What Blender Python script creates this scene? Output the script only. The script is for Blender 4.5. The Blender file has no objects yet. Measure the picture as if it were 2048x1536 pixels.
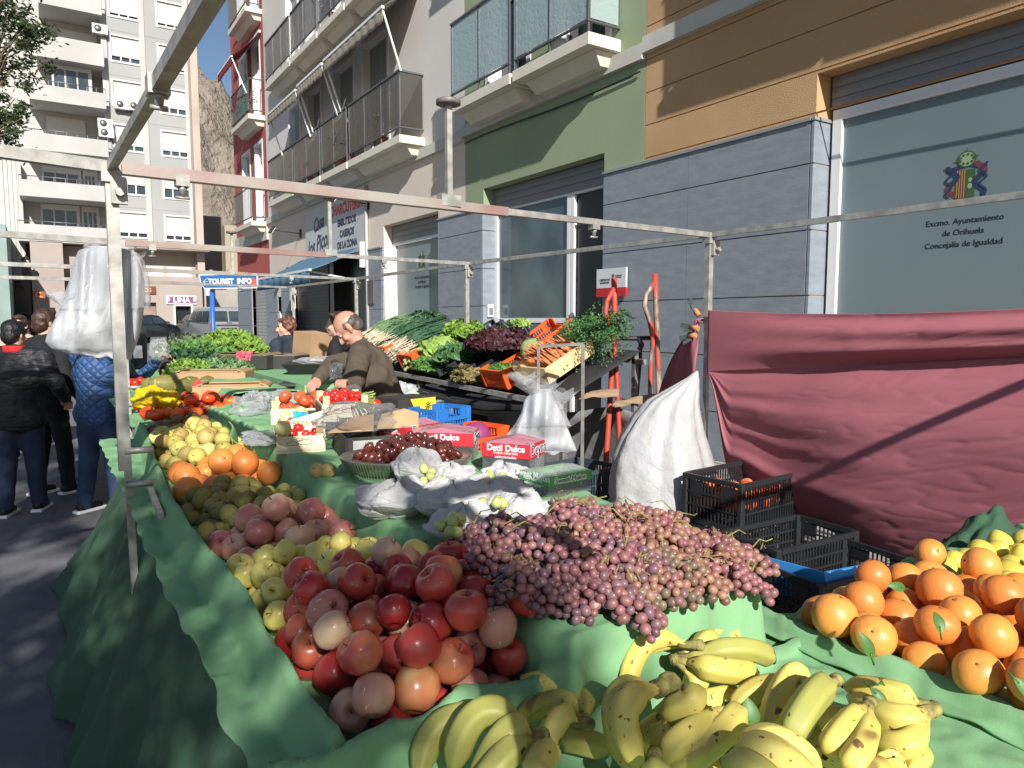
import bpy, math, random
from mathutils import Vector as V, Matrix, noise as NZ
R=math.radians; pi=math.pi
sc=bpy.context.scene; COL=sc.collection
# ---------------- camera, world, sun, exposure ----------------
FL=1440.0; PT=math.atan(128/FL); YW=math.atan(939/FL*math.cos(PT)); CH=1.6
cd=bpy.data.cameras.new('camera'); cam=bpy.data.objects.new('camera',cd); COL.objects.link(cam); sc.camera=cam
cam.location=(0,0,CH); cam.rotation_euler=(pi/2-PT,0,-YW)
cd.sensor_width=36; cd.lens=36*FL/2048; cd.clip_start=.05; cd.clip_end=2000
SUN=V((-1.12,-3.75,2.25)).normalized()
w=bpy.data.worlds.new('World'); sc.world=w; w.use_nodes=True
nt=w.node_tree; sk=nt.nodes.new('ShaderNodeTexSky'); sk.sky_type='NISHITA'; sk.sun_disc=False
sk.sun_elevation=math.asin(SUN.z); sk.sun_rotation=math.atan2(SUN.x,SUN.y); sk.altitude=50; sk.dust_density=.6; sk.ozone_density=2.0
nt.links.new(sk.outputs[0],nt.nodes['Background'].inputs[0]); nt.nodes['Background'].inputs[1].default_value=.064
sl=bpy.data.lights.new('sun','SUN'); sl.energy=5.0; sl.angle=R(.55); sl.color=(1,.965,.91)
so=bpy.data.objects.new('sun',sl); COL.objects.link(so); so.rotation_euler=SUN.to_track_quat('Z','Y').to_euler(); so.location=(-10,-30,20)
sc.view_settings.view_transform='Standard'; sc.view_settings.look='None'; sc.view_settings.exposure=.60; sc.view_settings.gamma=1
sc.render.engine='CYCLES'
try: sc.cycles.max_bounces=8; sc.cycles.transparent_max_bounces=12
except Exception: pass
# ---------------- rays: a pixel of the 2048x1536 photo to a point of the place ----------------
FW=V((math.sin(YW)*math.cos(PT),math.cos(YW)*math.cos(PT),-math.sin(PT))); RT=V((math.cos(YW),-math.sin(YW),0)); UP=RT.cross(FW)
C0=V((0,0,CH))
def ray(x,y): return FW+RT*((x-1024)/FL)-UP*((y-768)/FL)
def G(x,y,z): r=ray(x,y); return C0+r*((z-CH)/r.z)
def WX(x,y,X): r=ray(x,y); return C0+r*(X/r.x)
def WY(x,y,Y): r=ray(x,y); return C0+r*(Y/r.y)
def DD(x,y,d): return C0+ray(x,y)*d
def gz(Y): return 0 if Y<10 else .0145*(Y-10)
# ---------------- materials ----------------
MC={}
def hexc(h): 
    c=[int(h[i:i+2],16)/255 for i in (0,2,4)]
    return tuple(((x+.055)/1.055)**2.4 if x>.04 else x/12.92 for x in c)
def M(name,base,rough=.6,metal=0,var=.0,vs=6,col2=None,bump=0,bs=60,rand=0,spec=.5,trans=0,alpha=1,sub=0,stretch=(1,1,1),emis=0,coat=0,hue=0,detail=4,ior=1.45,transl=0,bdist=.002):
    """principled: base colour mixed with col2 (or a darker base) by noise, per-object random value, noise bump"""
    if name in MC: return MC[name]
    m=bpy.data.materials.new(name); MC[name]=m; m.use_nodes=True; t=m.node_tree; N=t.nodes; L=t.links
    b=N['Principled BSDF']; b.inputs['Roughness'].default_value=rough; b.inputs['Metallic'].default_value=metal
    b.inputs['Specular IOR Level'].default_value=spec; b.inputs['IOR'].default_value=ior
    if trans: b.inputs['Transmission Weight'].default_value=trans
    if coat: b.inputs['Coat Weight'].default_value=coat; b.inputs['Coat Roughness'].default_value=.15
    if sub: b.inputs['Subsurface Weight'].default_value=sub; b.inputs['Subsurface Scale'].default_value=.01; b.inputs['Subsurface Radius'].default_value=(1,.5,.3)
    if alpha<1: b.inputs['Alpha'].default_value=alpha
    tc=N.new('ShaderNodeTexCoord'); mp=N.new('ShaderNodeMapping'); mp.inputs[3].default_value=stretch; L.new(tc.outputs['Object'],mp.inputs[0])
    oi=N.new('ShaderNodeObjectInfo')
    if rand or var: 
        ad=N.new('ShaderNodeVectorMath'); ad.operation='ADD'; sc_=N.new('ShaderNodeMath'); sc_.operation='MULTIPLY'; sc_.inputs[1].default_value=37
        L.new(oi.outputs['Random'],sc_.inputs[0]); L.new(mp.outputs[0],ad.inputs[0]); 
        cb=N.new('ShaderNodeCombineXYZ'); L.new(sc_.outputs[0],cb.inputs[0]); L.new(sc_.outputs[0],cb.inputs[1]); L.new(cb.outputs[0],ad.inputs[1]); vec=ad.outputs[0]
    else: vec=mp.outputs[0]
    c1=tuple(base)[:3]; c2=tuple(col2)[:3] if col2 else tuple(x*.55 for x in c1)
    out=None
    if var:
        n=N.new('ShaderNodeTexNoise'); n.inputs['Scale'].default_value=vs; n.inputs['Detail'].default_value=detail; L.new(vec,n.inputs['Vector'])
        mr=N.new('ShaderNodeMapRange'); mr.inputs[1].default_value=.5-.22/max(var,.05)*.5 if var<1 else .42; mr.inputs[2].default_value=.5+.22/max(var,.05)*.5 if var<1 else .58
        mr.inputs[3].default_value=0; mr.inputs[4].default_value=1; L.new(n.outputs[0],mr.inputs[0])
        if var<1: mr.inputs[1].default_value=.35; mr.inputs[2].default_value=.65; mr.inputs[4].default_value=var*1.5 if var<.66 else 1
        mx=N.new('ShaderNodeMix'); mx.data_type='RGBA'; mx.inputs[6].default_value=(*c1,1); mx.inputs[7].default_value=(*c2,1); L.new(mr.outputs[0],mx.inputs[0]); out=mx.outputs[2]
    else:
        rg=N.new('ShaderNodeRGB'); rg.outputs[0].default_value=(*c1,1); out=rg.outputs[0]
    if rand or hue:
        hs=N.new('ShaderNodeHueSaturation'); L.new(out,hs.inputs['Color'])
        if rand:
            r2=N.new('ShaderNodeMapRange'); r2.inputs[3].default_value=1-rand; r2.inputs[4].default_value=1+rand*.7; L.new(oi.outputs['Random'],r2.inputs[0]); L.new(r2.outputs[0],hs.inputs['Value'])
        if hue:
            wn=N.new('ShaderNodeTexWhiteNoise'); wn.noise_dimensions='1D'; L.new(oi.outputs['Random'],wn.inputs['W'])
            r3=N.new('ShaderNodeMapRange'); r3.inputs[3].default_value=.5-hue; r3.inputs[4].default_value=.5+hue; L.new(wn.outputs[0],r3.inputs[0]); L.new(r3.outputs[0],hs.inputs['Hue'])
        out=hs.outputs[0]
    L.new(out,b.inputs['Base Color'])
    if emis: L.new(out,b.inputs['Emission Color']); b.inputs['Emission Strength'].default_value=emis
    if bump:
        n2=N.new('ShaderNodeTexNoise'); n2.inputs['Scale'].default_value=bs; n2.inputs['Detail'].default_value=4; L.new(mp.outputs[0],n2.inputs['Vector'])
        bp=N.new('ShaderNodeBump'); bp.inputs['Strength'].default_value=bump; bp.inputs['Distance'].default_value=bdist; L.new(n2.outputs[0],bp.inputs['Height']); L.new(bp.outputs[0],b.inputs['Normal'])
    if transl:
        tr=N.new('ShaderNodeBsdfTranslucent'); L.new(out,tr.inputs[0]); ms=N.new('ShaderNodeMixShader'); ms.inputs[0].default_value=transl
        L.new(b.outputs[0],ms.inputs[1]); L.new(tr.outputs[0],ms.inputs[2]); L.new(ms.outputs[0],N['Material Output'].inputs[0])
    return m
def film(name,col,op=.3,rough=.15):
    """thin clear plastic: mostly see-through with glossy glints"""
    if name in MC: return MC[name]
    m=bpy.data.materials.new(name); MC[name]=m; m.use_nodes=True; t=m.node_tree; N=t.nodes; L=t.links
    b=N['Principled BSDF']; b.inputs['Base Color'].default_value=(*col,1); b.inputs['Roughness'].default_value=rough; b.inputs['Specular IOR Level'].default_value=.8
    tr=N.new('ShaderNodeBsdfTransparent'); tr.inputs[0].default_value=(*[min(1,.6+c*.4) for c in col],1)
    fr=N.new('ShaderNodeLayerWeight'); fr.inputs[0].default_value=.35
    mr=N.new('ShaderNodeMapRange'); mr.inputs[3].default_value=op; mr.inputs[4].default_value=min(1,op+.45); L.new(fr.outputs['Facing'],mr.inputs[0])
    ms=N.new('ShaderNodeMixShader'); L.new(mr.outputs[0],ms.inputs[0]); L.new(tr.outputs[0],ms.inputs[1]); L.new(b.outputs[0],ms.inputs[2]); L.new(ms.outputs[0],N['Material Output'].inputs[0])
    n2=N.new('ShaderNodeTexNoise'); n2.inputs['Scale'].default_value=22; tc=N.new('ShaderNodeTexCoord'); L.new(tc.outputs['Object'],n2.inputs['Vector'])
    bp=N.new('ShaderNodeBump'); bp.inputs['Strength'].default_value=.7; bp.inputs['Distance'].default_value=.01; L.new(n2.outputs[0],bp.inputs['Height']); L.new(bp.outputs[0],b.inputs['Normal'])
    return m
# ---------------- mesh builder ----------------
def rotm(rx=0,ry=0,rz=0): return (Matrix.Rotation(rz,3,'Z')@Matrix.Rotation(ry,3,'Y')@Matrix.Rotation(rx,3,'X'))
class B:
    def __init__(s): s.v=[];s.f=[];s.sm=[];s.mi=[];s.cm=0
    def add(s,vs,fs,smooth=False):
        o=len(s.v); s.v+=[tuple(x) for x in vs]; s.f+=[tuple(i+o for i in f) for f in fs]; s.sm+=[smooth]*len(fs); s.mi+=[s.cm]*len(fs); return s
    def box(s,c,sz,r=None,bev=0):
        c=V(c); hx,hy,hz=[a/2 for a in sz]
        if bev:
            e=bev; vs=[];fs=[]
            # octagonal-section box: bevelled vertical edges and top
            prof=[(hx-e,-hy),(hx,-hy+e),(hx,hy-e),(hx-e,hy),(-hx+e,hy),(-hx,hy-e),(-hx,-hy+e),(-hx+e,-hy)]
            for zz,k in ((-hz,1),(hz-e,1),(hz,0)):
                for x,y in prof:
                    if not k: x*=(hx-e)/hx if hx>e else .5; y*=(hy-e)/hy if hy>e else .5
                    vs.append(V((x,y,zz)))
            for j in range(2):
                for i in range(8): fs.append((j*8+i,j*8+(i+1)%8,(j+1)*8+(i+1)%8,(j+1)*8+i))
            fs.append(tuple(range(7,-1,-1))); fs.append(tuple(range(16,24)))
        else:
            vs=[V((x*hx,y*hy,z*hz)) for x in(-1,1) for y in(-1,1) for z in(-1,1)]
            fs=[(0,1,3,2),(4,6,7,5),(0,4,5,1),(2,3,7,6),(0,2,6,4),(1,5,7,3)]
        if r is not None: vs=[r@v for v in vs]
        return s.add([v+c for v in vs],fs)
    def bx(s,x0,x1,y0,y1,z0,z1): return s.box(((x0+x1)/2,(y0+y1)/2,(z0+z1)/2),(abs(x1-x0),abs(y1-y0),abs(z1-z0)))
    def tube(s,pts,r,n=8,caps=True,smooth=True,closed=False):
        pts=[V(p) for p in pts]; m=len(pts); rs=r if isinstance(r,(list,tuple)) else [r]*m
        vs=[];fs=[]; up=None
        for i,p in enumerate(pts):
            if closed: d=pts[(i+1)%m]-pts[i-1]
            else: d=(pts[min(i+1,m-1)]-pts[max(i-1,0)])
            d=d.normalized() if d.length>1e-9 else V((0,0,1))
            if up is None: up=V((0,0,1)) if abs(d.z)<.9 else V((1,0,0))
            a=d.cross(up); a=a.normalized() if a.length>1e-6 else V((1,0,0)); bb=a.cross(d).normalized(); up=bb
            for k in range(n):
                t=2*pi*(k+.5)/n; vs.append(p+a*math.cos(t)*rs[i]+bb*math.sin(t)*rs[i])
        for i in range(m if closed else m-1):
            for k in range(n):
                j=(i+1)%m; fs.append((i*n+k,i*n+(k+1)%n,j*n+(k+1)%n,j*n+k))
        s.add(vs,fs,smooth and n>4)
        if caps and not closed:
            o=len(s.v)-len(vs); s.f.append(tuple(o+k for k in range(n-1,-1,-1))); s.f.append(tuple(o+(m-1)*n+k for k in range(n))); s.sm+=[False]*2; s.mi+=[s.cm]*2
        return s
    def bar(s,a,b,w=.04,h=None):
        """square-section bar"""
        a=V(a);b=V(b); d=(b-a); L=d.length; h=h or w; q=d.to_track_quat('Z','Y').to_matrix()
        if abs(d.normalized().z)<.99:
            z=d.normalized(); x=z.cross(V((0,0,1))).normalized(); y=z.cross(x); q=Matrix((x,y,z)).transposed()
        return s.box((a+b)/2,(w,h,L),q)
    def lathe(s,prof,n=16,mat=None,loc=(0,0,0),wob=0,seed=0):
        loc=V(loc); vs=[];fs=[]; m=len(prof)
        for i,(r,z) in enumerate(prof):
            for k in range(n):
                a=2*pi*k/n; rr=r*(1+wob*NZ.noise(V((math.cos(a)*1.2+seed*7,math.sin(a)*1.2,z*14+seed)))) if wob else r
                v=V((rr*math.cos(a),rr*math.sin(a),z)); vs.append((mat@v if mat else v)+loc)
        for i in range(m-1):
            for k in range(n): fs.append((i*n+k,i*n+(k+1)%n,(i+1)*n+(k+1)%n,(i+1)*n+k))
        fs.append(tuple(range(n-1,-1,-1))); fs.append(tuple((m-1)*n+k for k in range(n)))
        return s.add(vs,fs,True)
    def ball(s,c,r,n=12,m=8,mat=None):
        sx,sy,sz=r if isinstance(r,(tuple,list)) else (r,r,r); c=V(c); vs=[V((0,0,-1))];fs=[]
        for i in range(1,m):
            t=-pi/2+pi*i/m
            for k in range(n): a=2*pi*k/n; vs.append(V((math.cos(t)*math.cos(a),math.cos(t)*math.sin(a),math.sin(t))))
        vs.append(V((0,0,1)))
        for k in range(n): fs.append((0,1+(k+1)%n,1+k))
        for i in range(m-2):
            for k in range(n): o=1+i*n; fs.append((o+k,o+(k+1)%n,o+n+(k+1)%n,o+n+k))
        o=1+(m-2)*n; T=len(vs)-1
        for k in range(n): fs.append((o+k,o+(k+1)%n,T))
        out=[]
        for v in vs:
            v=V((v.x*sx,v.y*sy,v.z*sz)); v=mat@v if mat else v; out.append(v+c)
        return s.add(out,fs,True)
    def cap(s,a,b,ra,rb,n=10):
        """tapered capsule"""
        a=V(a);b=V(b); s.ball(a,ra,n,6); s.ball(b,rb,n,6); return s.tube([a,b],[ra,rb],n)
    def grid(s,fn,nu,nv,smooth=True,wrapu=False):
        vs=[fn(i/nu,j/nv) for j in range(nv+1) for i in range(nu+(0 if wrapu else 1))]; W=nu if wrapu else nu+1; fs=[]
        for j in range(nv):
            for i in range(nu): fs.append((j*W+i,j*W+(i+1)%W,(j+1)*W+(i+1)%W,(j+1)*W+i))
        return s.add(vs,fs,smooth)
    def quad(s,a,b,c,d): return s.add([a,b,c,d],[(0,1,2,3)])
    def prism(s,pts,e):
        """flat outline pushed along e"""
        e=V(e); p=[V(q) for q in pts]; n=len(p)
        return s.add(p+[q+e for q in p],[tuple(range(n-1,-1,-1)),tuple(range(n,2*n))]+[(i,(i+1)%n,n+(i+1)%n,n+i) for i in range(n)])
    def build(s,name,mat,parent=None,w=True,loc=None):
        me=bpy.data.meshes.new(name); vs=s.v
        if parent is not None and w:
            o=parent; L=V((0,0,0))
            while o: L+=V(o.location); o=o.parent
            vs=[(x-L.x,y-L.y,z-L.z) for x,y,z in vs]
        me.from_pydata([tuple(v) for v in vs],[],s.f); me.polygons.foreach_set('use_smooth',s.sm)
        for q in (mat if isinstance(mat,(list,tuple)) else [mat]): me.materials.append(q)
        if any(s.mi): me.polygons.foreach_set('material_index',s.mi)
        me.update(); o=bpy.data.objects.new(name,me); COL.objects.link(o)
        if loc: o.location=loc
        if parent is not None: o.parent=parent
        return o
def tag(o,label,cat,group=None,kind=None):
    if label: o['label']=label
    if cat: o['category']=cat
    if group: o['group']=group
    if kind: o['kind']=kind
    return o
def thing(name,label,cat,loc=(0,0,0),rz=0,group=None):
    o=bpy.data.objects.new(name,None); COL.objects.link(o); o.location=loc; o.rotation_euler=(0,0,rz); o.empty_display_size=.1
    return tag(o,label,cat,group)
def struct(o): o['kind']='structure'; return o
def KIDS(o): return [c for c in o.children]
def dup(o,loc=None,rot=None,label=None,group=None,scale=None,parent=None,mats=None):
    c=o.copy(); COL.objects.link(c)
    if parent is not None: c.parent=parent
    if loc is not None: c.location=loc
    if rot is not None: c.rotation_euler=rot
    if scale is not None: c.scale=(scale,)*3 if not isinstance(scale,tuple) else scale
    if label: c['label']=label
    if group: c['group']=group
    for k in KIDS(o): dup(k,parent=c)
    return c
def remesh(o,vox,sm=4,disp=0,ds=.1):
    m=o.modifiers.new('r','REMESH'); m.mode='VOXEL'; m.voxel_size=vox; m.use_smooth_shade=True
    m=o.modifiers.new('s','SMOOTH'); m.iterations=sm; m.factor=.5
    if disp:
        t=bpy.data.textures.new('fold','CLOUDS'); t.noise_scale=ds; t.noise_depth=3
        m=o.modifiers.new('d','DISPLACE'); m.texture=t; m.strength=disp; m.mid_level=.5; m.texture_coords='LOCAL'
    return o
def solid(o,t,off=0):
    m=o.modifiers.new('t','SOLIDIFY'); m.thickness=t; m.offset=off; return o
def text(name,body,mat,size,origin,xdir,ydir,parent,ext=.002,font=None,align='CENTER',sx=1,w=True,bold=0):
    """lettering as a mesh object on the plane origin+xdir,ydir"""
    cu=bpy.data.curves.new(name,'FONT'); cu.body=body; cu.size=size; cu.extrude=ext; cu.align_x=align; cu.resolution_u=3; cu.offset=bold
    t=bpy.data.objects.new('t',cu); COL.objects.link(t); dg=bpy.context.evaluated_depsgraph_get(); me=bpy.data.meshes.new_from_object(t.evaluated_get(dg)); 
    COL.objects.unlink(t); bpy.data.objects.remove(t); bpy.data.curves.remove(cu)
    x=V(xdir).normalized()*sx; y=V(ydir).normalized(); z=V(xdir).cross(V(ydir)).normalized(); o0=V(origin)
    if parent is not None and w:
        o=parent
        while o: o0=o0-V(o.location); o=o.parent
    for v in me.vertices: c=v.co.copy(); v.co=o0+x*c.x+y*c.y+z*c.z
    me.materials.clear(); me.materials.append(mat); ob=bpy.data.objects.new(name,me); COL.objects.link(ob)
    if parent is not None: ob.parent=parent
    return ob
rnd=random.Random(7)
def U(a,b): return rnd.uniform(a,b)
def fbm(x,y,z=0,s=1): return NZ.fractal(V((x*s,y*s,z*s)),1,2,4)
def sstep(a,b,x):
    t=max(0,min(1,(x-a)/(b-a))); return t*t*(3-2*t)
ORD=['','first','second','third','fourth','fifth','sixth','seventh','eighth','ninth','tenth','eleventh','twelfth','thirteenth','fourteenth','fifteenth','sixteenth','seventeenth','eighteenth','nineteenth','twentieth']
def od(i): return ORD[i] if i<len(ORD) else '%dth'%i
# ======================= materials of the place =======================
m_asph=M('asphalt',hexc('6e6d70'),.9,var=.5,vs=3,col2=hexc('58585c'),bump=.5,bs=180)
m_pave=M('paving',hexc('a39c94'),.85,var=.5,vs=2,col2=hexc('8b857f'),bump=.3,bs=120)
m_joint=M('joint',hexc('55514d'),.9)
m_orange=M('ochre_render',hexc('b99870'),.9,var=.5,vs=.9,col2=hexc('a98760'),bump=.9,bs=95,bdist=.006)
m_green=M('green_render',hexc('8c9a7c'),.9,var=.35,vs=1.0,col2=hexc('818f71'),bump=.7,bs=110,bdist=.004)
m_cream=M('cream_render',hexc('cecac4'),.9,var=.35,vs=.8,col2=hexc('c2bdb6'),bump=.4,bs=60)
m_pink=M('pinkish_render',hexc('d2c5b8'),.9,var=.3,vs=.9,col2=hexc('c4b6a8'),bump=.4,bs=60)
m_red=M('red_render',hexc('a5534c'),.9,var=.3,vs=.8,col2=hexc('97473f'),bump=.4,bs=60)
m_conc=M('cast_stone',hexc('bdbbb2'),.85,var=.4,vs=3,col2=hexc('a8a79f'),bump=.3,bs=80)
m_conc2=M('cream_stone',hexc('cfcabb'),.85,var=.3,vs=3,col2=hexc('bdb8a8'),bump=.3,bs=80)
m_slate=M('slate_tile',hexc('848b93'),.5,var=.45,vs=4.5,col2=hexc('727a83'),bump=.25,bs=14,stretch=(1,1,3.2),detail=12,bdist=.006)
m_slatecap=M('slate_cap',hexc('84888a'),.6)
m_white=M('white_frame',hexc('d9dbdb'),.45)
m_shut=M('shutter_grey',hexc('7e7f80'),.5,metal=.3)
m_shutw=M('white_shutter',hexc('e3e1dc'),.6,var=.2,vs=1)
m_frost=M('frosted_glass',hexc('748284'),.22,var=.3,vs=.5,col2=hexc('5e6d70'),spec=.6)
m_dark=M('dark_interior',hexc('25282b'),.3,var=.4,vs=1.5,col2=hexc('14171a'))
m_dglass=M('window_glass',hexc('3e4a4f'),.08,var=.5,vs=1.2,col2=hexc('20282c'),spec=.8)
m_smoke=film('smoked_glass',hexc('55524c'),.38,.08)
m_sea=film('sea_glass',hexc('9fb0ae'),.70,.12)
m_alu=M('aluminium',hexc('8e9296'),.4,metal=.6)
m_galv=M('galvanised_steel',hexc('b1afa8'),.5,metal=.45,var=.6,vs=18,col2=hexc('8b8a84'),bump=.2,bs=90)
m_black=M('black_metal',hexc('2a2a2b'),.5,metal=.3)
m_lc=M('lettering_dark',hexc('1d2226'),.6); m_lred=M('lettering_red',hexc('c8322f'),.5); m_lw=M('lettering_white',hexc('eeeeee'),.5)
m_lblue=M('lettering_navy',hexc('2a3146'),.5)
X0=6.04
# ======================= ground =======================
b=B()
def gnd(u,v):
    x=-60+u*160; y=-30+v*330; return V((x,y,gz(y)))
b.grid(gnd,16,33); g=b.build('street',m_asph); struct(g)
b=B(); b.bx(4.3,X0,-20,28.2,.0,.10); b.v=[(x,y,z+gz(y)*1.0) for x,y,z in b.v]
# long slab follows the ramp: split in lengths
b=B()
for i in range(24):
    y0=-20+2*i; z0,z1=gz(y0),gz(y0+2)
    b.add([(4.3,y0,z0-.02),(X0+.3,y0,z0-.02),(X0+.3,y0+2,z1-.02),(4.3,y0+2,z1-.02),(4.3,y0,z0+.09),(X0+.3,y0,z0+.09),(X0+.3,y0+2,z1+.09),(4.3,y0+2,z1+.09)],[(4,5,6,7),(0,4,7,3)])
struct(b.build('pavement',m_pave))
b=B()
for i in range(60):
    y=-6+.4*i; b.quad((4.3,y,gz(y)+.095),(X0,y,gz(y)+.095),(X0,y+.012,gz(y)+.095),(4.3,y+.012,gz(y)+.095))
for x in (4.32,4.7,5.1,5.5,5.9):
    for i in range(12):
        y=-6+2*i; b.quad((x,y,gz(y)+.0965),(x+.012,y,gz(y)+.0965),(x+.012,y+2,gz(y+2)+.0965),(x,y+2,gz(y+2)+.0965))
struct(b.build('pavement_joints',m_joint))
# hill behind the town
m_hill=M('rocky_hill',hexc('94877a'),.95,var=.9,vs=.16,col2=hexc('6d665a'),bump=1,bs=.9,detail=10,bdist=1.5)
b=B()
def hill(u,v):
    a=R(-30+u*75); r=110+v*170; x=math.sin(a)*r; y=math.cos(a)*r
    ridge=66+16*math.sin(a*7+2.0)+10*math.sin(a*17)
    z=ridge*sstep(0,.62,v)*(1-.25*sstep(.62,1,v)); z+=14*(NZ.fractal(V((x*.025,y*.025,3)),1,2,6))*sstep(0,.3,v)
    z+=5*NZ.fractal(V((x*.11,y*.11,z*.06)),1,2,5)*sstep(0,.3,v)
    return V((x,y,z+.5))
b.grid(hill,260,150); struct(b.build('hill',m_hill))
# ======================= wall helpers (facade plane X = const, looking -X) =======================
def wallX(b,X,y0,y1,z0,z1,holes,dep=.28):
    ys=sorted({y0,y1}|{h[0] for h in holes}|{h[1] for h in holes}); zs=sorted({z0,z1}|{h[2] for h in holes}|{h[3] for h in holes})
    ys=[y for y in ys if y0<=y<=y1]; zs=[z for z in zs if z0<=z<=z1]
    for i in range(len(ys)-1):
        for j in range(len(zs)-1):
            cy=(ys[i]+ys[i+1])/2; cz=(zs[j]+zs[j+1])/2
            if any(h[0]<cy<h[1] and h[2]<cz<h[3] for h in holes): continue
            b.quad((X,ys[i],zs[j]),(X,ys[i],zs[j+1]),(X,ys[i+1],zs[j+1]),(X,ys[i+1],zs[j]))
    for a,c,d,e in holes:
        b.quad((X,a,d),(X+dep,a,d),(X+dep,a,e),(X,a,e)); b.quad((X,c,d),(X,c,e),(X+dep,c,e),(X+dep,c,d))
        b.quad((X,a,e),(X+dep,a,e),(X+dep,c,e),(X,c,e)); b.quad((X,a,d),(X,c,d),(X+dep,c,d),(X+dep,a,d))
def win_frame(b,X,y0,y1,z0,z1,t=.06,d=.05,mull=(),trans=()):
    b.bx(X,X+d,y0,y0+t,z0,z1); b.bx(X,X+d,y1-t,y1,z0,z1); b.bx(X,X+d,y0+t,y1-t,z0,z0+t); b.bx(X,X+d,y0+t,y1-t,z1-t,z1)
    for m_ in mull: b.bx(X+.003,X+d,m_-t/2,m_+t/2,z0+t,z1-t)
def slats(b,X,y0,y1,z0,z1,p=.06):
    n=max(1,int((z1-z0)/p)); h=(z1-z0)/n
    for i in range(n):
        za=z0+i*h; b.add([(X,y0,za),(X,y1,za),(X-.0035,y1,za+h*.5),(X-.0035,y0,za+h*.5),(X,y1,za+h*.93),(X,y0,za+h*.93)],[(0,1,2,3),(3,2,4,5)])
    b.quad((X+.012,y0,z0),(X+.012,y1,z0),(X+.012,y1,z1),(X+.012,y0,z1))
def tall_window(par,y0,y1,z0,z1,X=X0,shut=.35,dep=.2,white=True):
    b=B(); win_frame(b,X+dep-.06,y0,y1,z0,z1,.07,.06,mull=((y0+y1)/2,)); f=b.build('window',m_white,par)
    b=B(); b.bx(X+.001,X+dep,y1-.012,y1-.001,z0,z1); b.bx(X+.001,X+dep,y0+.001,y0+.012,z0,z1); b.bx(X+.001,X+dep,y0+.013,y1-.013,z1-.012,z1-.001); b.build('reveal',M('white_surround',hexc('d8d6d4'),.8),f)
    b=B(); b.quad((X+dep-.02,y0,z0),(X+dep-.02,y0,z1),(X+dep-.02,y1,z1),(X+dep-.02,y1,z0)); b.build('glass',m_dglass,f)
    if shut>0: b=B(); slats(b,X+dep-.065,y0+.05,y1-.05,z1-(z1-z0)*shut,z1-.03); b.build('shutter',m_shut if not white else M('grey_shutter',hexc('8d9092'),.6),f)
    # painted surround standing 2 cm proud
    if white:
        b=B(); e=.10
        b.bx(X-.02,X+.02,y0-e,y0-.001,z0,z1+e); b.bx(X-.02,X+.02,y1+.001,y1+e,z0,z1+e); b.bx(X-.02,X+.02,y0,y1,z1+.001,z1+e); b.build('surround',M('white_surround',hexc('d8d6d4'),.8),f)
def slate(par,y0,y1,z0,z1,X=X0,tile=(1.5,.605),name='slate_cladding',ret=None):
    b=B(); z=z0; j=0
    while z<z1-.02:
        ze=min(z+tile[1]-.012,z1); y=y0
        while y<y1-.01:
            ye=min(y+tile[0]-.006,y1); b.bx(X-.035,X-.004,y,ye,z,ze); y=ye+.006
        if ret is not None: b.bx(X-.034,X+.26,ret-.03,ret-.002,z,ze)
        z+=tile[1]; j+=1
    b.build(name,m_slate,par)
    b=B(); b.bx(X-.055,X,y0-.01,y1+.01,z1+.002,z1+.03)
    if ret is not None: b.bx(X-.05,X+.26,ret-.045,ret-.012,z1+.003,z1+.031)
    b.build('cladding_cap',m_slatecap,par)
def body(par,b,y0,y1,zt,mat,Xb=14):
    """the block behind the facade"""
    b.quad((X0,y0,-.3),(Xb,y0,-.3),(Xb,y0,zt),(X0,y0,zt)); b.quad((X0,y1,-.3),(X0,y1,zt),(Xb,y1,zt),(Xb,y1,-.3)); b.quad((X0,y0,zt),(Xb,y0,zt),(Xb,y1,zt),(X0,y1,zt)); b.quad((Xb,y0,-.3),(Xb,y1,-.3),(Xb,y1,zt),(Xb,y0,zt))
    return b.build('wall',mat,par)
# ======================= ochre building =======================
ob=thing('ochre_building','ochre rendered building with grooved wall, grey slate base and a huge frosted street window','building',(X0,0,0))
b=B(); oh=[(.2,4.18,.32,3.84)]
lv=[-.3,3.5]+[3.875+.372*i for i in range(0,26)]
for i in range(len(lv)-1):
    hh=[(h[0],h[1],max(h[2],lv[i]),min(h[3],lv[i+1])) for h in oh if h[3]>lv[i] and h[2]<lv[i+1]]
    z1=lv[i+1]-.014
    hh=[(a,c,d,min(e,z1)) if e<lv[i+1]-.02 else (a,c,d,z1) for a,c,d,e in hh]
    if lv[i]==3.5: z1=3.861
    wallX(b,X0,-9,6.43,lv[i],z1,[])if not hh else None
    if hh:
        a,c,d,e=hh[0]
        for ya,yb in ((-9,a),(c,6.43)): b.quad((X0,ya,lv[i]),(X0,ya,z1),(X0,yb,z1),(X0,yb,lv[i]))
        if e<z1: b.quad((X0,a,e),(X0,a,z1),(X0,c,z1),(X0,c,e))
        if d>lv[i]: b.quad((X0,a,lv[i]),(X0,a,d),(X0,c,d),(X0,c,lv[i]))
    b.quad((X0,-9,z1),(X0+.014,-9,z1),(X0+.014,6.43,z1),(X0,6.43,z1)); b.quad((X0,-9,z1+.014),(X0,6.43,z1+.014),(X0+.014,6.43,z1+.014),(X0+.014,-9,z1+.014))
    b.quad((X0+.014,-9,z1),(X0+.014,-9,z1+.014),(X0+.014,6.43,z1+.014),(X0+.014,6.43,z1))
for a,c,d,e in oh:
    b.quad((X0,a,d),(X0+.3,a,d),(X0+.3,a,e),(X0,a,e)); b.quad((X0,c,d),(X0,c,e),(X0+.3,c,e),(X0+.3,c,d)); b.quad((X0,a,e),(X0+.3,a,e),(X0+.3,c,e),(X0,c,e)); b.quad((X0,a,d),(X0,c,d),(X0+.3,c,d),(X0+.3,a,d))
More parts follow.
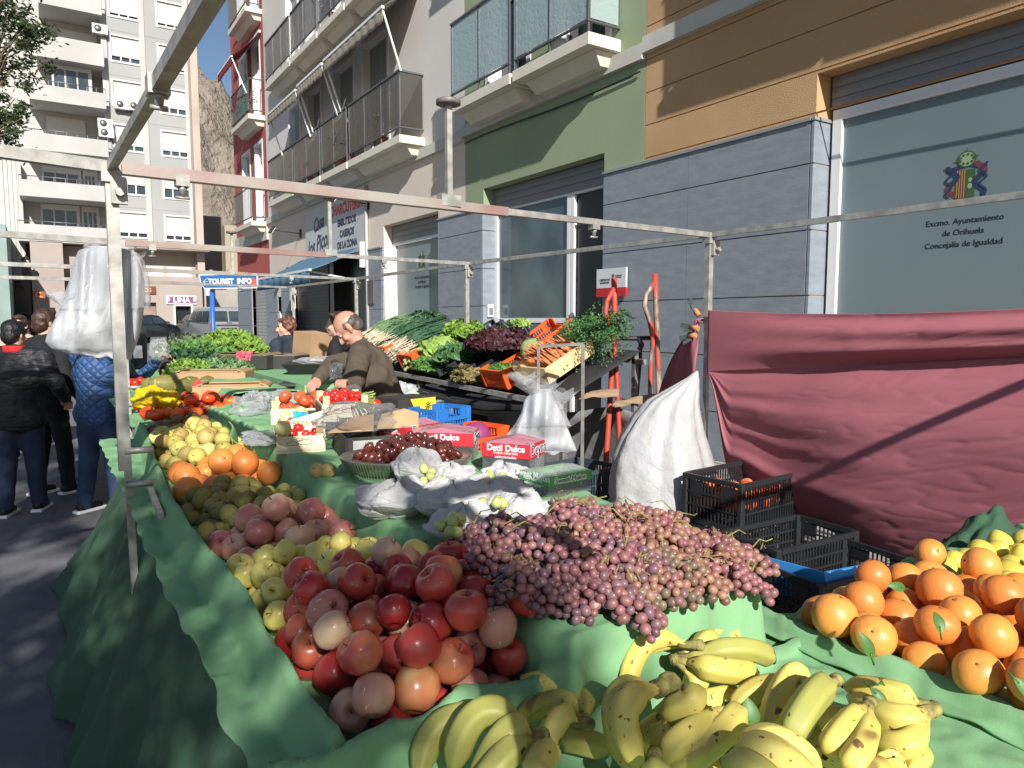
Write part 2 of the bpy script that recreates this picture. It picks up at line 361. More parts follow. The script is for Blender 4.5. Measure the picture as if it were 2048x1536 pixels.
body(ob,b,-9,6.43,12.9,m_orange)
b=B(); b.bx(X0-.07,X0,-9,6.43,4.68,4.86); b.build('string_course',m_conc,ob)
slate(ob,4.21,7.13,.02,3.42,ret=4.2); slate(ob,-3,.17,.02,3.42,name='slate_cladding')
# roller shutter box of the big window
b=B(); b.bx(X0+.20,X0+.3,.2,4.15,3.56,3.84); slats(b,X0+.19,.2,4.15,3.54,3.83,.09); b.build('shutter',m_shut,ob)
b=B(); win_frame(b,X0+.2,.22,4.14,.34,3.53,.09,.07,mull=()); f=b.build('window',m_white,ob)
b=B(); b.quad((X0+.24,.3,.4),(X0+.24,.3,3.5),(X0+.24,4.06,3.5),(X0+.24,4.06,.4)); gl=b.build('glass',m_frost,f)
b=B(); b.bx(X0-.03,X0+.28,.2,4.15,.27,.335); b.build('sill',m_conc,ob)
# writing and town crest on the frosted glass
xg=X0+.2385
for s,z,sx in (('Excmo. Ayuntamiento',2.40,.066),('de Orihuela',2.31,.066),('Concejalía de Igualdad',2.215,.066)):
    text('lettering',s,m_lc,sx,(xg,2.97,z-.02),(0,-1,0),(0,0,1),f,ext=.001)
def crest(par,cy,cz,s,X,nm='crest'):
    """shield with striped and green halves, crown-like wreath above, leafy mantling at the sides"""
    cr=B(); P=lambda y,z:(X,cy-y*s,cz+z*s)
    mats=[M('crest_navy',hexc('2c3a55'),.5),M('crest_gold',hexc('a08a3c'),.5),M('crest_green',hexc('3d5a35'),.5),M('crest_red',hexc('6d3a44'),.5),M('crest_pale',hexc('8fa183'),.5)]
    def disc(y,z,r,k,n=12,sy=1,dx=0): cr.cm=k; cr.add([(X-dx,cy-(y+r*math.cos(2*pi*i/n)*sy)*s,cz+(z+r*math.sin(2*pi*i/n))*s) for i in range(n)],[tuple(range(n))])
    rr=random.Random(3)
    for sd in (-1,1):
        for i in range(26):
            t=i/25; y=sd*(.62+.22*math.sin(t*9+sd)); z=-.75+1.45*t; disc(y,z,.10+.06*rr.random(),3 if (t>.78 and sd>0) or (t<.45 and sd<0) else 0,7,1,.00008*i)
            disc(sd*(.78+.14*math.sin(t*14)),z,.06,0,6,1,.0001*i+.002)
        for i in range(8): disc(sd*(.2+.09*i),.68-.02*i,.12,0,8,1,.0001*i)
    cr.cm=2; cr.add([P(0,.5),P(.42,.5),P(.42,-.85),P(0,-.85)],[(0,1,2,3)]); cr.cm=3; cr.add([P(-.5,.5),P(0,.5),P(0,-.85),P(-.5,-.85)],[(0,1,2,3)])
    cr.cm=1
    for i in range(4): y=-.42+.11*i; cr.add([(X-.0008,cy-y*s,cz+.48*s),(X-.0008,cy-(y+.05)*s,cz+.48*s),(X-.0008,cy-(y+.05)*s,cz-.83*s),(X-.0008,cy-y*s,cz-.83*s)],[(0,1,2,3)])
    disc(.2,0,.12,4,8,.7,.001); disc(.2,-.3,.14,4,8,.8,.001)
    disc(0,1.0,.40,2,16,1.1,.002); disc(0,1.0,.33,4,16,1.1,.0025)
    for i in range(9): disc(.3*math.cos(i*.7),1.0+.22*math.sin(i*.7),.07,2,7,1,.003)
    cr.cm=2; cr.add([(X-.0035,cy-(-.6)*s,cz+.95*s),(X-.0035,cy-(-.3)*s,cz+1.08*s),(X-.0035,cy+.3*s,cz+.9*s),(X-.0035,cy-.6*s,cz+1.1*s),(X-.0035,cy-.3*s,cz+1.12*s),(X-.0035,cy-.3*s,cz+.92*s),(X-.0035,cy-.03*s,cz+1.35*s),(X-.0035,cy+.03*s,cz+1.35*s),(X-.0035,cy,cz+1.6*s)],[(0,1,2),(3,4,5),(6,7,8)])
    return cr.build(nm,mats,par)
crest(f,2.97,2.72,.165,xg)
# ======================= green building =======================
gb=thing('green_building','green rendered building with glass-railed balconies between the ochre and cream houses','building',(X0,8.5,0))
b=B(); gh=[(7.16,10.14,.02,3.7)]; gu=[(6.85+.3,7.9+.3,4.95,7.2),(8.9,9.95,4.95,7.2)]
wallX(b,X0,6.44,10.73,-.3,12.4,gh+gu+[(y0,y1,8.1,10.4) for y0,y1,_,_ in gu]); body(gb,b,6.44,10.73,12.4,m_green)
b=B(); b.bx(X0-.07,X0,6.434,10.73,4.62,4.80); b.build('string_course',m_conc,gb)
for y0,y1,_,_ in gu: tall_window(gb,y0,y1,4.95,7.2); tall_window(gb,y0,y1,8.1,10.4)
b=B(); slats(b,X0+.19,7.16,10.14,3.36,3.69,.085); b.build('shutter',m_shut,gb)
b=B(); win_frame(b,X0+.2,8.12,10.12,1.56,3.4,.07,.06); fg=b.build('window',m_white,gb)
b=B(); b.quad((X0+.24,8.18,1.6),(X0+.24,8.18,3.36),(X0+.24,10.06,3.36),(X0+.24,10.06,1.6)); b.build('glass',M('office_glass',hexc('56666a'),.08,var=.6,vs=1.3,col2=hexc('333f44'),spec=.8),fg)
b=B(); b.bx(X0+.21,X0+.27,8.12,10.12,.1,1.555); b.build('lower_panel',M('blue_grey_panel',hexc('5c6672'),.6),gb)
b=B(); win_frame(b,X0+.2,7.18,8.10,.1,3.4,.07,.06); fd=b.build('door',m_white,gb)
b=B(); b.quad((X0+.25,7.24,1.6),(X0+.25,7.24,3.34),(X0+.25,8.04,3.34),(X0+.25,8.04,1.6)); b.bx(X0+.24,X0+.26,7.24,8.04,.15,1.58); b.build('glass',m_dark,fd)
# ======================= cream building =======================
cb=thing('cream_building','cream building with dark glass balconies, striped awnings and a blue canopied shop below','building',(X0,17,0))
CW=[(13.88,15.16),(15.75,17.0),(18.0,19.0),(19.72,20.7)]
b=B(); chs=[(11.72,14.2,.35,3.55),(15.25,21.5,.02,3.12),(21.9,23.0,.02,2.3)]
wallX(b,X0,10.73,23.2,-.3,4.6,chs); bl=b.build('wall',m_pink,cb)
b=B(); wallX(b,X0,10.73,23.2,4.6,13.2,[(a,c,4.98,7.4) for a,c in CW]+[(a,c,8.15,10.6) for a,c in CW]); body(cb,b,10.74,23.2,13.2,m_cream)
b=B(); b.bx(X0-.07,X0,10.73,23.2,4.56,4.74); b.build('string_course',m_conc,cb)
for a,c in CW: tall_window(cb,a,c,4.98,7.4); tall_window(cb,a,c,8.15,10.6)
slate(cb,10.16,11.68,.02,3.37,ret=10.15); slate(cb,14.28,15.2,.02,3.1,ret=14.25); slate(cb,21.0,21.88,.02,2.95); slate(cb,22.3,23.2,.02,2.9)
b=B(); slats(b,X0+.19,11.72,14.2,3.2,3.54,.085); b.build('shutter',m_shut,cb)
b=B(); win_frame(b,X0+.2,11.74,14.18,1.45,3.22,.08,.06); fw=b.build('window',m_white,cb)
b=B(); b.quad((X0+.24,11.8,1.5),(X0+.24,11.8,3.18),(X0+.24,14.12,3.18),(X0+.24,14.12,1.5)); b.build('glass',m_frost,fw)
crest(fw,12.9,2.75,.14,X0+.232); 
for s,z in (('Excmo. Ayuntamiento',2.42),('de Orihuela',2.33),('Concejalía de Igualdad',2.24)): text('lettering',s,m_lc,.07,(X0+.232,12.9,z),(0,-1,0),(0,0,1),fw,ext=.001)
b=B(); b.bx(X0+.21,X0+.27,11.74,14.18,.35,1.445); b.build('lower_panel',MC['blue_grey_panel'],cb)
b=B(); b.bx(X0+.6,X0+.65,15.25,21.5,0,3.12); b.bx(X0+.3,X0+.6,18.2,18.5,0,3.1); b.build('shop_interior',m_dark,cb)
b=B(); slats(b,X0+.3,18.6,21.4,.1,3.1,.09); b.build('shutter',M('dark_shutter',hexc('4a4c50'),.5,metal=.3),cb)
# ======================= red building =======================
rb=thing('red_building','red rendered corner building with iron balconies and a grey roller shutter','building',(X0,25.4,0))
RW=[(23.7,24.55),(25.3,26.3)]
b=B(); wallX(b,X0,23.2,27.6,-.2,13,[(a,c,4.75,7.15) for a,c in RW]+[(a,c,7.95,10.3) for a,c in RW]+[(a,c,11.15,12.9) for a,c in RW]+[(23.7,25.5,.2,2.95)]); body(rb,b,23.2,27.6,13,m_red)
b=B(); b.bx(X0-.07,X0,23.2,27.6,4.1,4.5); b.build('string_course',m_conc,rb)
for a,c in RW:
    for z0,z1 in ((4.75,7.15),(7.95,10.3),(11.15,12.9)): tall_window(rb,a,c,z0,z1,shut=.2)
b=B(); slats(b,X0+.1,23.7,25.5,.2,2.95,.11); b.build('roller_shutter',M('roller_shutter_grey',hexc('a2a29e'),.5,metal=.2),rb)
slate(rb,23.2,23.66,.2,2.9); slate(rb,25.54,27.6,.2,2.9,ret=25.53); 
# ======================= balconies =======================
m_rail=M('rail_metal',hexc('6d6f70'),.4,metal=.6)
def balcony(par,y0,y1,zt,h=1.08,glass=m_smoke,px=.5,kind='glass',last=False,flowers=False):
    b=B(); b.bx(X0-px,X0,y0,y1,zt-.14,zt); 
    b.add([(X0-px+.16,y0+.08,zt-.145),(X0-px+.16,y1-.08,zt-.145),(X0,y1-.08,zt-.145),(X0,y0+.08,zt-.145),(X0-px+.3,y0+.14,zt-.30),(X0-px+.3,y1-.14,zt-.30),(X0,y1-.14,zt-.30),(X0,y0+.14,zt-.30)],[(0,1,5,4),(4,5,6,7),(0,4,7,3),(1,2,6,5)])
    sl=b.build('balcony',m_conc2,par)
    b=B(); xr=X0-px+.03
    if kind=='glass':
        b.bar((xr,y0+.02,zt+h),(xr,y1-.02,zt+h),.05,.03); b.bar((xr,y0+.02,zt+.14),(xr,y1-.02,zt+.14),.04,.02)
        if last: b.bar((xr,y0+.03,zt+h),(X0,y0+.03,zt+h),.05,.03); b.bar((xr,y0+.03,zt+.14),(X0,y0+.03,zt+.14),.04,.02)
        n=max(2,round((y1-y0)/.9)); 
        for i in range(n+1):
            y=y0+.04+(y1-y0-.08)*i/n; b.bar((xr,y,zt-.1),(xr,y,zt+h),.025)
        b.build('railing',m_rail,sl)
        b=B(); b.bx(xr-.004,xr+.004,y0+.05,y1-.05,zt+.17,zt+h-.02)
        if last: b.bx(xr+.02,X0-.02,y0+.026,y0+.034,zt+.17,zt+h-.02)
        b.build('glass_panel',glass,sl)
    else:
        for z in (zt+.12,zt+h): b.bar((xr,y0,z),(xr,y1,z),.03); b.bar((xr,y0+.02,z),(X0,y0+.02,z),.03)
        n=int((y1-y0)/.11)
        for i in range(n+1): y=y0+(y1-y0)*i/n; b.tube([(xr,y,zt+.1),(xr,y,zt+h)],.009,4)
        for i in range(4): x=xr+(X0-xr)*i/4; b.tube([(x,y0+.02,zt+.1),(x,y0+.02,zt+h)],.009,4)
        b.build('railing',M('iron_green',hexc('2d4a44'),.5) ,sl)
    return sl
for y0,y1 in ((8.6,10.34),(6.88,8.52)): balcony(gb,y0,y1,4.98,1.2,m_sea,.5,last=y0<7); balcony(gb,y0,y1,8.1,1.1,m_sea,.5,last=y0<7)
for y0,y1 in ((12.25,14.86),(14.95,16.63),(16.72,18.8),(18.88,21.25)): balcony(cb,y0,y1,4.93,1.12,last=y0<13); balcony(cb,y0,y1,8.15,1.08,last=y0<13)
for z in (4.65,7.86,11.0): balcony(rb,22.95+.3,25.6,z,1.05,kind='iron'); 
# ochre building's balcony just above the frame: it throws the big shade on the ochre wall
balcony(ob,2.4,4.4,5.15,1.1,m_sea,.55); balcony(ob,-.2,2.3,5.15,1.1,m_sea,.55)
# awnings: folding arms, cloth and scalloped valance
m_awn=M('awning_cream',hexc('aaa392'),.9,var=.35,vs=9,col2=hexc('989080'),stretch=(1,6,1),transl=.25)
m_awr=M('awning_red',hexc('8a3430'),.9,transl=.2)
def awning(lab,y0,y1,zf,xf,zw,mat,arms=True,grp='awnings over the balconies'):
    t=thing('awning',lab,'awning',(X0,(y0+y1)/2,zw),0,grp)
    b=B(); b.grid(lambda u,v:V((X0-.02+(xf-X0)*v, y0+(y1-y0)*u, zw+(zf-zw)*v-.05*math.sin(pi*v))),10,6)
    b.grid(lambda u,v:V((xf-.01+.005*math.sin(u*60),y0+(y1-y0)*u,zf-(.24+.03*abs(math.sin(u*(y1-y0)*10)))*v)),60,3)
    solid(b.build('canopy',mat,t),.004)
    b=B(); b.bar((xf,y0,zf),(xf,y1,zf),.05); b.build('front_bar',m_white,t); b=B(); b.bar((X0-.05,y0,zw),(X0-.05,y1,zw),.07); b.build('wall_bar',m_white,t)
    for y in (y0+.05,y1-.05):
        b=B(); b.bar((xf,y,zf),(X0-.48,y,zf-1.0),.03); b.build('arm',m_white,t)
awning('scalloped cream awning over the dark glass balcony nearest the green house',12.15,15.3,7.02,5.22,7.75,m_awn)
awning('short scalloped cream awning, second along the cream building',15.42,17.2,7.0,5.22,7.75,m_awn)
awning('scalloped cream awning farthest along the cream building, beside the red house',17.32,19.8,6.95,5.22,7.75,m_awn)
awning('red brown awning pulled down over the upper iron balcony of the red house',23.4,25.4,9.5,5.15,10.4,m_awr,grp=None)
# wall sign of the delicatessen with blue canopy
sg=thing('shop_sign','pale delicatessen sign board with red and navy lettering above the blue canopy','sign',(X0-.05,17,3.9))
b=B(); b.bx(X0-.06,X0-.005,15.1,19.3,3.12,4.44); b.build('board',M('sign_board',hexc('b2b4b4'),.5),sg)
text('lettering','CHARCUTERÍA',m_lred,.34,(X0-.063,16.25,4.08),(0,-1,0),(0,0,1),sg,bold=.012,sx=.92)
for s,z in (('EMBUTIDOS',3.80),('CASEROS',3.54),('DE LA ZONA',3.28)): text('lettering',s,m_lblue,.22,(X0-.063,16.2,z),(0,-1,0),(0,0,1),sg,bold=.01)
for s,z,zz,y in (('Casa',3.88,.5,18.2),('los Picos',3.36,.58,18.25)):
    o=text('script_lettering',s,m_lblue,zz,(X0-.063,y,z),(0,-1,.12),(.0,-.25,1),sg,bold=.014,sx=.85)
cn=thing('shop_canopy','faded blue fabric canopy on folding arms over the delicatessen door','awning',(X0,17.4,3.2))
b=B(); b.grid(lambda u,v:V((X0-.1-1.15*v,15.2+4.4*u,3.2-.55*v-.04*math.sin(pi*v)+.02*math.sin(u*30)*v)),24,6); b.grid(lambda u,v:V((X0-1.27+.015*math.sin(u*50),15.2+4.4*u,2.64-.28*v)),50,2)
solid(b.build('canopy',M('blue_canvas',hexc('567c96'),.85,var=.4,vs=4,col2=hexc('486c86'),transl=.2),cn),.004)
b=B(); b.bar((X0-1.25,15.2,2.66),(X0-1.25,19.6,2.66),.05); b.build('front_bar',m_white,cn)
b=B(); b.bx(X0-.16,X0-.0,15.12,15.2,2.75,3.3); b.build('end_cover',m_white,cn)
for y in (15.5,19.3): b=B(); b.bar((X0-1.25,y,2.66),(X0-.05,y+.2,2.5),.03); b.build('arm',m_white,cn)
def wall_lamp(y,z,lab):
    t=thing('wall_lamp',lab,'lamp',(X0,y,z),0,'arm lamps over the shop sign'); b=B(); b.bx(X0-.03,X0,y-.06,y+.06,z-.12,z+.12); b.build('wall_plate',m_black,t)
    b=B(); b.tube([(X0-.03,y,z),(X0-.7,y,z+.05)],.012,6); b.build('arm',m_black,t)
    b=B(); b.box((X0-.78,y,z+.06),(.05,.24,.2),rotm(0,R(35),0),bev=.01); h=b.build('lamp_head',m_black,t)
    b=B(); b.box((X0-.752,y,z+.04),(.012,.2,.16),rotm(0,R(35),0)); b.build('lens',m_lw,h)
wall_lamp(15.0,4.1,'black arm lamp at the near end of the delicatessen sign'); wall_lamp(19.9,3.95,'black arm lamp at the far end of the delicatessen sign')
# plaques
pq=thing('wall_plaque','white and red acrylic office plaque on the slate wall behind the hand truck','sign',(X0-.05,6.9,2.0))
b=B(); b.bx(X0-.09,X0-.065,6.63,7.18,2.0,2.24); b.build('board',M('acrylic_white',hexc('c9cccd'),.3),pq)
b=B(); b.bx(X0-.092,X0-.064,6.63,7.18,1.89,1.999); b.build('red_band',M('acrylic_red',hexc('b0262b'),.3),pq)
text('lettering','CENTRO DE\nIGUALDAD',m_lc,.035,(X0-.0925,7.02,2.09),(0,-1,0),(0,0,1),pq,ext=.001); text('lettering','Ayuntamiento\nde Orihuela',m_lc,.022,(X0-.0925,6.76,2.14),(0,-1,0),(0,0,1),pq,ext=.001)
crest(pq,6.86,2.14,.022,X0-.0925)
pq=thing('wall_plaque','small dark red and grey plaque on the slate pier beside the delicatessen door','sign',(X0-.05,14.9,2.2))
b=B(); b.bx(X0-.07,X0-.04,14.65,15.0,1.95,2.45); b.build('board',M('plaque_dark',hexc('5d5558'),.4),pq)
itc=thing('entry_phone','small white entry phone box on the slate pier by the office door','entry phone',(X0-.04,10.05,1.75)); b=B(); b.box((X0+.1,10.09,1.75),(.12,.03,.2),bev=.01); b.build('housing',m_white,itc)
b=B(); b.bx(X0+.06,X0+.14,10.07,10.076,1.68,1.80); b.build('keypad',m_shut,itc)

# cables and a drain along the facades, pots on the balconies
b=B(); b.tube([(X0-.03,6.5+.6*i,4.50-.03*math.sin(i*.8)) for i in range(0,8)],.012,5); q=b.build('cable',m_black); tag(q,'black cable running under the string course of the green building','cable')
b=B(); b.tube([(X0-.05,15.02,.1),(X0-.05,15.02,4.5)],.035,8); q=b.build('drain_pipe',M('pipe_grey2',hexc('a5a2a0'),.6)); tag(q,'grey drain pipe beside the delicatessen sign','pipe')
m_pot=M('terracotta',hexc('8a5240'),.85,var=.3,vs=9); m_pl=M('balcony_leaf',hexc('4c6a3c'),.6,var=.6,vs=9,col2=hexc('35502c'),transl=.2); m_flw=M('balcony_flower',hexc('b04a56'),.6)
def pot(lab,y,z,seed,tall=.35,flower=False,x=X0-.36):
    rr=random.Random(seed); t=thing('potted_plant',lab,'plant',(x,y,z),0,'plants on the balconies'); b=B(); b.lathe([(.07,0),(.10,.16),(.11,.17),(.09,.16),(.05,.15)],12,None,(x,y,z)); b.build('pot',m_pot,t); b=B()
    for k in range(90):
        a=V((rr.gauss(0,.3),rr.gauss(0,.3),1)).normalized(); p=V((x,y,z+.16)); e=p+a*tall*rr.uniform(.4,1.1); s=V((rr.gauss(0,1),rr.gauss(0,1),.2)).normalized(); l=.09*rr.uniform(.6,1.3); nn=s.cross(a).normalized(); b.add([e,e+s*l*.5+nn*l*.15,e+s*l-V((0,0,l*.4)),e+s*l*.5-nn*l*.15],[(0,1,2,3)])
    b.build('leaves',m_pl,t)
    if flower:
        b=B()
        for k in range(14): b.ball((x+rr.gauss(0,.09),y+rr.gauss(0,.12),z+.16+tall*rr.uniform(.5,1.1)),.022,6,4)
        b.build('flowers',m_flw,t)
for i,(y,z,ta,fw_) in enumerate([(13.3,4.93,.45,False),(15.7,4.93,.6,False),(15.1,4.93,.3,False),(17.9,4.93,.4,False),(16.0,8.15,.35,True),(23.5,7.86,.5,True),(24.1,7.86,.6,True),(24.7,7.86,.5,False),(25.2,7.86,.45,True)]):
    pot(['leafy pot on the balcony end nearest the green house','tall spiky pot on the second balcony of the cream house','small pot beside the tall spiky one on the cream house','pot on the third glass balcony of the cream house','red flowering pot high on the upper cream balcony','flowering pot nearest on the upper iron balcony','tallest flowering pot on the upper iron balcony','plain leafy pot on the upper iron balcony','farthest flowering pot on the upper iron balcony'][i],y,z,i,ta,fw_)
# ======================= apartment block across the square =======================
YA=53.0
m_ag=M('apartment_grey',hexc('989896'),.9,var=.3,vs=.25,col2=hexc('8d8d8b'))
m_ac=M('apartment_cream',hexc('b4b2ae'),.9,var=.5,vs=.35,col2=hexc('a19e99'))
m_ap=M('apartment_pinkish',hexc('a0948b'),.9,var=.4,vs=.5,col2=hexc('8f837b'))
m_shutw=M('apartment_shutter_white',hexc('c9c8c5'),.6,var=.25,vs=.8,col2=hexc('b8b6b2'))
m_brk=M('recess_grey',hexc('9a948c'),.9,var=.3,vs=.6)
ap=thing('apartment_block','tall pale apartment block across the square with white shutters and stacked balconies','building',(3,YA,.6))
def PX(x,y,Y=YA): return WY(x,y,Y)
b=B()
xr=PX(376,300).x; xl=PX(216,300).x; xe=PX(397,300).x; x0_=PX(-60,300).x; zb=PX(300,497).z; zt=30
wins=[]
rowsR=[((311,10),(366,60)),((317,98),(368,146)),((322,189),(373,233)),((325,272),(377,317)),((329,357),(381,400)),((333,441),(384,481))]
rowsL=[((216,-14),(273,40)),((221,77),(279,130)),((226,168),(284,216)),((230,257),(288,304)),((235,347),(292,391)),((240,433),(295,475))]
def mean_x(rows,k): return sum(PX(*r[k]).x for r in rows)/len(rows)
xR0,xR1,xL0,xL1=mean_x(rowsR,0),mean_x(rowsR,1),mean_x(rowsL,0),mean_x(rowsL,1)
def wallY(b,Y,x0,x1,z0,z1,holes,dep=.2):
    xs=sorted({x0,x1}|{h[0] for h in holes}|{h[1] for h in holes}); zs=sorted({z0,z1}|{h[2] for h in holes}|{h[3] for h in holes})
    for i in range(len(xs)-1):
        for j in range(len(zs)-1):
            cx=(xs[i]+xs[i+1])/2; cz=(zs[j]+zs[j+1])/2
            if any(h[0]<cx<h[1] and h[2]<cz<h[3] for h in holes): continue
            b.quad((xs[i],Y,zs[j]),(xs[i+1],Y,zs[j]),(xs[i+1],Y,zs[j+1]),(xs[i],Y,zs[j+1]))
    for a,c,d,e in holes:
        b.quad((a,Y,d),(a,Y,e),(a,Y+dep,e),(a,Y+dep,d)); b.quad((c,Y,d),(c,Y+dep,d),(c,Y+dep,e),(c,Y,e)); b.quad((a,Y,e),(c,Y,e),(c,Y+dep,e),(a,Y+dep,e)); b.quad((a,Y,d),(a,Y+dep,d),(c,Y+dep,d),(c,Y,d))
hol=[]; meta=[]
for rows,xa,xb in ((rowsR,xR0,xR1),(rowsL,xL0,xL1)):
    zs=[(PX(*r[0]).z,PX(*r[1]).z) for r in rows]; p=(zs[0][1]-zs[-1][1])/5
    for i in range(-1,6):
        zlo=zs[-1][1]+p*(5-i); h=1.5; hol.append((xa,xb,zlo,zlo+h)); meta.append((xa,xb,zlo,zlo+h,i))
FP=p
wallY(b,YA,xl,xe,zb,zt,hol)
b.quad((xe,YA,-1),(xe,YA+12,-1),(xe,YA+12,zt),(xe,YA,zt))
b.build('wall',m_ag,ap)
opn={0:.12,1:.1,2:.22,3:.2,4:.38,5:.16,-1:0}
for xa,xb,za,zc,i in meta:
    b=B(); t=.07
    b.bx(xa-.12,xa,YA-.03,YA+.1,za-.12,zc+.1); b.bx(xb,xb+.12,YA-.03,YA+.1,za-.12,zc+.1); b.bx(xa,xb,YA-.03,YA+.1,zc,zc+.1); b.bx(xa,xb,YA-.06,YA+.1,za-.12,za)
    for k in (1,2): x=xa+(xb-xa)*k/3; b.bx(x-.04,x+.04,YA+.1,YA+.14,za,zc)
    f=b.build('window',m_shutw,ap)
    b=B(); b.quad((xa,YA+.18,za),(xb,YA+.18,za),(xb,YA+.18,zc),(xa,YA+.18,zc)); b.build('glass',m_dglass,f)
    o=opn[i]+(.1 if xa==xL0 and i in(1,) else 0); b=B(); n=22; z0=za+(zc-za)*o
    for k in range(n):
        z=z0+(zc-z0)*k/n; hh=(zc-z0)/n; b.add([(xa,YA+.09,z),(xb,YA+.09,z),(xb,YA+.07,z+hh*.6),(xa,YA+.07,z+hh*.6),(xb,YA+.09,z+hh),(xa,YA+.09,z+hh)],[(0,1,2,3),(3,2,4,5)])
    b.build('shutter',m_shutw,f)
b=B(); xm=PX(293,300).x
for x in (xm,xl+.05,PX(379,300).x): b.bx(x-.16,x+.16,YA-.10,YA-.002,zb,zt)
b.build('pilaster',m_ac,ap)
b=B(); b.bx(PX(384,300).x,xe+.04,YA-.5,YA-.12,-.5,zt); b.build('corner_strip',M('apartment_strip',hexc('b3a396'),.9,var=.3,vs=.4),ap)
b=B(); xq=PX(376,200).x+.1; b.tube([(xq,YA-.2,.5),(xq,YA-.2,PX(376,30).z)],.07,6); b.build('drainpipe',M('pipe_grey',hexc('7a7570'),.6),ap)
for z in range(1,8):
    zz=zb+FP*z-.2; b=B(); b.bx(xl,PX(379,300).x,YA-.012,YA-.001,zz,zz+.03); b.build('floor_joint',m_brk,ap)
# balcony bays on the left part
xb0=PX(70,300).x; xb1=PX(214,300).x
sl=[(30,None),(132,75),(216,180),(312,272),(402,365),(488,448)]
b=B(); b.quad((x0_,YA+1.6,-1),(xl,YA+1.6,-1),(xl,YA+1.6,zt),(x0_,YA+1.6,zt)); b.quad((xl,YA,-1),(xl,YA+1.6,-1),(xl,YA+1.6,zt),(xl,YA,zt)); b.build('recess_wall',m_ac,ap)
b=B()
for k in range(5):
    x=PX(4+9*k,400).x; b.bx(x-.12,x+.12,YA+.6,YA+1.6,PX(30,560).z,PX(30,318).z)
b.build('rib',m_ac,ap)
for i,(ys,yt) in enumerate(sl):
    z0=PX(150,ys).z; z1=PX(150,yt).z if yt else z0+1.1; X_0=PX([78,75,60,50,40,38][i],ys).x
    b=B(); b.bx(X_0,xb1,YA-1.0,YA+1.6,z0-.05,z0+.2); b.bx(X_0,xb1,YA-1.0,YA-.9,z0+.2,z0+.2+(z1-z0)*.62); b.bx(X_0,X_0+.1,YA-.9,YA+1.5,z0+.2,z0+.2+(z1-z0)*.62)
    o=b.build('balcony',m_ac,ap)
    b=B(); zz=z0+1.15
    b.tube([(X_0,YA-.96,zz),(xb1,YA-.96,zz)],.03,5)
    for k in range(9): x=X_0+(xb1-X_0)*k/8; b.tube([(x,YA-.96,z0+.3),(x,YA-.96,zz)],.025,4)
    b.build('railing',m_rail,o)
    # sliding windows / white shutters in the recess
    wz0=z0+.25; wz1=z0+2.55
    for xa,xb_ in ((X_0+1.2,X_0+3.3),(X_0+3.42,xb1-.5)):
        if xb_-xa<.6: continue
        yy=YA+(.1 if i==2 else 1.55)
        b=B(); b.bx(xa,xb_,yy-.06,yy,wz0,wz1); f=b.build('window',m_shutw,ap)
        b=B(); n=3
        for k in range(n): xx=xa+.1+(xb_-xa-.2)*k/n; b.bx(xx,xx+(xb_-xa-.2)/n-.08,yy-.075,yy-.061,wz0+.9,wz0+.9+.35*(1+(i%3))); 
        b.build('glass',m_dglass,f)
for i,(x,y) in enumerate([(243,212),(270,215),(600/2.926,62),(612/2.926,250),(622/2.926,268),(1187/2.926,583)]):
    if i in(2,3,4): x=[199,210,212][i-2]
    c=PX(x,y); t=thing('air_conditioner',['white air conditioner left of a pair under a shuttered window','white air conditioner right of a pair under a shuttered window','white air conditioner high at the end of an upper balcony','upper white air conditioner of two at the edge of the balcony bay','lower white air conditioner of two at the edge of the balcony bay','white air conditioner on the wall right of the pink shop sign'][i],'air conditioner',(c.x,YA-.3,c.z),0,'air conditioners on the apartment block')
    b=B(); b.box((c.x,YA-.3,c.z),(.85,.32,.58),bev=.03); b.build('housing',m_shutw,t)
    b=B(); b.lathe([(.2,0),(.2,.02),(.03,.03)],14,rotm(pi/2,0,0),(c.x-.12,YA-.465,c.z)); b.build('fan_grille',m_rail,t)
    b=B(); b.bx(c.x-.3,c.x-.25,YA-.4,YA,c.z-.36,c.z-.3); b.bx(c.x+.25,c.x+.3,YA-.4,YA,c.z-.36,c.z-.3); b.build('bracket',m_black,t)
# ground floor front (pinkish, one storey out)
YG=51.5
b=B(); gx0=PX(262,600,YG).x; gx1=PX(405,600,YG).x; gzt=PX(300,552,YG).z; d0,d1=PX(351,620,YG).x,PX(382,620,YG).x; dz=PX(360,612,YG).z
s0,s1=PX(284,620,YG).x,PX(313,620,YG).x
wallY(b,YG,PX(160,600,YG).x,gx1,-.5,gzt,[(d0,d1,.5,dz),(s0,s1,.5,PX(300,605,YG).z)],.5); b.quad((PX(160,600,YG).x,YG,gzt),(gx1,YG,gzt),(gx1,YA+1.5,gzt),(PX(160,600,YG).x,YA+1.5,gzt)); b.quad((gx1,YG,-.5),(gx1,YA,-.5),(gx1,YA,gzt),(gx1,YG,gzt))
b.build('shop_front',m_ap,ap)
b=B(); b.bx(d0,d1,YG+.4,YG+.45,.5,dz); b.build('doorway',m_dark,ap)
b=B(); b.bx(s0,s1,YG+.4,YG+.45,.5,3); b.build('shop_window',M('beige_window',hexc('9c8475'),.5,var=.5,vs=.9),ap)
b=B(); b.bx(d0-.12,d0,YG-.05,YG+.1,.5,dz+.1); b.bx(d1,d1+.12,YG-.05,YG+.1,.5,dz+.1); b.bx(d0,d1,YG-.05,YG+.1,dz,dz+.12); b.build('door_frame',m_shutw,ap)
b=B(); b.bx(PX(262,0).x,gx1,YA-.02,YA+.3,gzt,zb); 
wz=(gzt,zb)
b.build('first_floor_wall',M('apartment_beige',hexc('aba193'),.9,var=.3,vs=.5),ap)
b=B(); b.bx(PX(245,0).x,PX(392,0).x,YA-1.6,YA+.2,zb-.15,zb+.02); b.build('canopy_slab',m_brk,ap)
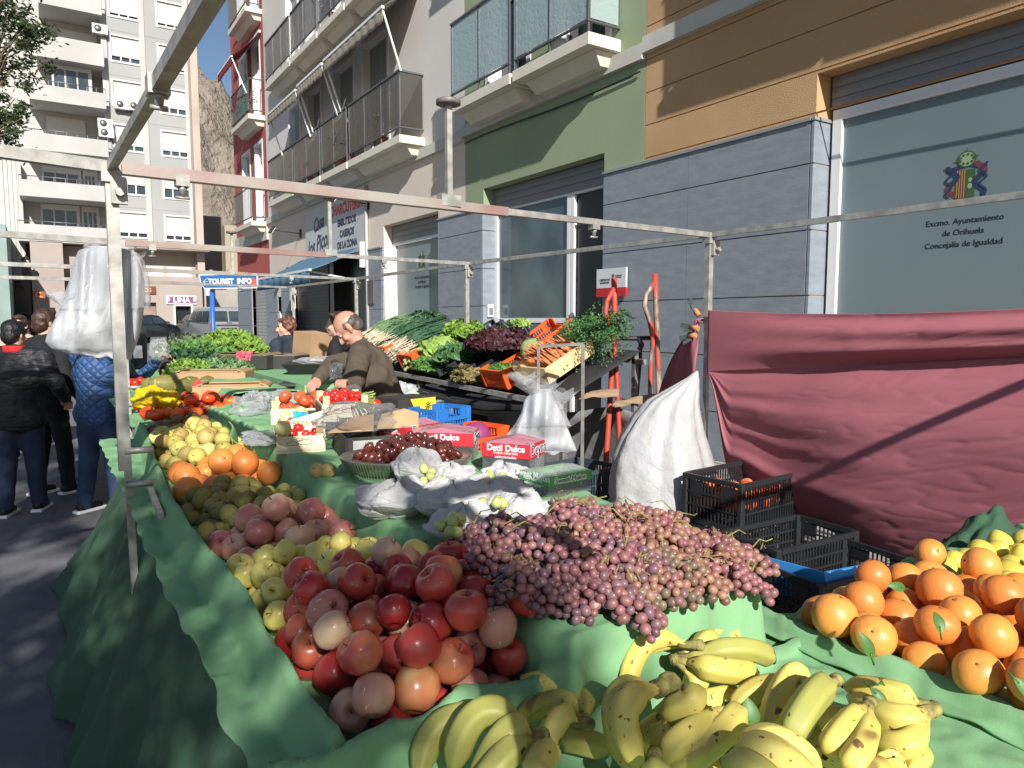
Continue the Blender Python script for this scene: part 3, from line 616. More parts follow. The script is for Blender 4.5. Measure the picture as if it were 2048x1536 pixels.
for xa,xb_ in ((290,325),(332,381)):
    b=B(); xa=PX(xa,500).x; xb_=PX(xb_,500).x; b.bx(xa,xb_,YA-.08,YA-.022,PX(0,549).z,PX(0,530).z+.25); b.build('shutter',m_shutw,ap)
def sign(nm,lab,x0,x1,y0,y1,Y,mat,body_,tm,ts,cat='sign',frame=None):
    a=PX(x0,y1,Y); c=PX(x1,y0,Y); t=thing(nm,lab,cat,((a.x+c.x)/2,Y,a.z)); b=B(); b.bx(a.x,c.x,Y-.12,Y-.02,a.z,c.z); b.build('panel',mat,t)
    if frame: b=B(); b.bx(a.x-.08,c.x+.08,Y-.10,Y-.021,a.z-.08,c.z+.08); b.build('frame',frame,t)
    text('lettering',body_,tm,ts,((a.x+c.x)/2,Y-.125,(a.z+c.z)/2-ts*.34),(1,0,0),(0,0,1),t,ext=.004,bold=.008); return t,a,c
t,a,c=sign('shop_sign','purple shop sign reading LINA in white over a dark doorway',335,390,594,606,YG,M('purple_sign',hexc('7d4a72'),.5),'LINA',m_lw,.46,frame=m_shutw)
b=B()
for s in (-1,1): 
    x=(a.x+c.x)/2+s*.80; b.lathe([(.08,0),(.12,.004),(.12,.008)],12,Matrix.Diagonal((1,1,1.4)).to_3x3()@rotm(pi/2,0,0),(x,YG-.13,(a.z+c.z)/2))
b.build('emblem',M('sign_pale',hexc('d9c6d4'),.5),t)
sign('shop_sign','brown shop sign with orange letters, cut off by the hanging bags',262,311,573,587,YG,M('brown_sign',hexc('6d3a26'),.5),'ECOS',M('sign_orange',hexc('e0a060'),.5),.36)
sign('shop_sign','small rust coloured sign with an orange emblem above the waiting people',66,90,583,596,YG-1,M('rust_sign',hexc('8c4a22'),.5),'C.',M('sign_orange2',hexc('e8a868'),.5),.42)
# corner column and street running left
b=B(); a=PX(92,640,YA); 
b.bx(a.x-.6,PX(130,600).x,YA-1,YA+1.6,-.5,PX(0,515).z+1); b.bx(PX(95,0).x,PX(262,0).x,YA+.2,YA+1.6,-.5,PX(0,485).z); 
cbk=thing('corner_house','pale corner house at the side street behind the waiting people','building',(-4,YA+4,.6))
b.build('wall',m_ap,cbk)
b=B(); e0=PX(88,640,YA); ex=V((e0.x-11,YA+16,0))
b.add([(e0.x-.6,YA,-.5),(ex.x,ex.y,-.5),(ex.x,ex.y,5.2),(e0.x-.6,YA,5.2)],[(0,1,2,3)]); b.build('side_wall',m_ap,cbk)
for k in range(7):
    t_=.08+.13*k; p=V((e0.x-.6,YA,0)).lerp(V((ex.x,ex.y,0)),t_); q=V((e0.x-.6,YA,0)).lerp(V((ex.x,ex.y,0)),t_+.06); n=V((-.12,-.1,0))
    b=B(); b.prism([p+n+V((0,0,1.2)),q+n+V((0,0,1.2)),q+n+V((0,0,4.2)),p+n+V((0,0,4.2))],(.05,.05,0)); b.build('window',m_dark if k%2 else m_shutw,cbk)
# scaffold-netted house at the far left edge, cars deep in the side street
nb=thing('netted_house','pale green netted facade at the far left edge','building',(-8,44,.4)); b=B(); b.bx(-14,PX(14,500,46).x,46,58,-.5,PX(0,448,46).z); b.build('wall',M('green_netting',hexc('8b9d97'),.9,var=.4,vs=.6),nb)
# beige blocks between the apartment block and the red house
bb=thing('beige_block','plain beige and grey wall rising behind the parked van','building',(14,64,.8))
a0=PX(392,430,64); a1=PX(443,430,64); a2=PX(480,455,64); b=B(); b.bx(a0.x,a1.x,64,72,-1,a0.z); b.build('grey_wall',M('grey_plain',hexc('77736e'),.9,var=.3,vs=.2),bb)
b=B(); b.bx(a1.x,a2.x+6,63,72,-1,a2.z); b.bx(PX(428,600,60).x,a2.x+6,60,61,-1,PX(430,592,60).z); b.build('beige_wall',M('beige_plain',hexc('a89b86'),.9,var=.5,vs=.25,col2=hexc('968a76')),bb)
b=B(); p=PX(387,600,58); b.bx(p.x,p.x+5,58,58.4,-1,p.z+.8); b.build('low_wall',m_brk,bb)
# ======================= vehicles =======================
m_silver=M('silver_paint',hexc('b9bcc0'),.3,metal=.55,spec=.6,coat=.5); m_darkcar=M('dark_green_paint',hexc('2c3534'),.25,metal=.4,coat=.6)
m_tyre=M('tyre',hexc('1d1d1e'),.9); m_tail=M('tail_red',hexc('9c2226'),.25); m_trim=M('car_trim',hexc('35373a'),.6); m_plate=M('number_plate',hexc('cfd0c8'),.5)
def car(nm,lab,cat,loc,rz,prof,W,paint,van=False):
    """prof: side outline (y,z) lower body + cabin, lofted with narrowing; local +Y is forward"""
    t=thing(nm,lab,cat,loc,rz); L=prof['L']; H=prof['H']; wl=prof['waist']
    def sect(y):  # half widths at heights for a station
        return y
    b=B(); side=prof['side']; n=len(side)
    vs=[];fs=[]
    for sx in (-1,1):
        for (y,z) in side:
            k=1 if z<=wl else 1-.18*(z-wl)/(H-wl); kk=.93 if (abs(y)>L/2-.12 and z<wl) else 1
            vs.append((sx*W/2*k*kk,y,z))
    mid=[]
    fs.append(tuple(range(n-1,-1,-1))); fs.append(tuple(range(n,2*n)))
    for i in range(n): fs.append((i,(i+1)%n,n+(i+1)%n,n+i))
    b.add(vs,fs); o=b.build('body',paint,t,w=False); m=o.modifiers.new('b','BEVEL'); m.width=.07; m.segments=3; m.limit_method='ANGLE'; m.angle_limit=R(25)
    for y in prof['wheels']:
        for sx in (-1,1):
            b=B(); b.lathe([(.18,-.1),(.3,-.1),(.32,-.06),(.32,.06),(.3,.1),(.18,.1)],20,rotm(0,pi/2,0),(sx*(W/2-.1),y,.31)); wh=b.build('wheel',m_tyre,t,w=False)
            b=B(); b.lathe([(.05,.105),(.17,.11),(.19,.09)],14,rotm(0,sx*pi/2,0),(sx*(W/2-.1),y,.31)); b.build('rim',m_rail,wh,w=False)
    xg=lambda z:W/2*(1-.18*(z-wl)/(H-wl))+.004
    for sx in (-1,1):
        for q in prof['glass']:
            b=B(); b.add([(sx*(xg(z)+.012),y,z) for y,z in q],[tuple(range(len(q)))]); b.build('side_window',m_dglass,t,w=False)
    r=prof['rear']; b=B(); 
    zz0,zz1=r['wz']; ya,yb=r['wy']; f=.8
    if van:
        for sx in (-1,1):
            b=B(); b.add([(sx*.03,ya,zz0),(sx*W*.42,ya,zz0),(sx*W*.37,yb,zz1),(sx*.03,yb,zz1)],[(0,1,2,3)]); b.build('rear_window',m_dglass,t,w=False)
    else: b.add([(-W*.4,ya,zz0),(W*.4,ya,zz0),(W*.34,yb,zz1),(-W*.34,yb,zz1)],[(0,1,2,3)]); b.build('rear_window',m_dglass,t,w=False)
    for sx in (-1,1):
        b=B(); b.box((sx*(W/2-.09),-L/2-.005,r['lz']),(.15,.05,.32 if van else .2),bev=.02); b.build('tail_light',m_tail,t,w=False)
        b=B(); b.box((sx*(W/2+.08),prof['mir'],wl+.08),(.16,.1,.16),bev=.03); b.build('wing_mirror',m_trim,t,w=False)
    b=B(); b.box((0,-L/2-.03,.42),(W*.94,.12,.2),bev=.03); b.build('bumper',m_trim if not van else M('grey_bumper',hexc('85888b'),.5),t,w=False)
    b=B(); b.box((0,-L/2-.03,r['pz']),(.52,.02,.12)); b.build('number_plate',m_plate,t,w=False)
    if van: b=B(); b.box((0,-L/2-.02,.98),(1.15,.03,.05)); b.box((0,-L/2-.02,.83),(.7,.02,.05)); b.build('door_trim',m_trim,t,w=False); b=B(); b.tube([(-.12,-L/2-.03,1.07),(-.05,-L/2-.03,1.11),(0,-L/2-.03,1.06),(.05,-L/2-.03,1.11),(.12,-L/2-.03,1.07)],.015,6); b.build('emblem',m_rail,t,w=False)
    return t
van=dict(L=4.1,H=1.82,waist=1.08,side=[(-2.05,.3),(-2.05,1.1),(-1.9,1.72),(-1.7,1.80),(.3,1.82),(.75,1.72),(1.35,1.18),(1.95,.98),(2.05,.7),(2.05,.3)],wheels=(-1.3,1.35),glass=[[(-1.8,1.12),(-.9,1.12),(-.9,1.62),(-1.72,1.62)],[(-.8,1.12),(.05,1.12),(.05,1.62),(-.8,1.62)],[(.12,1.12),(1.15,1.12),(.62,1.62),(.12,1.62)]],rear=dict(wz=(1.14,1.62),wy=(-2.055,-1.935),lz=.92,pz=.62),mir=.95)
p=DD(430,690,34.6); car('parked_van','silver grey compact van parked nose away behind the blue sign post','van',(p.x,p.y,gz(p.y)),R(7),van,1.72,m_silver,True)
hb=dict(L=4.0,H=1.42,waist=.92,side=[(-2.0,.28),(-2.0,.85),(-1.75,1.0),(-1.25,1.36),(-.3,1.42),(.3,1.38),(1.0,.98),(1.8,.84),(2.0,.6),(2.0,.28)],wheels=(-1.25,1.25),glass=[[(-1.35,.96),(-.45,.96),(-.45,1.3),(-1.05,1.3)],[(-.38,.96),(.75,.96),(.25,1.3),(-.38,1.3)]],rear=dict(wz=(1.0,1.33),wy=(-1.78,-1.27),lz=.8,pz=.6),mir=.7)
p=DD(288,682,37); car('parked_car','dark green hatchback parked outside the shop left of the purple sign','car',(p.x,p.y,gz(p.y)),R(-40),hb,1.68,m_darkcar)
p=DD(402,670,41); car('parked_car','dark car mostly hidden ahead of the silver van','car',(p.x,p.y,gz(p.y)),R(8),hb,1.68,M('graphite_paint',hexc('4a4d52'),.3,metal=.4,coat=.5))
p=DD(-4,660,42); car('parked_car','black car cut by the left edge of the picture','car',(p.x,p.y,gz(p.y)),R(70),hb,1.68,M('black_paint',hexc('15161a'),.25,coat=.6))
# row of yellowish kerb blocks
for i,(x,y) in enumerate([(337,664),(344,668),(352,672),(362,676),(371,679),(381,683),(392,687),(355,662)]):
    p=G(x,y+3,.35); b=B(); b.box((p.x,p.y,gz(p.y)+.11),(.34,.5,.24),rotm(0,0,.3),bev=.03)
    o=b.build('kerb_block',M('kerb_yellow',hexc('d9c9a0'),.8,var=.3,vs=5)); o.data.transform(Matrix.Translation((-p.x,-p.y,-gz(p.y)))); o.location=(p.x,p.y,gz(p.y))
    tag(o,'pale yellow concrete kerb block, %s from the near end of the row beside the van'%od(8-i) if i<7 else 'pale yellow concrete kerb block set apart behind the row beside the van','kerb block','kerb blocks marking the parking')
# dark waste bin behind the bags
p=DD(268,690,20); wb=thing('waste_bin','dark green street bin standing behind the hanging bags','bin',(p.x,p.y,gz(p.y))); b=B(); b.lathe([(.3,0),(.34,.9),(.36,.95),(.33,1.15),(.1,1.25)],18,None,(p.x,p.y,gz(p.y))); b.build('body',M('bin_green',hexc('2f3a36'),.5),wb)
b=B(); b.box((p.x+.05,p.y-.36,gz(p.y)+.55),(.22,.02,.35)); b.build('notice',m_lw,wb)
# ======================= tourist sign =======================
ds=17.0; p=DD(425,690,ds); pt=DD(422,541,ds); ts=thing('tourist_sign','blue finger sign reading TOURIST INFO on a blue post','sign',(pt.x,pt.y,gz(pt.y)))
b=B(); b.tube([(pt.x,pt.y,0),(pt.x,pt.y,DD(423,582,ds).z)],.055,10); b.build('post',M('post_blue',hexc('2f62b5'),.4),ts)
b=B(); b.tube([(pt.x,pt.y,DD(423,582,ds).z),(pt.x,pt.y,pt.z+.02)],.04,10); b.build('post_top',m_galv,ts)
A=DD(404,562,ds); Bq=DD(519,565,ds-.35); dx=(Bq-A); dx.z=0; Ln=dx.length; dx.normalize(); nrm=V((dx.y,-dx.x,0)); zc=A.z-.02; hh=.165
def fin(b,e,off,th):
    o=V((A.x,A.y,zc))+nrm*off
    P=[(e*.3+0,0+hh-e-.0),(Ln-e-.02,hh-e),(Ln-e,hh-e-.03),(Ln-e,-hh+e+.02),(Ln-e-.03,-hh+e),(.12+e*.4,-hh+e),(.02+e,-hh*.35),(.0+e,hh-.06)]
    b.prism([o+dx*x+V((0,0,z)) for x,z in P],nrm*th)
b=B(); fin(b,0,.05,.03); bd=b.build('panel',m_lw,ts)
b=B(); fin(b,.018,.081,.004); b.build('blue_field',M('sign_blue',hexc('2f5f96'),.35),ts)
text('lettering','TOURIST  INFO',m_lw,.165,V((A.x,A.y,zc-.055))+dx*(Ln*.53)+nrm*.088,dx,(0,0,1),ts,bold=.006)
b=B(); o=V((A.x,A.y,zc))+nrm*.088
for dz_ in (-.09,0,.09): q=o+dx*.10; b.bar(q,q+dx*.13+V((0,0,dz_)),.018,.006)
b.build('arrow',m_lw,ts)
b=B(); q=o+dx*(Ln-.12)-V((0,0,.03)); b.add([q+dx*.09*math.cos(a)+V((0,0,.1*math.sin(a))) for a in [2*pi*i/14 for i in range(14)]],[tuple(range(14))]); b.build('emblem',M('sign_coral',hexc('d9584a'),.4),ts)
# old street lanterns on the corner house
for x,y,lab in ((52,523,'wrought iron lantern on a curled bracket under the corner balcony'),(15,548,'wrought iron lantern at the far left edge beside the netted house')):
    p=PX(x,y,YA-2.2); t=thing('street_lantern',lab,'lantern',(p.x,YA-2.2,p.z)); b=B(); b.lathe([(.1,-.35),(.2,.1)],6,None,p); b.build('glass',M('lantern_glass',hexc('a9aca8'),.3),t)
    b=B(); b.lathe([(.24,.1),(.12,.26),(.03,.3),(.02,.42)],6,None,p); b.tube([p+V((0,0,-.35)),p+V((.1,.3,-.6)),p+V((.5,.9,-.5)),p+V((.7,1.6,-.8))],.03,5); b.build('bracket',m_black,t)
# ======================= trees =======================
m_leaf=M('leaf_green',hexc('4d5e3a'),.6,var=.6,vs=1.5,col2=hexc('333f28'),transl=.3); m_bark=M('bark',hexc('6b5d4c'),.95,var=.6,vs=8,bump=1,bs=20,bdist=.01)
def tree(lab,base,h,crowns,nleaf,ls=.09,seed=1,cat='tree',group=None):
    rr=random.Random(seed); t=thing('street_tree',lab,cat,base,0,group); base=V(base); top=base+V((0,0,h))
    b=B(); b.tube([base,base+V((.05,.03,h*.3)),base+V((-.05,.08,h*.62)),top],[.16,.13,.11,.08],10)
    for c,r in crowns:
        c=V(c); s=base+V((0,0,h*.62)); m_=s.lerp(c,.5)+V((rr.uniform(-.2,.2),rr.uniform(-.2,.2),.25)); b.tube([s,m_,c],[.07,.05,.02],6)
        for k in range(6):
            d=V((rr.gauss(0,1),rr.gauss(0,1),rr.gauss(0,.7))).normalized(); b.tube([m_.lerp(c,.6),c+d*r*.8],[.02,.006],4)
    b.build('trunk',m_bark,t)
    b=B(); tot=sum(r**2 for _,r in crowns)
    for c,r in crowns:
        c=V(c); k=int(nleaf*r*r/tot); cl=[]
        for _ in range(max(6,int(26*r))):
            d=V((rr.gauss(0,1),rr.gauss(0,1),rr.gauss(0,1))).normalized()*r*(rr.random()**.4); cl.append((c+d,r*rr.uniform(.16,.34)))
        for _ in range(k):
            q,s=cl[rr.randrange(len(cl))]; p=q+V((rr.gauss(0,1),rr.gauss(0,1),rr.gauss(0,.8)))*s*.6
            a=V((rr.gauss(0,1),rr.gauss(0,1),rr.gauss(0,.6))).normalized(); e=a.cross(V((rr.gauss(0,1),rr.gauss(0,1),rr.gauss(0,1)))).normalized(); l=ls*rr.uniform(.7,1.3)
            b.add([p-a*l*.5,p+e*l*.2,p+a*l*.5,p-e*l*.2],[(0,1,2,3)])
    b.build('crown',m_leaf,t); return t
# crown hanging in at the upper left
def dc(x,y,d): return DD(x,y,d)
tb=dc(-260,700,11); 
tree('olive green street tree whose crown hangs in at the upper left',(tb.x,tb.y,0),4.2,[(dc(-20,60,11),.75),(dc(-60,200,11),.85),(dc(30,130,11),.45),(dc(20,240,11),.42),(dc(-150,20,11),1.1),(dc(-140,260,11),.8),(dc(0,-60,11),.7),(dc(40,60,11),.3)],15000,.085,3,group='street trees')
# ======================= more materials =======================
def F(name,cols,ns=8,rough=.35,specks=None,bump=0,bs=60,rand=.1,hue=0,coat=.0,stretch=(1,1,1),sub=0,spec=.5,zgrad=None,bdist=.001,detail=3,pos=None):
    """fruit skin: a ramp of colours over noise (plus per-object shift), optional dark specks with their own shape"""
    if name in MC: return MC[name]
    m=M(name,(1,1,1),rough,rand=.001,bump=bump,bs=bs,coat=coat,sub=sub,spec=spec,bdist=bdist); t=m.node_tree; N=t.nodes; L=t.links; b=N['Principled BSDF']
    tc=[n for n in N if n.type=='TEX_COORD'][0]; oi=[n for n in N if n.type=='OBJECT_INFO'][0]
    mp=N.new('ShaderNodeMapping'); mp.inputs[3].default_value=stretch; L.new(tc.outputs['Object'],mp.inputs[0])
    cb=N.new('ShaderNodeVectorMath'); cb.operation='MULTIPLY_ADD'; cb.inputs[1].default_value=(1,1,1); L.new(mp.outputs[0],cb.inputs[0])
    ml=N.new('ShaderNodeMath'); ml.operation='MULTIPLY'; ml.inputs[1].default_value=51; L.new(oi.outputs['Random'],ml.inputs[0]); L.new(ml.outputs[0],cb.inputs[2])
    n=N.new('ShaderNodeTexNoise'); n.inputs['Scale'].default_value=ns; n.inputs['Detail'].default_value=detail; L.new(cb.outputs[0],n.inputs['Vector'])
    ad=N.new('ShaderNodeMath'); ad.operation='MULTIPLY_ADD'; ad.inputs[1].default_value=.36; L.new(oi.outputs['Random'],ad.inputs[0]); L.new(n.outputs[0],ad.inputs[2])
    cr=N.new('ShaderNodeValToRGB'); L.new(ad.outputs[0],cr.inputs[0]); e=cr.color_ramp.elements; k=len(cols)
    for i,c in enumerate(cols):
        x=.46+.44*i/(k-1) if not pos else pos[i]
        if i<2: e[i].position=x; e[i].color=(*hexc(c),1)
        else: q=e.new(x); q.color=(*hexc(c),1)
    out=cr.outputs[0]
    if specks:
        for (s,thr,c) in specks:
            n3=N.new('ShaderNodeTexNoise'); n3.inputs['Scale'].default_value=s; n3.inputs['Detail'].default_value=2; L.new(cb.outputs[0],n3.inputs['Vector'])
            mr=N.new('ShaderNodeMapRange'); mr.inputs[1].default_value=thr; mr.inputs[2].default_value=thr+.03; L.new(n3.outputs[0],mr.inputs[0])
            mx=N.new('ShaderNodeMix'); mx.data_type='RGBA'; L.new(mr.outputs[0],mx.inputs[0]); L.new(out,mx.inputs[6]); mx.inputs[7].default_value=(*hexc(c),1); out=mx.outputs[2]
    hs=N.new('ShaderNodeHueSaturation'); r2=N.new('ShaderNodeMapRange'); r2.inputs[3].default_value=1-rand; r2.inputs[4].default_value=1+rand*.6
    wn=N.new('ShaderNodeTexWhiteNoise'); wn.noise_dimensions='1D'; L.new(oi.outputs['Random'],wn.inputs['W']); L.new(wn.outputs[0],r2.inputs[0]); L.new(r2.outputs[0],hs.inputs['Value']); L.new(out,hs.inputs['Color'])
    L.new(hs.outputs[0],b.inputs['Base Color']); return m
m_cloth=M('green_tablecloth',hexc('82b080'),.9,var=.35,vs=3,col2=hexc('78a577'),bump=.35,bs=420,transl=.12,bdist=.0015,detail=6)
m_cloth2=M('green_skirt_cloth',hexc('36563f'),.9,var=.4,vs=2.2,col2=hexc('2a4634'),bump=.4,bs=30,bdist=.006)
m_wood=M('raw_wood',hexc('d9bf94'),.75,var=.5,vs=5,col2=hexc('c4a679'),stretch=(1,8,1))
m_wood2=M('pale_box_wood',hexc('ddd0b4'),.75,var=.4,vs=7,col2=hexc('cbbb9b'),stretch=(1,1,5))
m_card=M('cardboard',hexc('b08f6b'),.85,var=.3,vs=4); m_cardd=M('dark_cardboard',hexc('3c3a37'),.7,var=.3,vs=6); m_cardb=M('brown_cardboard',hexc('8a7560'),.85,var=.3,vs=5)
m_bag=M('white_bag_plastic',hexc('d8dadd'),.35,var=.3,vs=5,col2=hexc('9a9fa4'),bump=.6,bs=16,transl=.4,bdist=.01,spec=.6)
m_sack=M('white_sack_plastic',hexc('bdbdbc'),.4,var=.25,vs=3,col2=hexc('a2a2a1'),bump=.8,bs=16,transl=.2,bdist=.015,detail=7)
m_film=film('clear_film',hexc('b4b7ba'),.07,.10); m_filmw=film('clear_bag',hexc('dcdee0'),.14,.2)
# ======================= stall frames =======================
def clamp(b,p,k=.8):
    p=V(p); b.box(p+V((0,0,.01)),(.046,.046,.042)); b.lathe([(.010,-.055*k),(.012,-.03*k),(.02,-.012)],8,None,p); b.tube([p+V((-.03*k,0,-.062*k)),p+V((.03*k,0,-.062*k))],.006,6)
ZB=2.12
def frame(lab,L,Rr,nL=None,nR=None,ext=None,disc=True,post=(0,0),fwdL=None,fwdR=None,lh=0,rh=0,w=.034):
    t=thing('stall_frame',lab,'market frame',(L[0],L[1],0),0,'tubular frames of the market stalls')
    L=V((L[0],L[1],ZB+lh)); Q=V((Rr[0],Rr[1],ZB+rh))
    if post[0]:
        b=B(); b.bar((L.x+post[0],L.y,.0),(L.x,L.y,L.z-.12),w*.7); b.build('post',m_galv,t)
        b=B(); b.bar((L.x+.013*0,L.y,L.z-1.05),(L.x,L.y,L.z),w*1.15); b.tube([(L.x,L.y-.02,L.z-.98),(L.x+.09,L.y-.03,L.z-.98)],.012,6); b.tube([(L.x,L.y-.02,L.z-1.10),(L.x+.09,L.y-.03,L.z-1.10)],.012,6); b.build('post_sleeve',m_galv,t)
    if post[1]:
        b=B(); b.bar((Q.x,Q.y,.0),(Q.x,Q.y,Q.z),w*.8); b.build('post',m_galv,t)
        b=B(); b.bar((Q.x,Q.y,Q.z-.55),(Q.x,Q.y,Q.z),w*1.1); b.build('post_sleeve',m_galv,t)
    b=B(); m_=L.lerp(Q,.52); b.bar(L,m_,w*1.2); b.build('cross_bar',m_galvr,t); b=B(); b.bar(m_,Q,w*.9); b.build('cross_bar',m_galv,t)
    if nL is not None: b=B(); b.bar(L,V((nL[0],nL[1],ZB+nL[2])),w); b.build('side_bar',m_galv,t)
    if nR is not None: b=B(); b.bar(Q,V((nR[0],nR[1],ZB+nR[2])),w*.9); b.build('side_bar',m_galv,t)
    if fwdL is not None:
        F_=V((fwdL[0],fwdL[1],ZB+fwdL[2])); mm=L.lerp(F_,.30); b=B(); b.bar(L,mm,w*.8); b.bar(mm,F_,w*.92); clamp(b,mm+V((0,0,-.01)),.6); b.build('side_bar',m_galv,t)
    if fwdR is not None:
        F_=V((fwdR[0],fwdR[1],ZB+fwdR[2])); mm=Q.lerp(F_,.5); b=B(); b.bar(Q,mm,w*.9); b.bar(mm,F_,w*1.25); clamp(b,mm+V((0,0,-.03))); b.build('side_bar',m_galv,t)
    if ext is not None: b=B(); b.bar(L+V((-.01,0,0)),V((ext[0],ext[1],ZB+ext[2])),w*1.15); b.build('awning_arm',m_galv,t)
    for p in (L,Q): b=B(); b.box(p+V((0,0,-.02)),(w*1.8,w*1.7,w*1.9)); b.box(p+V((.02,-.025,-.08)),(.05,.03,.09)); b.tube([p+V((.02,-.04,-.09)),p+V((.02,-.07,-.09))],.014,6); b.build('corner_joint',m_galv,t)
    for f_ in (.07,.70): b=B(); clamp(b,L.lerp(Q,f_)+V((0,0,-.03))); b.build('clamp',m_galv,t)
    if disc:
        m_=L.lerp(Q,disc) ; b=B(); b.bar(m_,m_+V((0,0,.44)),w*.75); b.box(m_+V((0,0,.02)),(.10,.05,.05)); st=b.build('ridge_stub',m_galv,t)
        b=B(); b.lathe([(.015,-.015),(.052,-.010),(.056,-.008),(.056,.010),(.055,.011),(.045,.016),(.01,.018)],20,None,m_+V((0,0,.455))); b.build('ridge_cap',m_galvd,st)
    return t
m_galvr=M('galvanised_redworn',hexc('aaa79f'),.5,metal=.4,var=.75,vs=2.6,col2=hexc('9c7a73'),bump=.2,bs=90); m_galvd=M('galvanised_dark',hexc('7c7973'),.6,metal=.3,var=.5,vs=20)
frame('galvanised stall frame nearest the camera, its post standing at the green skirt',(.22,2.86),(3.46,3.1),nL=(.42,5.45,-.02),nR=(3.32,5.8,.0),ext=(-1.0,2.70,.03),disc=.42,post=(.02,1),fwdL=(.29,-.6,0),fwdR=(3.58,-.6,.02))
frame('galvanised stall frame overhead beside the camera, its cross bar shading the maroon cloth',(.26,-.06),(3.52,.04),disc=None,post=(.02,1))
frame('galvanised stall frame behind the hanging bags, second from the camera',(.46,5.56),(3.31,5.87),nR=(3.36,8.75,0),ext=(-1.6,5.25,0.02),disc=.53,post=(.02,1))
frame('galvanised stall frame in front of the tourist sign, third from the camera',(.50,8.35),(3.37,8.84),ext=(-2.5,8.0,0),disc=.46,post=(.02,1),nR=(3.3,11.7,0))
frame('thin far stall frame seen against the apartment block',(.50,10.9),(3.4,11.7),ext=(-3,10.5,0),disc=None,post=(.02,1),w=.035)
# ======================= tables and cloths =======================
tb=thing('market_table','long market table hidden under the green cloths','table',(.7,2,0))
b=B(); b.bx(.34,1.10,.25,4.25,.86,.90); b.bx(1.22,2.3,.25,.9,.86,.90); b.build('table_top',m_wood,tb)
b=B(); b.bar((.270,2.35,1.015),(.285,2.75,1.015),.016); b.build('edge_rail',m_galv,tb)
for x,y in ((.4,.4),(1.15,.4),(.4,2.2),(1.15,2.2),(.4,4.1),(1.15,4.1),(2.2,.4),(2.2,.8)): b=B(); b.bar((x,y,0),(x,y,.86),.035); b.build('leg',m_galv,tb)
def gb_(x,c,w): return math.exp(-((x-c)/w)**2)
def xlip(y): return .305+.10*sstep(2.4,4.2,y)+.006*math.sin(y*5)
def xris(y): return .655+.10*sstep(1.6,3.2,y)+.010*math.sin(y*4+1)
def hcloth(x,y):
    xl,xr=xlip(y),xris(y); wob=.010*math.sin(x*40+y*7)+.008*math.sin(x*23-y*11)
    yf=.90+wob*.8+.04*(x-.5); y2=.815+.6*wob+.05*(x-.7)
    lipz=1.055+.006*math.sin(y*9)+.004*math.sin(y*23)
    tr=.965
    z=tr
    # tier two
    t2=sstep(xr-.028,xr+.006,x)*sstep(y2-.02,y2+.012,y); z=z+(1.115-z)*t2; xe=1.085+.25*max(0,min(1,y-.82))+.02*sstep(2,3,y)
    # outer lip
    if y>yf: z=max(z,tr+(lipz-tr)*gb_(x,xl,.022) if x>xl else lipz-(xl-x)*2.2-.4*max(0,xl-x)**.8)
    # front wall between apples and bananas
    if x<xr+.01: z=max(z,tr+(1.045-tr)*gb_(y,yf-.01,.022))
    if y<yf:
        base=.955
        if x<xl: base=.955-(xl-x)*.9
        zz=base; zz=max(zz,base+(1.045-base)*gb_(y,yf-.01,.03)) if x<xr+.02 else zz
        z=zz+(z-zz)*t2 if t2>0 else zz
    # riser folds
    z+=.006*math.sin((x*.2+y)*55)*gb_(x,xr,.03)
    z+=.008*fbm(x,y,1,5)+.003*fbm(x,y,2,18)+.007*(1-min(1,4.5*abs(NZ.noise(V((x*5+y*2.4,y*3.1-x*2,4)))))); z+=.004*(1-min(1,5*abs(NZ.noise(V((x*9-y*4,y*9+x*3,8))))))
    # right-hand drop of the upper shelf
    z=z-(z-.60)*sstep(xe,xe+.035,x)*sstep(.92,.94,y); z=z-(z-.955)*sstep(xe,xe+.03,x)*(1-sstep(.92,.94,y))*t2
    return z
def rough_edge(x,y): return .004*math.sin(y*31)+.012*NZ.noise(V((x*3,y*5,1)))
b=B(); X_a,X_b,Y_a,Y_b=.215,1.40,.12,4.35; nu,nv=134,420
def cl(u,v):
    y=Y_a+(Y_b-Y_a)*v; x=X_a+(X_b-X_a)*u
    if u==0: x+=rough_edge(x,y)
    return V((x,y,hcloth(x,y)))
b.grid(cl,nu,nv); o=b.build('tablecloth',m_cloth); solid(o,.004); tag(o,'light green cloth lining the long fruit counter in trays and a raised shelf','tablecloth')
def hc2(x,y):
    z=.945
    z=max(z,.945+.045*gb_(x,1.238+.012*math.sin(y*14),.018))
    z=max(z,.945+.018*gb_(y,.925+.012*math.sin(x*17),.022)+0)
    z=max(z,.955+.045*gb_(x,1.78+.05*(y-.7)+.01*math.sin(y*20),.022))
    if y>.955: z-=(y-.955)*1.6
    z+=.007*fbm(x,y,3,6)+.003*fbm(x,y,2,18)+.009*(1-min(1,4.5*abs(NZ.noise(V((x*3+y*4,y*4.1-x*4,4)))))); z+=.004*(1-min(1,5*abs(NZ.noise(V((x*9-y*4,y*9+x*3,8))))))
    return z
b=B(); b.grid(lambda u,v:V((1.195+1.34*u,.12+.93*v+(.02*math.sin(u*40)+.012*math.sin(u*97))*v,hc2(1.195+1.34*u,.12+.93*v)+.003)),130,96)
o=b.build('tablecloth',m_cloth); solid(o,.004); tag(o,'light green cloth lining the orange and lemon trays','tablecloth')
# small crumpled green flap behind the lemons
b=B(); c=WX(2060,1110,2.35); b.grid(lambda u,v:V((2.14+.5*u,.90+.20*v,.92+.11*math.sin(pi*min(1,v*1.2))*math.sin(pi*min(1,u*1.3))+.03*fbm(u,v,2,6))),26,26); o=b.build('cloth_bundle',m_cloth2); solid(o,.004); tag(o,'bunched dark green cloth at the right edge behind the lemons','cloth')
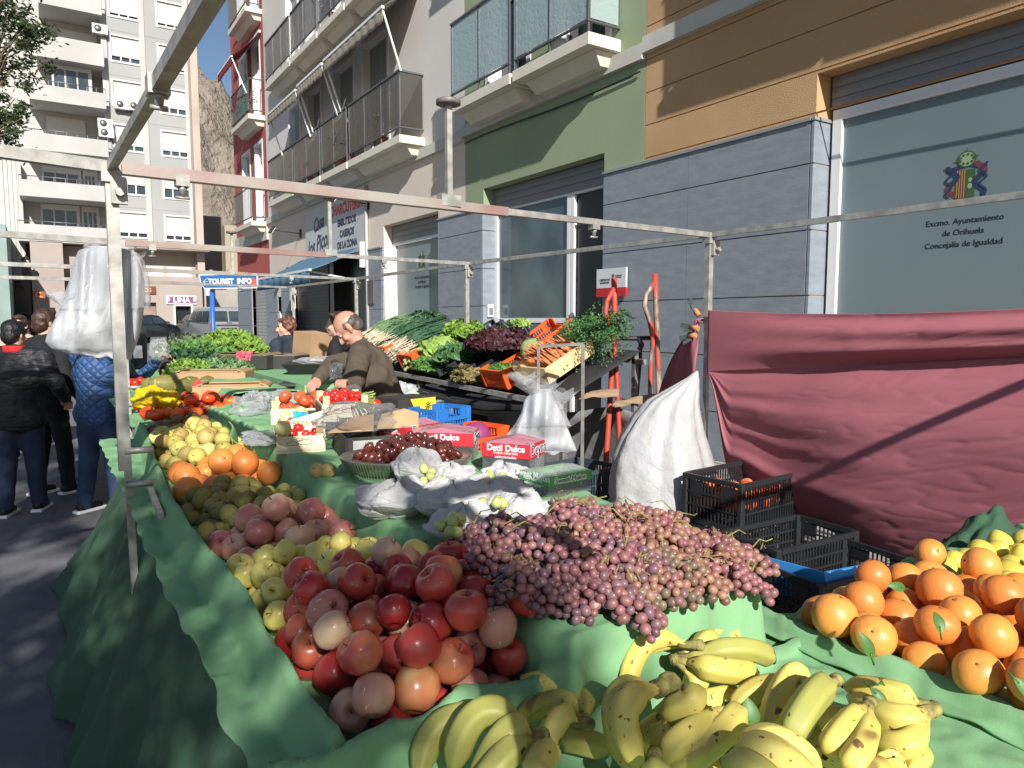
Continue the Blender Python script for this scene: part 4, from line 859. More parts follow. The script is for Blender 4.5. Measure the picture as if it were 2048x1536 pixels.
# upturned flap at the end of the pear tray
b=B(); A=G(455,842,1.16); Bq=G(478,905,1.10)
b.grid(lambda u,v:A.lerp(Bq,v)+V((.05*u+.01*math.sin(v*9),.02*u,-.09*u-.05*u*v+.01*math.sin(u*8))),12,16); o=b.build('cloth_flap',m_cloth); solid(o,.004); tag(o,'upturned corner of green cloth beside the small pears','cloth')
# long skirt
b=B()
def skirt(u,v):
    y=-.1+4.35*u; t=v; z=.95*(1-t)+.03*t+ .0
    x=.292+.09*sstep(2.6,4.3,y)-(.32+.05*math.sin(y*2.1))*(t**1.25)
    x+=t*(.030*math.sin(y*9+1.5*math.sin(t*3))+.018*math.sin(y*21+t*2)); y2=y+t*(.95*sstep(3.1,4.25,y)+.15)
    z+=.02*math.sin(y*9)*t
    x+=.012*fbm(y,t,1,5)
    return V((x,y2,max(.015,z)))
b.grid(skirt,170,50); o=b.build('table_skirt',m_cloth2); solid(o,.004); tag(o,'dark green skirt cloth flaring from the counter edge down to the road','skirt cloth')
# second, farther counter
tb2=thing('market_table','farther market table carrying the persimmons, melons and greens','table',(1,7,0))
b=B(); b.bx(.50,1.3,4.45,9.6,.9,.95); b.build('table_top',m_wood,tb2)
for x,y in ((.55,4.6),(1.25,4.6),(.55,7),(1.25,7),(.55,9.5),(1.25,9.5)): b=B(); b.bar((x,y,0),(x,y,.9),.035); b.build('leg',m_galv,tb2)
b=B(); b.grid(lambda u,v:V((.42+.98*u,4.36+5.3*v,.985+.012*fbm(u*2,v*10,1,4)+(.02 if .15<u<.9 else -.03)+.17*sstep(.42,.5,u)*(1-sstep(.5,.6,v)))),40,160); o=b.build('tablecloth',m_cloth); solid(o,.004); tag(o,'light green cloth on the farther counter under the greens','tablecloth')
# ======================= red backdrop =======================
m_redc=M('maroon_cloth',hexc('ac6871'),.9,var=.3,vs=1.2,col2=hexc('a15d66'),bump=.3,bs=300,transl=.12,bdist=.006,detail=7)
b=B()
def redc(u,v):
    y=3.06-3.9*u; zt_=1.66-.03*math.sin(pi*min(1,u*2)); zf=1.28+.16*min(1,u*2.0)+.05*u
    zb_=1.27-.62*sstep(0,.055,u)-.14*sstep(.05,.18,u)-.08*sstep(.18,.34,u)+.16*sstep(.36,.56,u)-.1*sstep(.7,1,u)
    if v<.34: t=v/.34; z=zt_+(zf-zt_)*t
    else: t=(v-.34)/.66; z=zf+(zb_-zf)*t
    op=sstep(0,.30,u); x=3.42
    if v<.34:
        x-=.05*math.sin(pi*t*.9)*min(1,u*4)+.05*sstep(.55,.95,t)*min(1,u*3)*0
        x+=.012*math.sin(t*7+u*3)*op+.010*math.sin(t*15-u*4+1)*op
        x+=.026*sstep(.70,1.0,t)*min(1,u*4)      # the valley under the upper band
    else:
        x+=.026*(1-sstep(0,.14,t))*min(1,u*4)
        x-=.17*math.sin(pi*min(1,t*.95+.02))**1.1*op*.95
        x+=.020*math.sin(t*13+.6)*min(1,u*9)*(1-u)**2+.010*math.sin(t*31+u*5)*min(1,u*9)*(1-u)**4+.006*math.sin(t*55+u*9)*min(1,u*9)*(1-u)**6
        x+=.010*math.sin(t*6-u*5)*op
    w1=NZ.noise(V((y*2.2+z*1.2,z*3.5-y*.8,2))); x+=.010*w1*op
    q=NZ.noise(V((y*2.2+z*2,z*9+y*3.0,7))); x+=.0045*(1-min(1,abs(q)*5))*op*.8
    q=NZ.noise(V((y*4-z*2,z*17+y*5,11))); x+=.0025*(1-min(1,abs(q)*5))*op
    return V((x,y,z))
b.grid(redc,260,220); o=b.build('backdrop_cloth',m_redc); solid(o,.003); tag(o,'maroon cloth backdrop tied to the frame post and sagging toward the crates','backdrop cloth')
b=B(); P0=V((3.42,3.10,1.6)); P1=V((3.44,3.12,1.30)); 
b.grid(lambda u,v:(WX(1392,640+105*v,3.42)*(1-u)+(WX(1405-90*v,640+30*v+135*v*v,3.42+.35*v))*u)+V((.02*math.sin(u*14+v*4),0,.01*math.sin(u*22))),22,26); o=b.build('cloth_tail',m_redc); solid(o,.003); tag(o,'gathered tail of maroon cloth hanging behind the frame post','cloth')
# knives / clips stuck in the knot
for i,(x0,y0,x1,y1,lab) in enumerate([(1378,600,1398,632,'dark bladed spring clamp with a tan grip, topmost on the cloth knot'),(1362,650,1397,657,'spring clamp with grey jaw pointing left, middle of the cloth knot'),(1360,677,1392,670,'spring clamp with red tip, lowest on the cloth knot')]):
    a=WX(x0,y0,3.38); c=WX(x1,y1,3.40); t=thing('spring_clamp',lab,'clamp',tuple(c),0,'clamps on the cloth knot'); b=B(); b.bar(a,a.lerp(c,.6),.012,.03); b.bar(a+V((0,-.03,-.03)),a.lerp(c,.7)+V((0,0,-.02)),.01,.02); b.build('jaw',M('clamp_grey',hexc('4e5a5c'),.5),t); b=B(); b.tube([a.lerp(c,.55),c],[.014,.018],8); b.build('grip',M('clamp_tan',hexc('b07a4c'),.6),t)
# ======================= white sack =======================
b=B()
ring=[(1.30,1392,1396),(1.26,1375,1397),(1.2,1340,1397),(1.13,1296,1397),(1.04,1268,1400),(.93,1244,1408),(.8,1226,1420),(.66,1216,1434),(.52,1210,1442),(.38,1212,1445),(.2,1215,1440),(.05,1220,1430)]
def sackf(u,v):
    i=min(len(ring)-2,int(v*(len(ring)-1))); f=v*(len(ring)-1)-i; z=ring[i][0]*(1-f)+ring[i+1][0]*f; xa=ring[i][1]*(1-f)+ring[i+1][1]*f; xb=ring[i][2]*(1-f)+ring[i+1][2]*f
    d=4.25; yy=768+FL*((CH-z)/d-.0886)/.996; a_=DD(xa,yy,d); c_=DD(xb,yy,d); c=(a_+c_)/2; w_=(a_-c_).length/2; an=2*pi*u
    r=w_*(1+.05*math.sin(an*5+v*3)+.09*math.sin(an*11-v*3)*(1-v)**1.5+.05*math.sin(an*17+v*4)*(1-v)**2-.05*(1-min(1,5*abs(NZ.noise(V((math.cos(an)*2.5,math.sin(an)*2.5,z*5))))))+.06*NZ.noise(V((math.cos(an)*1.5,math.sin(an)*1.5,z*3)))); 
    return V((c.x+RT.x*r*math.cos(an)+.8*r*math.sin(an)*FW.x, c.y+RT.y*r*math.cos(an)+.8*r*math.sin(an)*FW.y, z))
b.grid(sackf,56,60,wrapu=True); o=b.build('plastic_sack',m_sack); tag(o,'big bulging white plastic sack tied to the post beside the maroon cloth','sack')
# ======================= hanging bag bundles =======================
def bundle(lab,outline,d,thick,mat,matf,tuft=None,seed=1,cat='plastic bags'):
    """outline: rows (y_px, x_left, x_right); a soft sheaf of bags with depth"""
    p=DD((outline[0][1]+outline[0][2])/2,outline[0][0],d); t=thing('bag_bundle',lab,cat,tuple(p)); b=B(); n=len(outline)
    def f(u,v,k=1,sh=0,dd=0):
        i=min(n-2,int(v*(n-1))); q=v*(n-1)-i; r0,r1=outline[i],outline[i+1]; y=r0[0]*(1-q)+r1[0]*q; xa=r0[1]*(1-q)+r1[1]*q+sh; xb=r0[2]*(1-q)+r1[2]*q+sh
        an=2*pi*u; cx=(xa+xb)/2; hw=(xb-xa)/2*k; s=math.cos(an); xx=cx+hw*(abs(s)**.8*(1 if s>0 else -1)); th=thick*(.25+.75*math.sin(pi*min(1,v+.12)))
        th*=1+.25*math.sin(xx*.11+seed)+.22*math.sin(xx*.23+v*4)+.3*NZ.noise(V((xx*.02,v*4,seed)))
        fy=4*NZ.noise(V((xx*.03,v*3,seed+5)))
        return DD(xx,y+fy*(1 if v>.05 else 0)+ (3*math.sin(xx*.2) if v>.95 else 0),d+dd-math.sin(an)*th)
    b.grid(lambda u,v:f(u,v),64,46,wrapu=True); b.build('bags',mat,t)
    b=B(); b.grid(lambda u,v:f(u,v*.45,1.10,4,-.02),48,20,wrapu=True); b.build('clear_tops',matf,t)
    if tuft:
        b=B()
        for (x,y,r) in tuft:
            c=DD(x,y,d-.03); 
            b.grid(lambda u,v:c+RT*(r*(.3+v)*math.cos(2*pi*u)*(1+.25*math.sin(u*25)))+V((0,0,r*.9*v+.2*r*math.sin(u*31)*v))-FW*(r*.6*(.3+v)*math.sin(2*pi*u)),26,6,wrapu=True)
        b.build('tied_tuft',matf,t)
    return t
bundle('thick sheaf of white carrier bags hanging on the near left post',[(492,180,215),(502,158,262),(522,150,278),(560,142,288),(600,128,290),(635,112,286),(662,96,281),(682,90,276),(698,104,270),(708,140,266),(716,196,262)],2.68,.09,m_bag,m_filmw,[(200,512,.045),(262,530,.05),(128,610,.05)],2)
bundle('white and clear carrier bags knotted to the bracket above the grapes',[(778,1068,1100),(800,1048,1112),(825,1042,1122),(850,1030,1132),(872,1010,1142),(888,1004,1150),(900,1040,1154),(908,1090,1128)],4.0,.10,m_bag,m_filmw,[(1080,795,.10),(1048,770,.07),(1122,806,.08)],7)
# ======================= hand trucks =======================
m_chip=F('chipped_red_paint',['b04432','b04432','5e4a42','a8927e'],11,.5,rand=.0,detail=8,pos=[.0,.76,.79,.90],stretch=(1,1,.35))
def truck(lab,x0,d,ht,rot,lean=0):
    base=DD(x0,900,d); t=thing('hand_truck',lab,'hand truck',(base.x,base.y,.1),0,'worn hand trucks standing on end')
    T=lambda x,y: DD(x,y,d)
    return t,T
def px_tube(b,pts,d,r,n=8): b.tube([DD(x,y,d+dd) for x,y,dd in pts],r,n)
t=thing('hand_truck','chipped red hand truck standing on end, its two tubes joined by a dark cross bar','hand truck',tuple(DD(1262,900,5.35)))
for k,(pts,rr) in enumerate([([(1228,556,0),(1229,600,0),(1231,680,0),(1224,740,0),(1213,905,0),(1208,1010,0)],.022),([(1310,548,0),(1312,610,0),(1315,700,0),(1319,800,0),(1322,900,0)],.022)]):
    b=B(); px_tube(b,pts,5.35,rr); b.build('rail',m_chip,t)
b=B(); px_tube(b,[(1229,576,0),(1214,602,0),(1211,625,0),(1221,655,0),(1229,690,0),(1234,760,0),(1238,860,0),(1240,990,0)],5.33,.018); b.build('handle',m_chip,t)
b=B(); px_tube(b,[(1308,566,0),(1292,590,0),(1289,612,0),(1300,645,0),(1306,680,0),(1301,740,0),(1300,860,0)],5.33,.018); b.build('handle',m_chip,t)
b=B(); px_tube(b,[(1232,676,.02),(1262,677,.02),(1305,676,.02)],5.35,.018); px_tube(b,[(1280,676,.02),(1281,720,.02),(1274,790,.02),(1270,870,.0)],5.35,.014); px_tube(b,[(1276,676,-.02),(1284,690,-.02),(1279,700,-.02)],5.35,.02); b.build('cross_bar',m_black,t)
for lab,(xa,ya,xb,yb) in (('curved wooden slat across the left rail of the hand truck',(1147,790,1236,783)),('curved wooden slat across the right rail of the hand truck',(1224,806,1320,792))):
    d=5.25; a=DD(xa,ya,d); c=DD(xb,yb,d); b=B(); dr=(c-a); L_=dr.length; dr.normalize(); up=V((0,0,1)); nn=dr.cross(up)
    out=[(0,.015),(.02,.035),(.10,.03),(.13,.04),(.2,.045),(L_,.042),(L_,-.012),(.2,-.012),(.14,.0),(.08,-.012),(.02,-.01)]
    b.prism([a+dr*x+up*(z-.02) for x,z in out],nn*.035); o=b.build('wood_bar',M('worn_wood',hexc('a0866b'),.8,var=.6,vs=9,stretch=(1,1,6))); tag(o,lab,'wooden bar')
# ======================= crates =======================
def crate(lab,c,sz,rz,mat,tilt=(0,0),grp=None,wall='grid',cat='crate',notch=True):
    """open plastic crate: slotted walls, rim, corner posts, hand holes; local z=0 is its bottom"""
    L,W,H=sz; t=thing('crate',lab,cat,c,0,grp); t.rotation_euler=(tilt[0],tilt[1],rz); th=.010
    b=B()
    for sx in (-1,1):
        for sy in (-1,1): b=B(); b.box((sx*(L/2-.015),sy*(W/2-.015),H/2),(.035,.035,H),bev=.006); b.build('corner_post',mat,t,w=False)
    for sy in (-1,1):
        b=B(); _wall(b,L,H,sy*(W/2-.006),0,wall,notch); b.build('side_wall',mat,t,w=False)
    for sx in (-1,1):
        b=B(); _wall(b,W,H,sx*(L/2-.006),1,wall,False,hand=True); b.build('end_wall',mat,t,w=False)
    b=B(); n=int(L/.03)
    for i in range(n+1): x=-L/2+.01+(L-.02)*i/n; b.box((x,0,.012),(.008,W-.02,.01))
    for i in range(int(W/.04)+1): y=-W/2+.01+(W-.02)*i/int(W/.04); b.box((0,y,.019),(L-.02,.008,.004))
    b.build('base',mat,t,w=False); return t
def _wall(b,L,H,off,ax,kind,notch,hand=False):
    def bxx(a0,a1,z0,z1,t=.010):
        if ax==0: b.bx(a0,a1,off-t/2,off+t/2,z0,z1)
        else: b.bx(off-t/2,off+t/2,a0,a1,z0,z1)
    h=H*.72 if notch else H
    bxx(-L/2+.03,L/2-.03,.0,.03); bxx(-L/2+.03,L/2-.03,h-.025,h,.016)
    if notch: bxx(-L/2+.03,-L/2+.10,h,H); bxx(L/2-.10,L/2-.03,h,H)
    n=int((L-.06)/(.022)); 
    for i in range(1,n): x=-L/2+.03+(L-.06)*i/n; bxx(x-.003,x+.003,.03,h-.025,.007)
    for k in (1,2): z=.03+(h-.055)*k/3; bxx(-L/2+.03,L/2-.03,z-.004,z+.004,.011)
    if kind=='solid': bxx(-L/2+.03,L/2-.03,h*.35,h-.03,.006) if not hand else None
    if hand: bxx(-L/2+.06,-.06,h*.55,h-.03,.009); bxx(.06,L/2-.06,h*.55,h-.03,.009)
p_blk=M('crate_black',hexc('26282a'),.45,spec=.5); p_org=M('crate_orange',hexc('e0551c'),.45); p_blu=M('crate_blue',hexc('2a6fb8'),.45); p_grn=M('crate_dark_green',hexc('24382e'),.5); p_wb=M('crate_bright_blue',hexc('3b8fd6'),.5)
cz=R(4)
crate('black crate holding the damaged red fruit, topmost of the stack by the white sack',(3.17,2.55,.52),(.58,.38,.26),cz,p_blk,grp='black crates stacked in front of the maroon cloth',notch=False)
crate('black crate directly under the topmost fruit crate',(3.17,2.55,.26),(.58,.38,.25),cz,p_blk,grp='black crates stacked in front of the maroon cloth',notch=False)
crate('black crate at the bottom of the stack by the white sack',(3.17,2.55,.0),(.58,.38,.25),cz,p_blk,grp='black crates stacked in front of the maroon cloth',notch=False)
crate('black crate with orange fruit, between the tall stack and the low wide crate',(3.02,2.16,.35),(.60,.36,.22),R(-2),p_blk,grp='black crates stacked in front of the maroon cloth',notch=False)
crate('black crate hidden under the one with orange fruit',(3.02,2.16,.0),(.60,.36,.34),R(-2),p_blk,grp='black crates stacked in front of the maroon cloth',notch=False)
crate('low wide black crate with a broken blue insert, nearest the orange tray',(2.90,1.84,.34),(.64,.40,.20),R(-6),p_blk,grp='black crates stacked in front of the maroon cloth',notch=False,wall='solid')
o=B(); o.prism([(2.60,2.02,.565),(2.62,1.70,.575),(2.63,1.67,.46),(2.61,2.0,.40)],(.010,0,0)); o.prism([(2.62,1.70,.575),(2.96,1.665,.565),(2.955,1.665,.52),(2.89,1.665,.50),(2.84,1.67,.42),(2.63,1.69,.38)],(0,.010,0)); q=o.build('blue_insert',p_wb); tag(q,'broken bright blue plastic insert sticking up in the low wide black crate','plastic panel')
crate('black crate under the low wide one',(2.90,1.84,.0),(.62,.40,.33),R(-6),p_blk,grp='black crates stacked in front of the maroon cloth',notch=False)
crate('grey black crate behind the red date cartons, under the knotted bags',(2.75,3.55,.42),(.55,.38,.26),R(8),M('crate_grey',hexc('39464d'),.5),grp='crates standing in the aisle',notch=False)
crate('dark crate under the grey one below the knotted bags',(2.75,3.55,.0),(.55,.38,.41),R(8),p_blk,grp='crates standing in the aisle',notch=False)
crate('black crate behind the white sack at the foot of the hand truck',(3.2,3.75,.0),(.6,.4,.5),R(15),p_blk,grp='crates standing in the aisle',notch=False)
crate('blue crate with clear bags in it, beside the yellow banana carton',tuple(DD(880,872,4.6)),(.32,.25,.19),R(20),p_blu,grp='crates standing in the aisle')
crate('orange crate below the yellow carton',tuple(DD(812,905,4.85)),(.40,.30,.22),R(8),p_org,grp='crates standing in the aisle')
crate('black crate below the blue crate with bags',tuple(DD(868,932,4.5)),(.40,.30,.23),R(20),p_blk,grp='crates standing in the aisle')
crate('blue crate beside the vendor in the brown fleece',tuple(DD(768,862,5.25)),(.36,.28,.26),R(3),p_blu,grp='crates standing in the aisle')
crate('small orange crate with a purple cabbage behind the date cartons',tuple(DD(930,915,4.2)),(.45,.3,.18),R(14),p_org,grp='crates standing in the aisle')
# yellow and black banana carton
for lab_,(px_,py_,d_),a_ in (('dark crates propping up the blue crate of bags in the aisle',(880,872,4.6),20),('dark crate standing under the orange crate of the yellow carton',(812,905,4.85),8),('dark crate standing under the black crate beside the yellow carton',(868,932,4.5),20),('dark crate standing under the blue crate beside the balding vendor',(768,862,5.25),3),('dark crate standing under the purple cabbage crate',(930,915,4.2),14)):
    q_=DD(px_,py_,d_); crate(lab_,(q_.x,q_.y,0),(.42,.32,q_.z-.005),R(a_),p_blk,grp='crates standing in the aisle',notch=False)
cq=DD(812,834,4.9); t=thing('banana_carton','black and yellow banana carton with a sun emblem on the orange crate','carton',(cq.x,cq.y,cq.z-.12),R(14))
b=B(); b.box((0,0,.13),(.32,.24,.26)); b.build('box',m_cardd,t,w=False)
Y_=M('carton_yellow',hexc('d8c038'),.5); b=B(); b.prism([(.0,-.121,.01),(.159,-.121,.01),(.159,-.121,.255),(-.06,-.121,.255),(-.03,-.121,.20),(-.01,-.121,.12)],(0,-.003,0)); b.build('yellow_print',Y_,t,w=False)
b=B(); b.box((.1615,0,.13),(.003,.236,.25)); b.build('yellow_end',Y_,t,w=False)
b=B()
for k in range(8): a=k*pi/4; b.bar((.09+.006*math.cos(a),-.126,.20+.006*math.sin(a)),(.09+.028*math.cos(a),-.126,.20+.028*math.sin(a)),.006,.003)
b.build('sun_emblem',m_lc,t,w=False); b=B(); b.lathe([(.0,0),(.03,.001),(.03,.003)],16,rotm(pi/2,0,0),(.12,-.124,.05)); b.build('round_sticker',m_lblue,t,w=False)
# ======================= fruit prototypes =======================
from mathutils import Euler, Quaternion
def dcam(p): return (V(p)-C0).dot(FW)
def prj(p):
    v=V(p)-C0; d=v.dot(FW); return (1024+FL*v.dot(RT)/d,768-FL*v.dot(UP)/d)
m_stem=M('stem_brown',hexc('5d4a30'),.8); m_calyx=M('calyx_green',hexc('6f7a3a'),.8,var=.4,vs=60,col2=hexc('6a5a34')); m_lf=M('fresh_leaf',hexc('4f7a35'),.45,var=.4,vs=20,col2=hexc('3d6329'),transl=.2)
def apple_prof(r,k=0): 
    return [(.02*r,-.72*r),(.18*r,-.78*r),(.36*r,-.88*r),(.58*r,-.82*r),(.80*r,-.58*r),(.95*r,-.22*r),(1.0*r,.12*r),(.96*r,.42*r),(.82*r,.70*r),(.60*r,.88*r),(.38*r,.90*r),(.20*r,.78*r),(.09*r,.62*r),(.02*r,.55*r)]
def proto(kind,mat,r,seed=0,**k):
    b=B()
    if kind=='apple':
        b.lathe(apple_prof(1),22,None,wob=.13,seed=seed)
    elif kind=='orange': b.lathe([(.03,-.93),(.2,-.95),(.5,-.85),(.8,-.58),(.97,-.22),(1,.1),(.93,.42),(.74,.7),(.48,.88),(.22,.955),(.08,.94),(.02,.90)],24,None,wob=.07,seed=seed)
    elif kind=='lemon': b.lathe([(.02,-1.34),(.13,-1.30),(.2,-1.18),(.42,-1.0),(.74,-.68),(.95,-.3),(1,.05),(.93,.42),(.70,.8),(.42,1.06),(.2,1.2),(.1,1.24),(.02,1.22)],20,None,wob=.04,seed=seed)
    elif kind=='kiwi': b.lathe([(.02,-1.2),(.3,-1.16),(.62,-.98),(.88,-.6),(1,-.1),(.97,.35),(.8,.78),(.5,1.08),(.2,1.17),(.02,1.14)],16,None,wob=.05,seed=seed)
    elif kind=='pear': b.lathe([(.03,-.86),(.3,-.95),(.65,-.8),(.92,-.4),(1,-.02),(.93,.32),(.74,.66),(.5,.98),(.34,1.16),(.15,1.24),(.02,1.18)],18,None,wob=.06,seed=seed)
    elif kind=='round': b.lathe([(.03,-.8),(.25,-.86),(.6,-.74),(.9,-.38),(1,0),(.92,.38),(.66,.72),(.35,.86),(.12,.80),(.02,.76)],18,None,wob=.06,seed=seed)
    elif kind=='tomato': b.lathe([(.03,-.7),(.3,-.75),(.7,-.6),(.95,-.28),(1,.05),(.9,.42),(.62,.66),(.3,.66),(.1,.58),(.02,.54)],18,None,wob=.10,seed=seed)
    elif kind=='date': b.lathe([(.02,-1.55),(.4,-1.45),(.8,-1.0),(1,-.2),(.95,.6),(.7,1.15),(.35,1.5),(.02,1.56)],10,None,wob=.12,seed=seed)
    elif kind=='grape': b.lathe([(.02,-1.15),(.45,-1.05),(.85,-.6),(1,0),(.9,.55),(.55,.98),(.2,1.12),(.02,1.12)],11,None)
    b.v=[(x*r,y*r,z*r) for x,y,z in b.v]
    o=b.build(k.get('name',kind),mat)
    if k.get('stem'):
        s=B()
        if kind=='apple': s.tube([(0,0,.5*r),(.03*r,0,.85*r),(.12*r,.04*r,1.08*r)],[.035*r,.03*r,.045*r],5)
        elif kind in('orange','round'): s.lathe([(.08*r,.90*r if kind=='orange' else .8*r),(.05*r,.97*r if kind=='orange' else .86*r),(.01*r,.975*r if kind=='orange' else .87*r)],7)
        elif kind=='pear': s.tube([(0,0,1.15*r),(.05*r,.02*r,1.5*r)],[.05*r,.06*r],5)
        elif kind=='tomato':
            for a in range(5): c,s_=math.cos(a*1.257),math.sin(a*1.257); s.add([(0,0,.66*r),(.25*r*c-.08*r*s_,.25*r*s_+.08*r*c,.74*r),(.6*r*c,.6*r*s_,.70*r),(.25*r*c+.08*r*s_,.25*r*s_-.08*r*c,.74*r)],[(0,1,2,3)])
        s.build('stem' if kind!='tomato' else 'calyx',k.get('smat',m_stem),o,w=False)
    return o
def usep(objs):
    for o in objs: o.location=(0,0,-50)
class Pile:
    def __init__(s,region,floor,seed=1): s.reg=region; s.fl=floor; s.p=[]; s.r=random.Random(seed)
    def put(s,n,r,mound,tries=160,jit=.12,zmax=9):
        """greedy packing: every fruit settles at the lowest free spot under the mound profile"""
        (x0,x1,y0,y1)=s.reg; out=[]
        for _ in range(n):
            rr=r*(1+s.r.uniform(-jit,jit)); best=None
            for _ in range(tries):
                x=s.r.uniform(x0,x1); y=s.r.uniform(y0,y1); z=max(s.fl(x,y),s.fl(x+rr*.6,y),s.fl(x-rr*.6,y),s.fl(x,y+rr*.6),s.fl(x,y-rr*.6))+rr*.9
                for (px,py,pz,pr) in s.p:
                    dx,dy=x-px,y-py; d2=dx*dx+dy*dy; R_=(rr+pr)*.955
                    if d2<R_*R_: z=max(z,pz+math.sqrt(R_*R_-d2))
                    if z>9: break
                m=z-mound(x,y)
                if best is None or m<best[0]: best=(m,x,y,z)
            m,x,y,z=best
            if z>zmax: continue
            s.p.append((x,y,z,rr)); out.append((x,y,z,rr))
        return out
def place(protos,spots,r0,rot='any',seed=1,mats=None):
    rr=random.Random(seed); out=[]
    for (x,y,z,r) in spots:
        o=protos[rr.randrange(len(protos))]
        e=(rr.uniform(-1.1,1.1),rr.uniform(-1.1,1.1),rr.uniform(0,6.28)) if rot=='any' else ((rr.gauss(0,.5)+(pi/2 if rr.random()<.7 else 0),rr.gauss(0,.4),rr.uniform(0,6.28)) if rot=='lie' else (rr.gauss(0,.3),rr.gauss(0,.3),rr.uniform(0,6.28)))
        k=r/r0; c=dup(o,(x,y,z),e,scale=(k,k*rr.uniform(.93,1.05),k*rr.uniform(.90,1.06))); out.append(c)
    return out
def label_rows(objs,noun,pile,cat,group,step):
    """rows by distance from the camera, then left to right"""
    L=sorted(objs,key=lambda o:prj(o.location)[1],reverse=True); rows=[]; 
    for o in L:
        y=prj(o.location)[1]
        if not rows or rows[-1][0]-y>step: rows.append([y,[]])
        rows[-1][1].append(o)
    n=len(rows)
    for i,(_,ro) in enumerate(rows):
        ro.sort(key=lambda o:prj(o.location)[0])
        for j,o in enumerate(ro):
            rn='nearest row' if i==0 else ('farthest row' if i==n-1 else '%s row'%od(i+1))
            if len(ro)==1: lb='lone %s in the %s of %s'%(noun,rn,pile)
            else: lb='%s %s from left, %s of %s'%(od(j+1),noun,rn,pile)
            tag(o,lb,cat,group)
def kill(protos):
    for p in protos:
        for c in list(p.children): bpy.data.objects.remove(c)
        bpy.data.objects.remove(p)
fl=lambda x,y: hcloth(x,y)
# ---- apples and the rest of the outer tray, near to far ----
mA=F('red_apple_skin',['86201f','a02c2c','b84c40','cc8c5c','c8a870'],7,.30,rand=.14,coat=.15,stretch=(1,1,.45),specks=[(160,.70,'e0a088')],pos=[0,.60,.80,.97,1.0],bump=.12,bs=30)
mA2=F('pink_apple_skin',['ac5450','bd736a','cfa085','d6bd98'],9,.35,rand=.1,coat=.1,stretch=(1,1,.3),specks=[(120,.68,'ecc9a5')],pos=[.2,.55,.78,1.0])
mA3=F('yellow_apple_skin',['c4bc62','cfc66c','d6c46c','d0ae5c'],6,.33,rand=.08,coat=.15,specks=[(60,.72,'7a6a35')],pos=[.2,.6,.85,1.0])
m_or=F('orange_skin',['e0984c','dd9042','d6863c'],5,.42,rand=.08,bump=.55,bs=150,bdist=.0012,coat=.1,pos=[.2,.6,1.0]); m_or2=F('deep_orange_skin',['df8c46','d98440','d07a3a'],5,.42,rand=.08,bump=.55,bs=150,bdist=.0012,pos=[.2,.6,1.0])
m_lem=F('lemon_skin',['d8c85c','d4c254','c8b850'],6,.42,rand=.06,bump=.5,bs=120,bdist=.0012,pos=[.2,.6,1.0])
m_kw=F('kiwi_green_skin',['8b8748','7a7338','8f8850'],9,.75,rand=.15,bump=.4,bs=220,specks=[(70,.66,'5f5228')],pos=[.2,.6,1.0]); m_kwb=F('kiwi_brown_skin',['7a5a44','6a4a38','8a6c50'],9,.8,rand=.15,bump=.4,bs=220,pos=[.2,.6,1.0])
m_pr=F('small_pear_skin',['c2bb62','b3aa50','cfc57a'],8,.5,rand=.15,specks=[(46,.66,'8a7436'),(120,.68,'9a8444')],pos=[.2,.6,1.0]); m_prb=F('russet_pear_skin',['b9a25c','a88d4c','c8b878'],8,.6,rand=.12,specks=[(30,.6,'8a6c3a')],pos=[.2,.6,1.0])
m_ps=F('persimmon_skin',['e0521a','d8401a','e87020'],5,.3,rand=.1,coat=.2,pos=[.2,.6,1.0])
def mnd(cx,cy,wx,wy,h): return lambda x,y: h*(math.exp(-((x-cx)/wx)**2-((y-cy)/wy)**2))
def section(kind,mats,r,reg,n,h,noun,pile,cat,grp,step,rot='any',stem=True,seed=1,floor=fl,cyk=.5,cxk=.55,jit=.1,P=None,wy=.75,pn=None):
    P=P or Pile(reg,floor,seed); P.reg=reg; cx=reg[0]+(reg[1]-reg[0])*cxk; cy=reg[2]+(reg[3]-reg[2])*cyk
    sp=P.put(n,r,mnd(cx,cy,(reg[1]-reg[0])*.55,(reg[3]-reg[2])*wy,h),jit=jit)
    pr=[proto(kind,m,r,seed=i*5+j+seed,stem=stem,name=pn or cat.replace(' ','_')) for i,m in enumerate(mats) for j in range(3 if len(mats)<3 else 2)]
    ob_=place(pr,sp,r,rot,seed); kill(pr); label_rows(ob_,noun,pile,cat,grp,step); return ob_,P
_,P1=section('apple',[mA,mA,mA,mA2],.0315,(.355,.65,.935,1.32),96,.05,'shiny red apple','the red apple heap','apple','red apples at the front of the tray',34,seed=3,cyk=.42)
_,P1=section('apple',[mA3],.0285,(.35,.66,1.33,1.70),66,.05,'yellow apple','the yellow apple heap','apple','yellow apples behind the red ones',26,seed=8,P=P1)
section('apple',[mA3],.034,(.63,.70,1.33,1.36),1,.0,'big golden apple resting on the shelf edge','the shelf','apple','golden apple on the shelf edge',20,seed=5)
_,P1=section('apple',[mA2,mA2,mA2],.037,(.36,.66,1.69,2.03),30,.12,'pink striped apple','the pink apple heap','apple','pink striped apples in the middle of the tray',24,seed=12,P=P1)
_,P1=section('round',[m_pr],.026,(.52,.68,2.05,2.42),34,.05,'small yellow green pear','the pears beside kiwis','pear','small pears beside the kiwis',20,seed=14,P=P1)
_,P1=section('kiwi',[m_kw,m_kw],.0265,(.36,.60,2.03,2.58),70,.09,'olive green kiwi','the kiwi heap','kiwi','kiwis in the middle of the tray',18,rot='lie',stem=False,seed=16,P=P1)
_,P1=section('orange',[m_or,m_or2],.045,(.38,.68,2.62,3.02),19,.07,'big orange','the oranges behind kiwis','orange','oranges in the long tray',24,seed=18,P=P1)
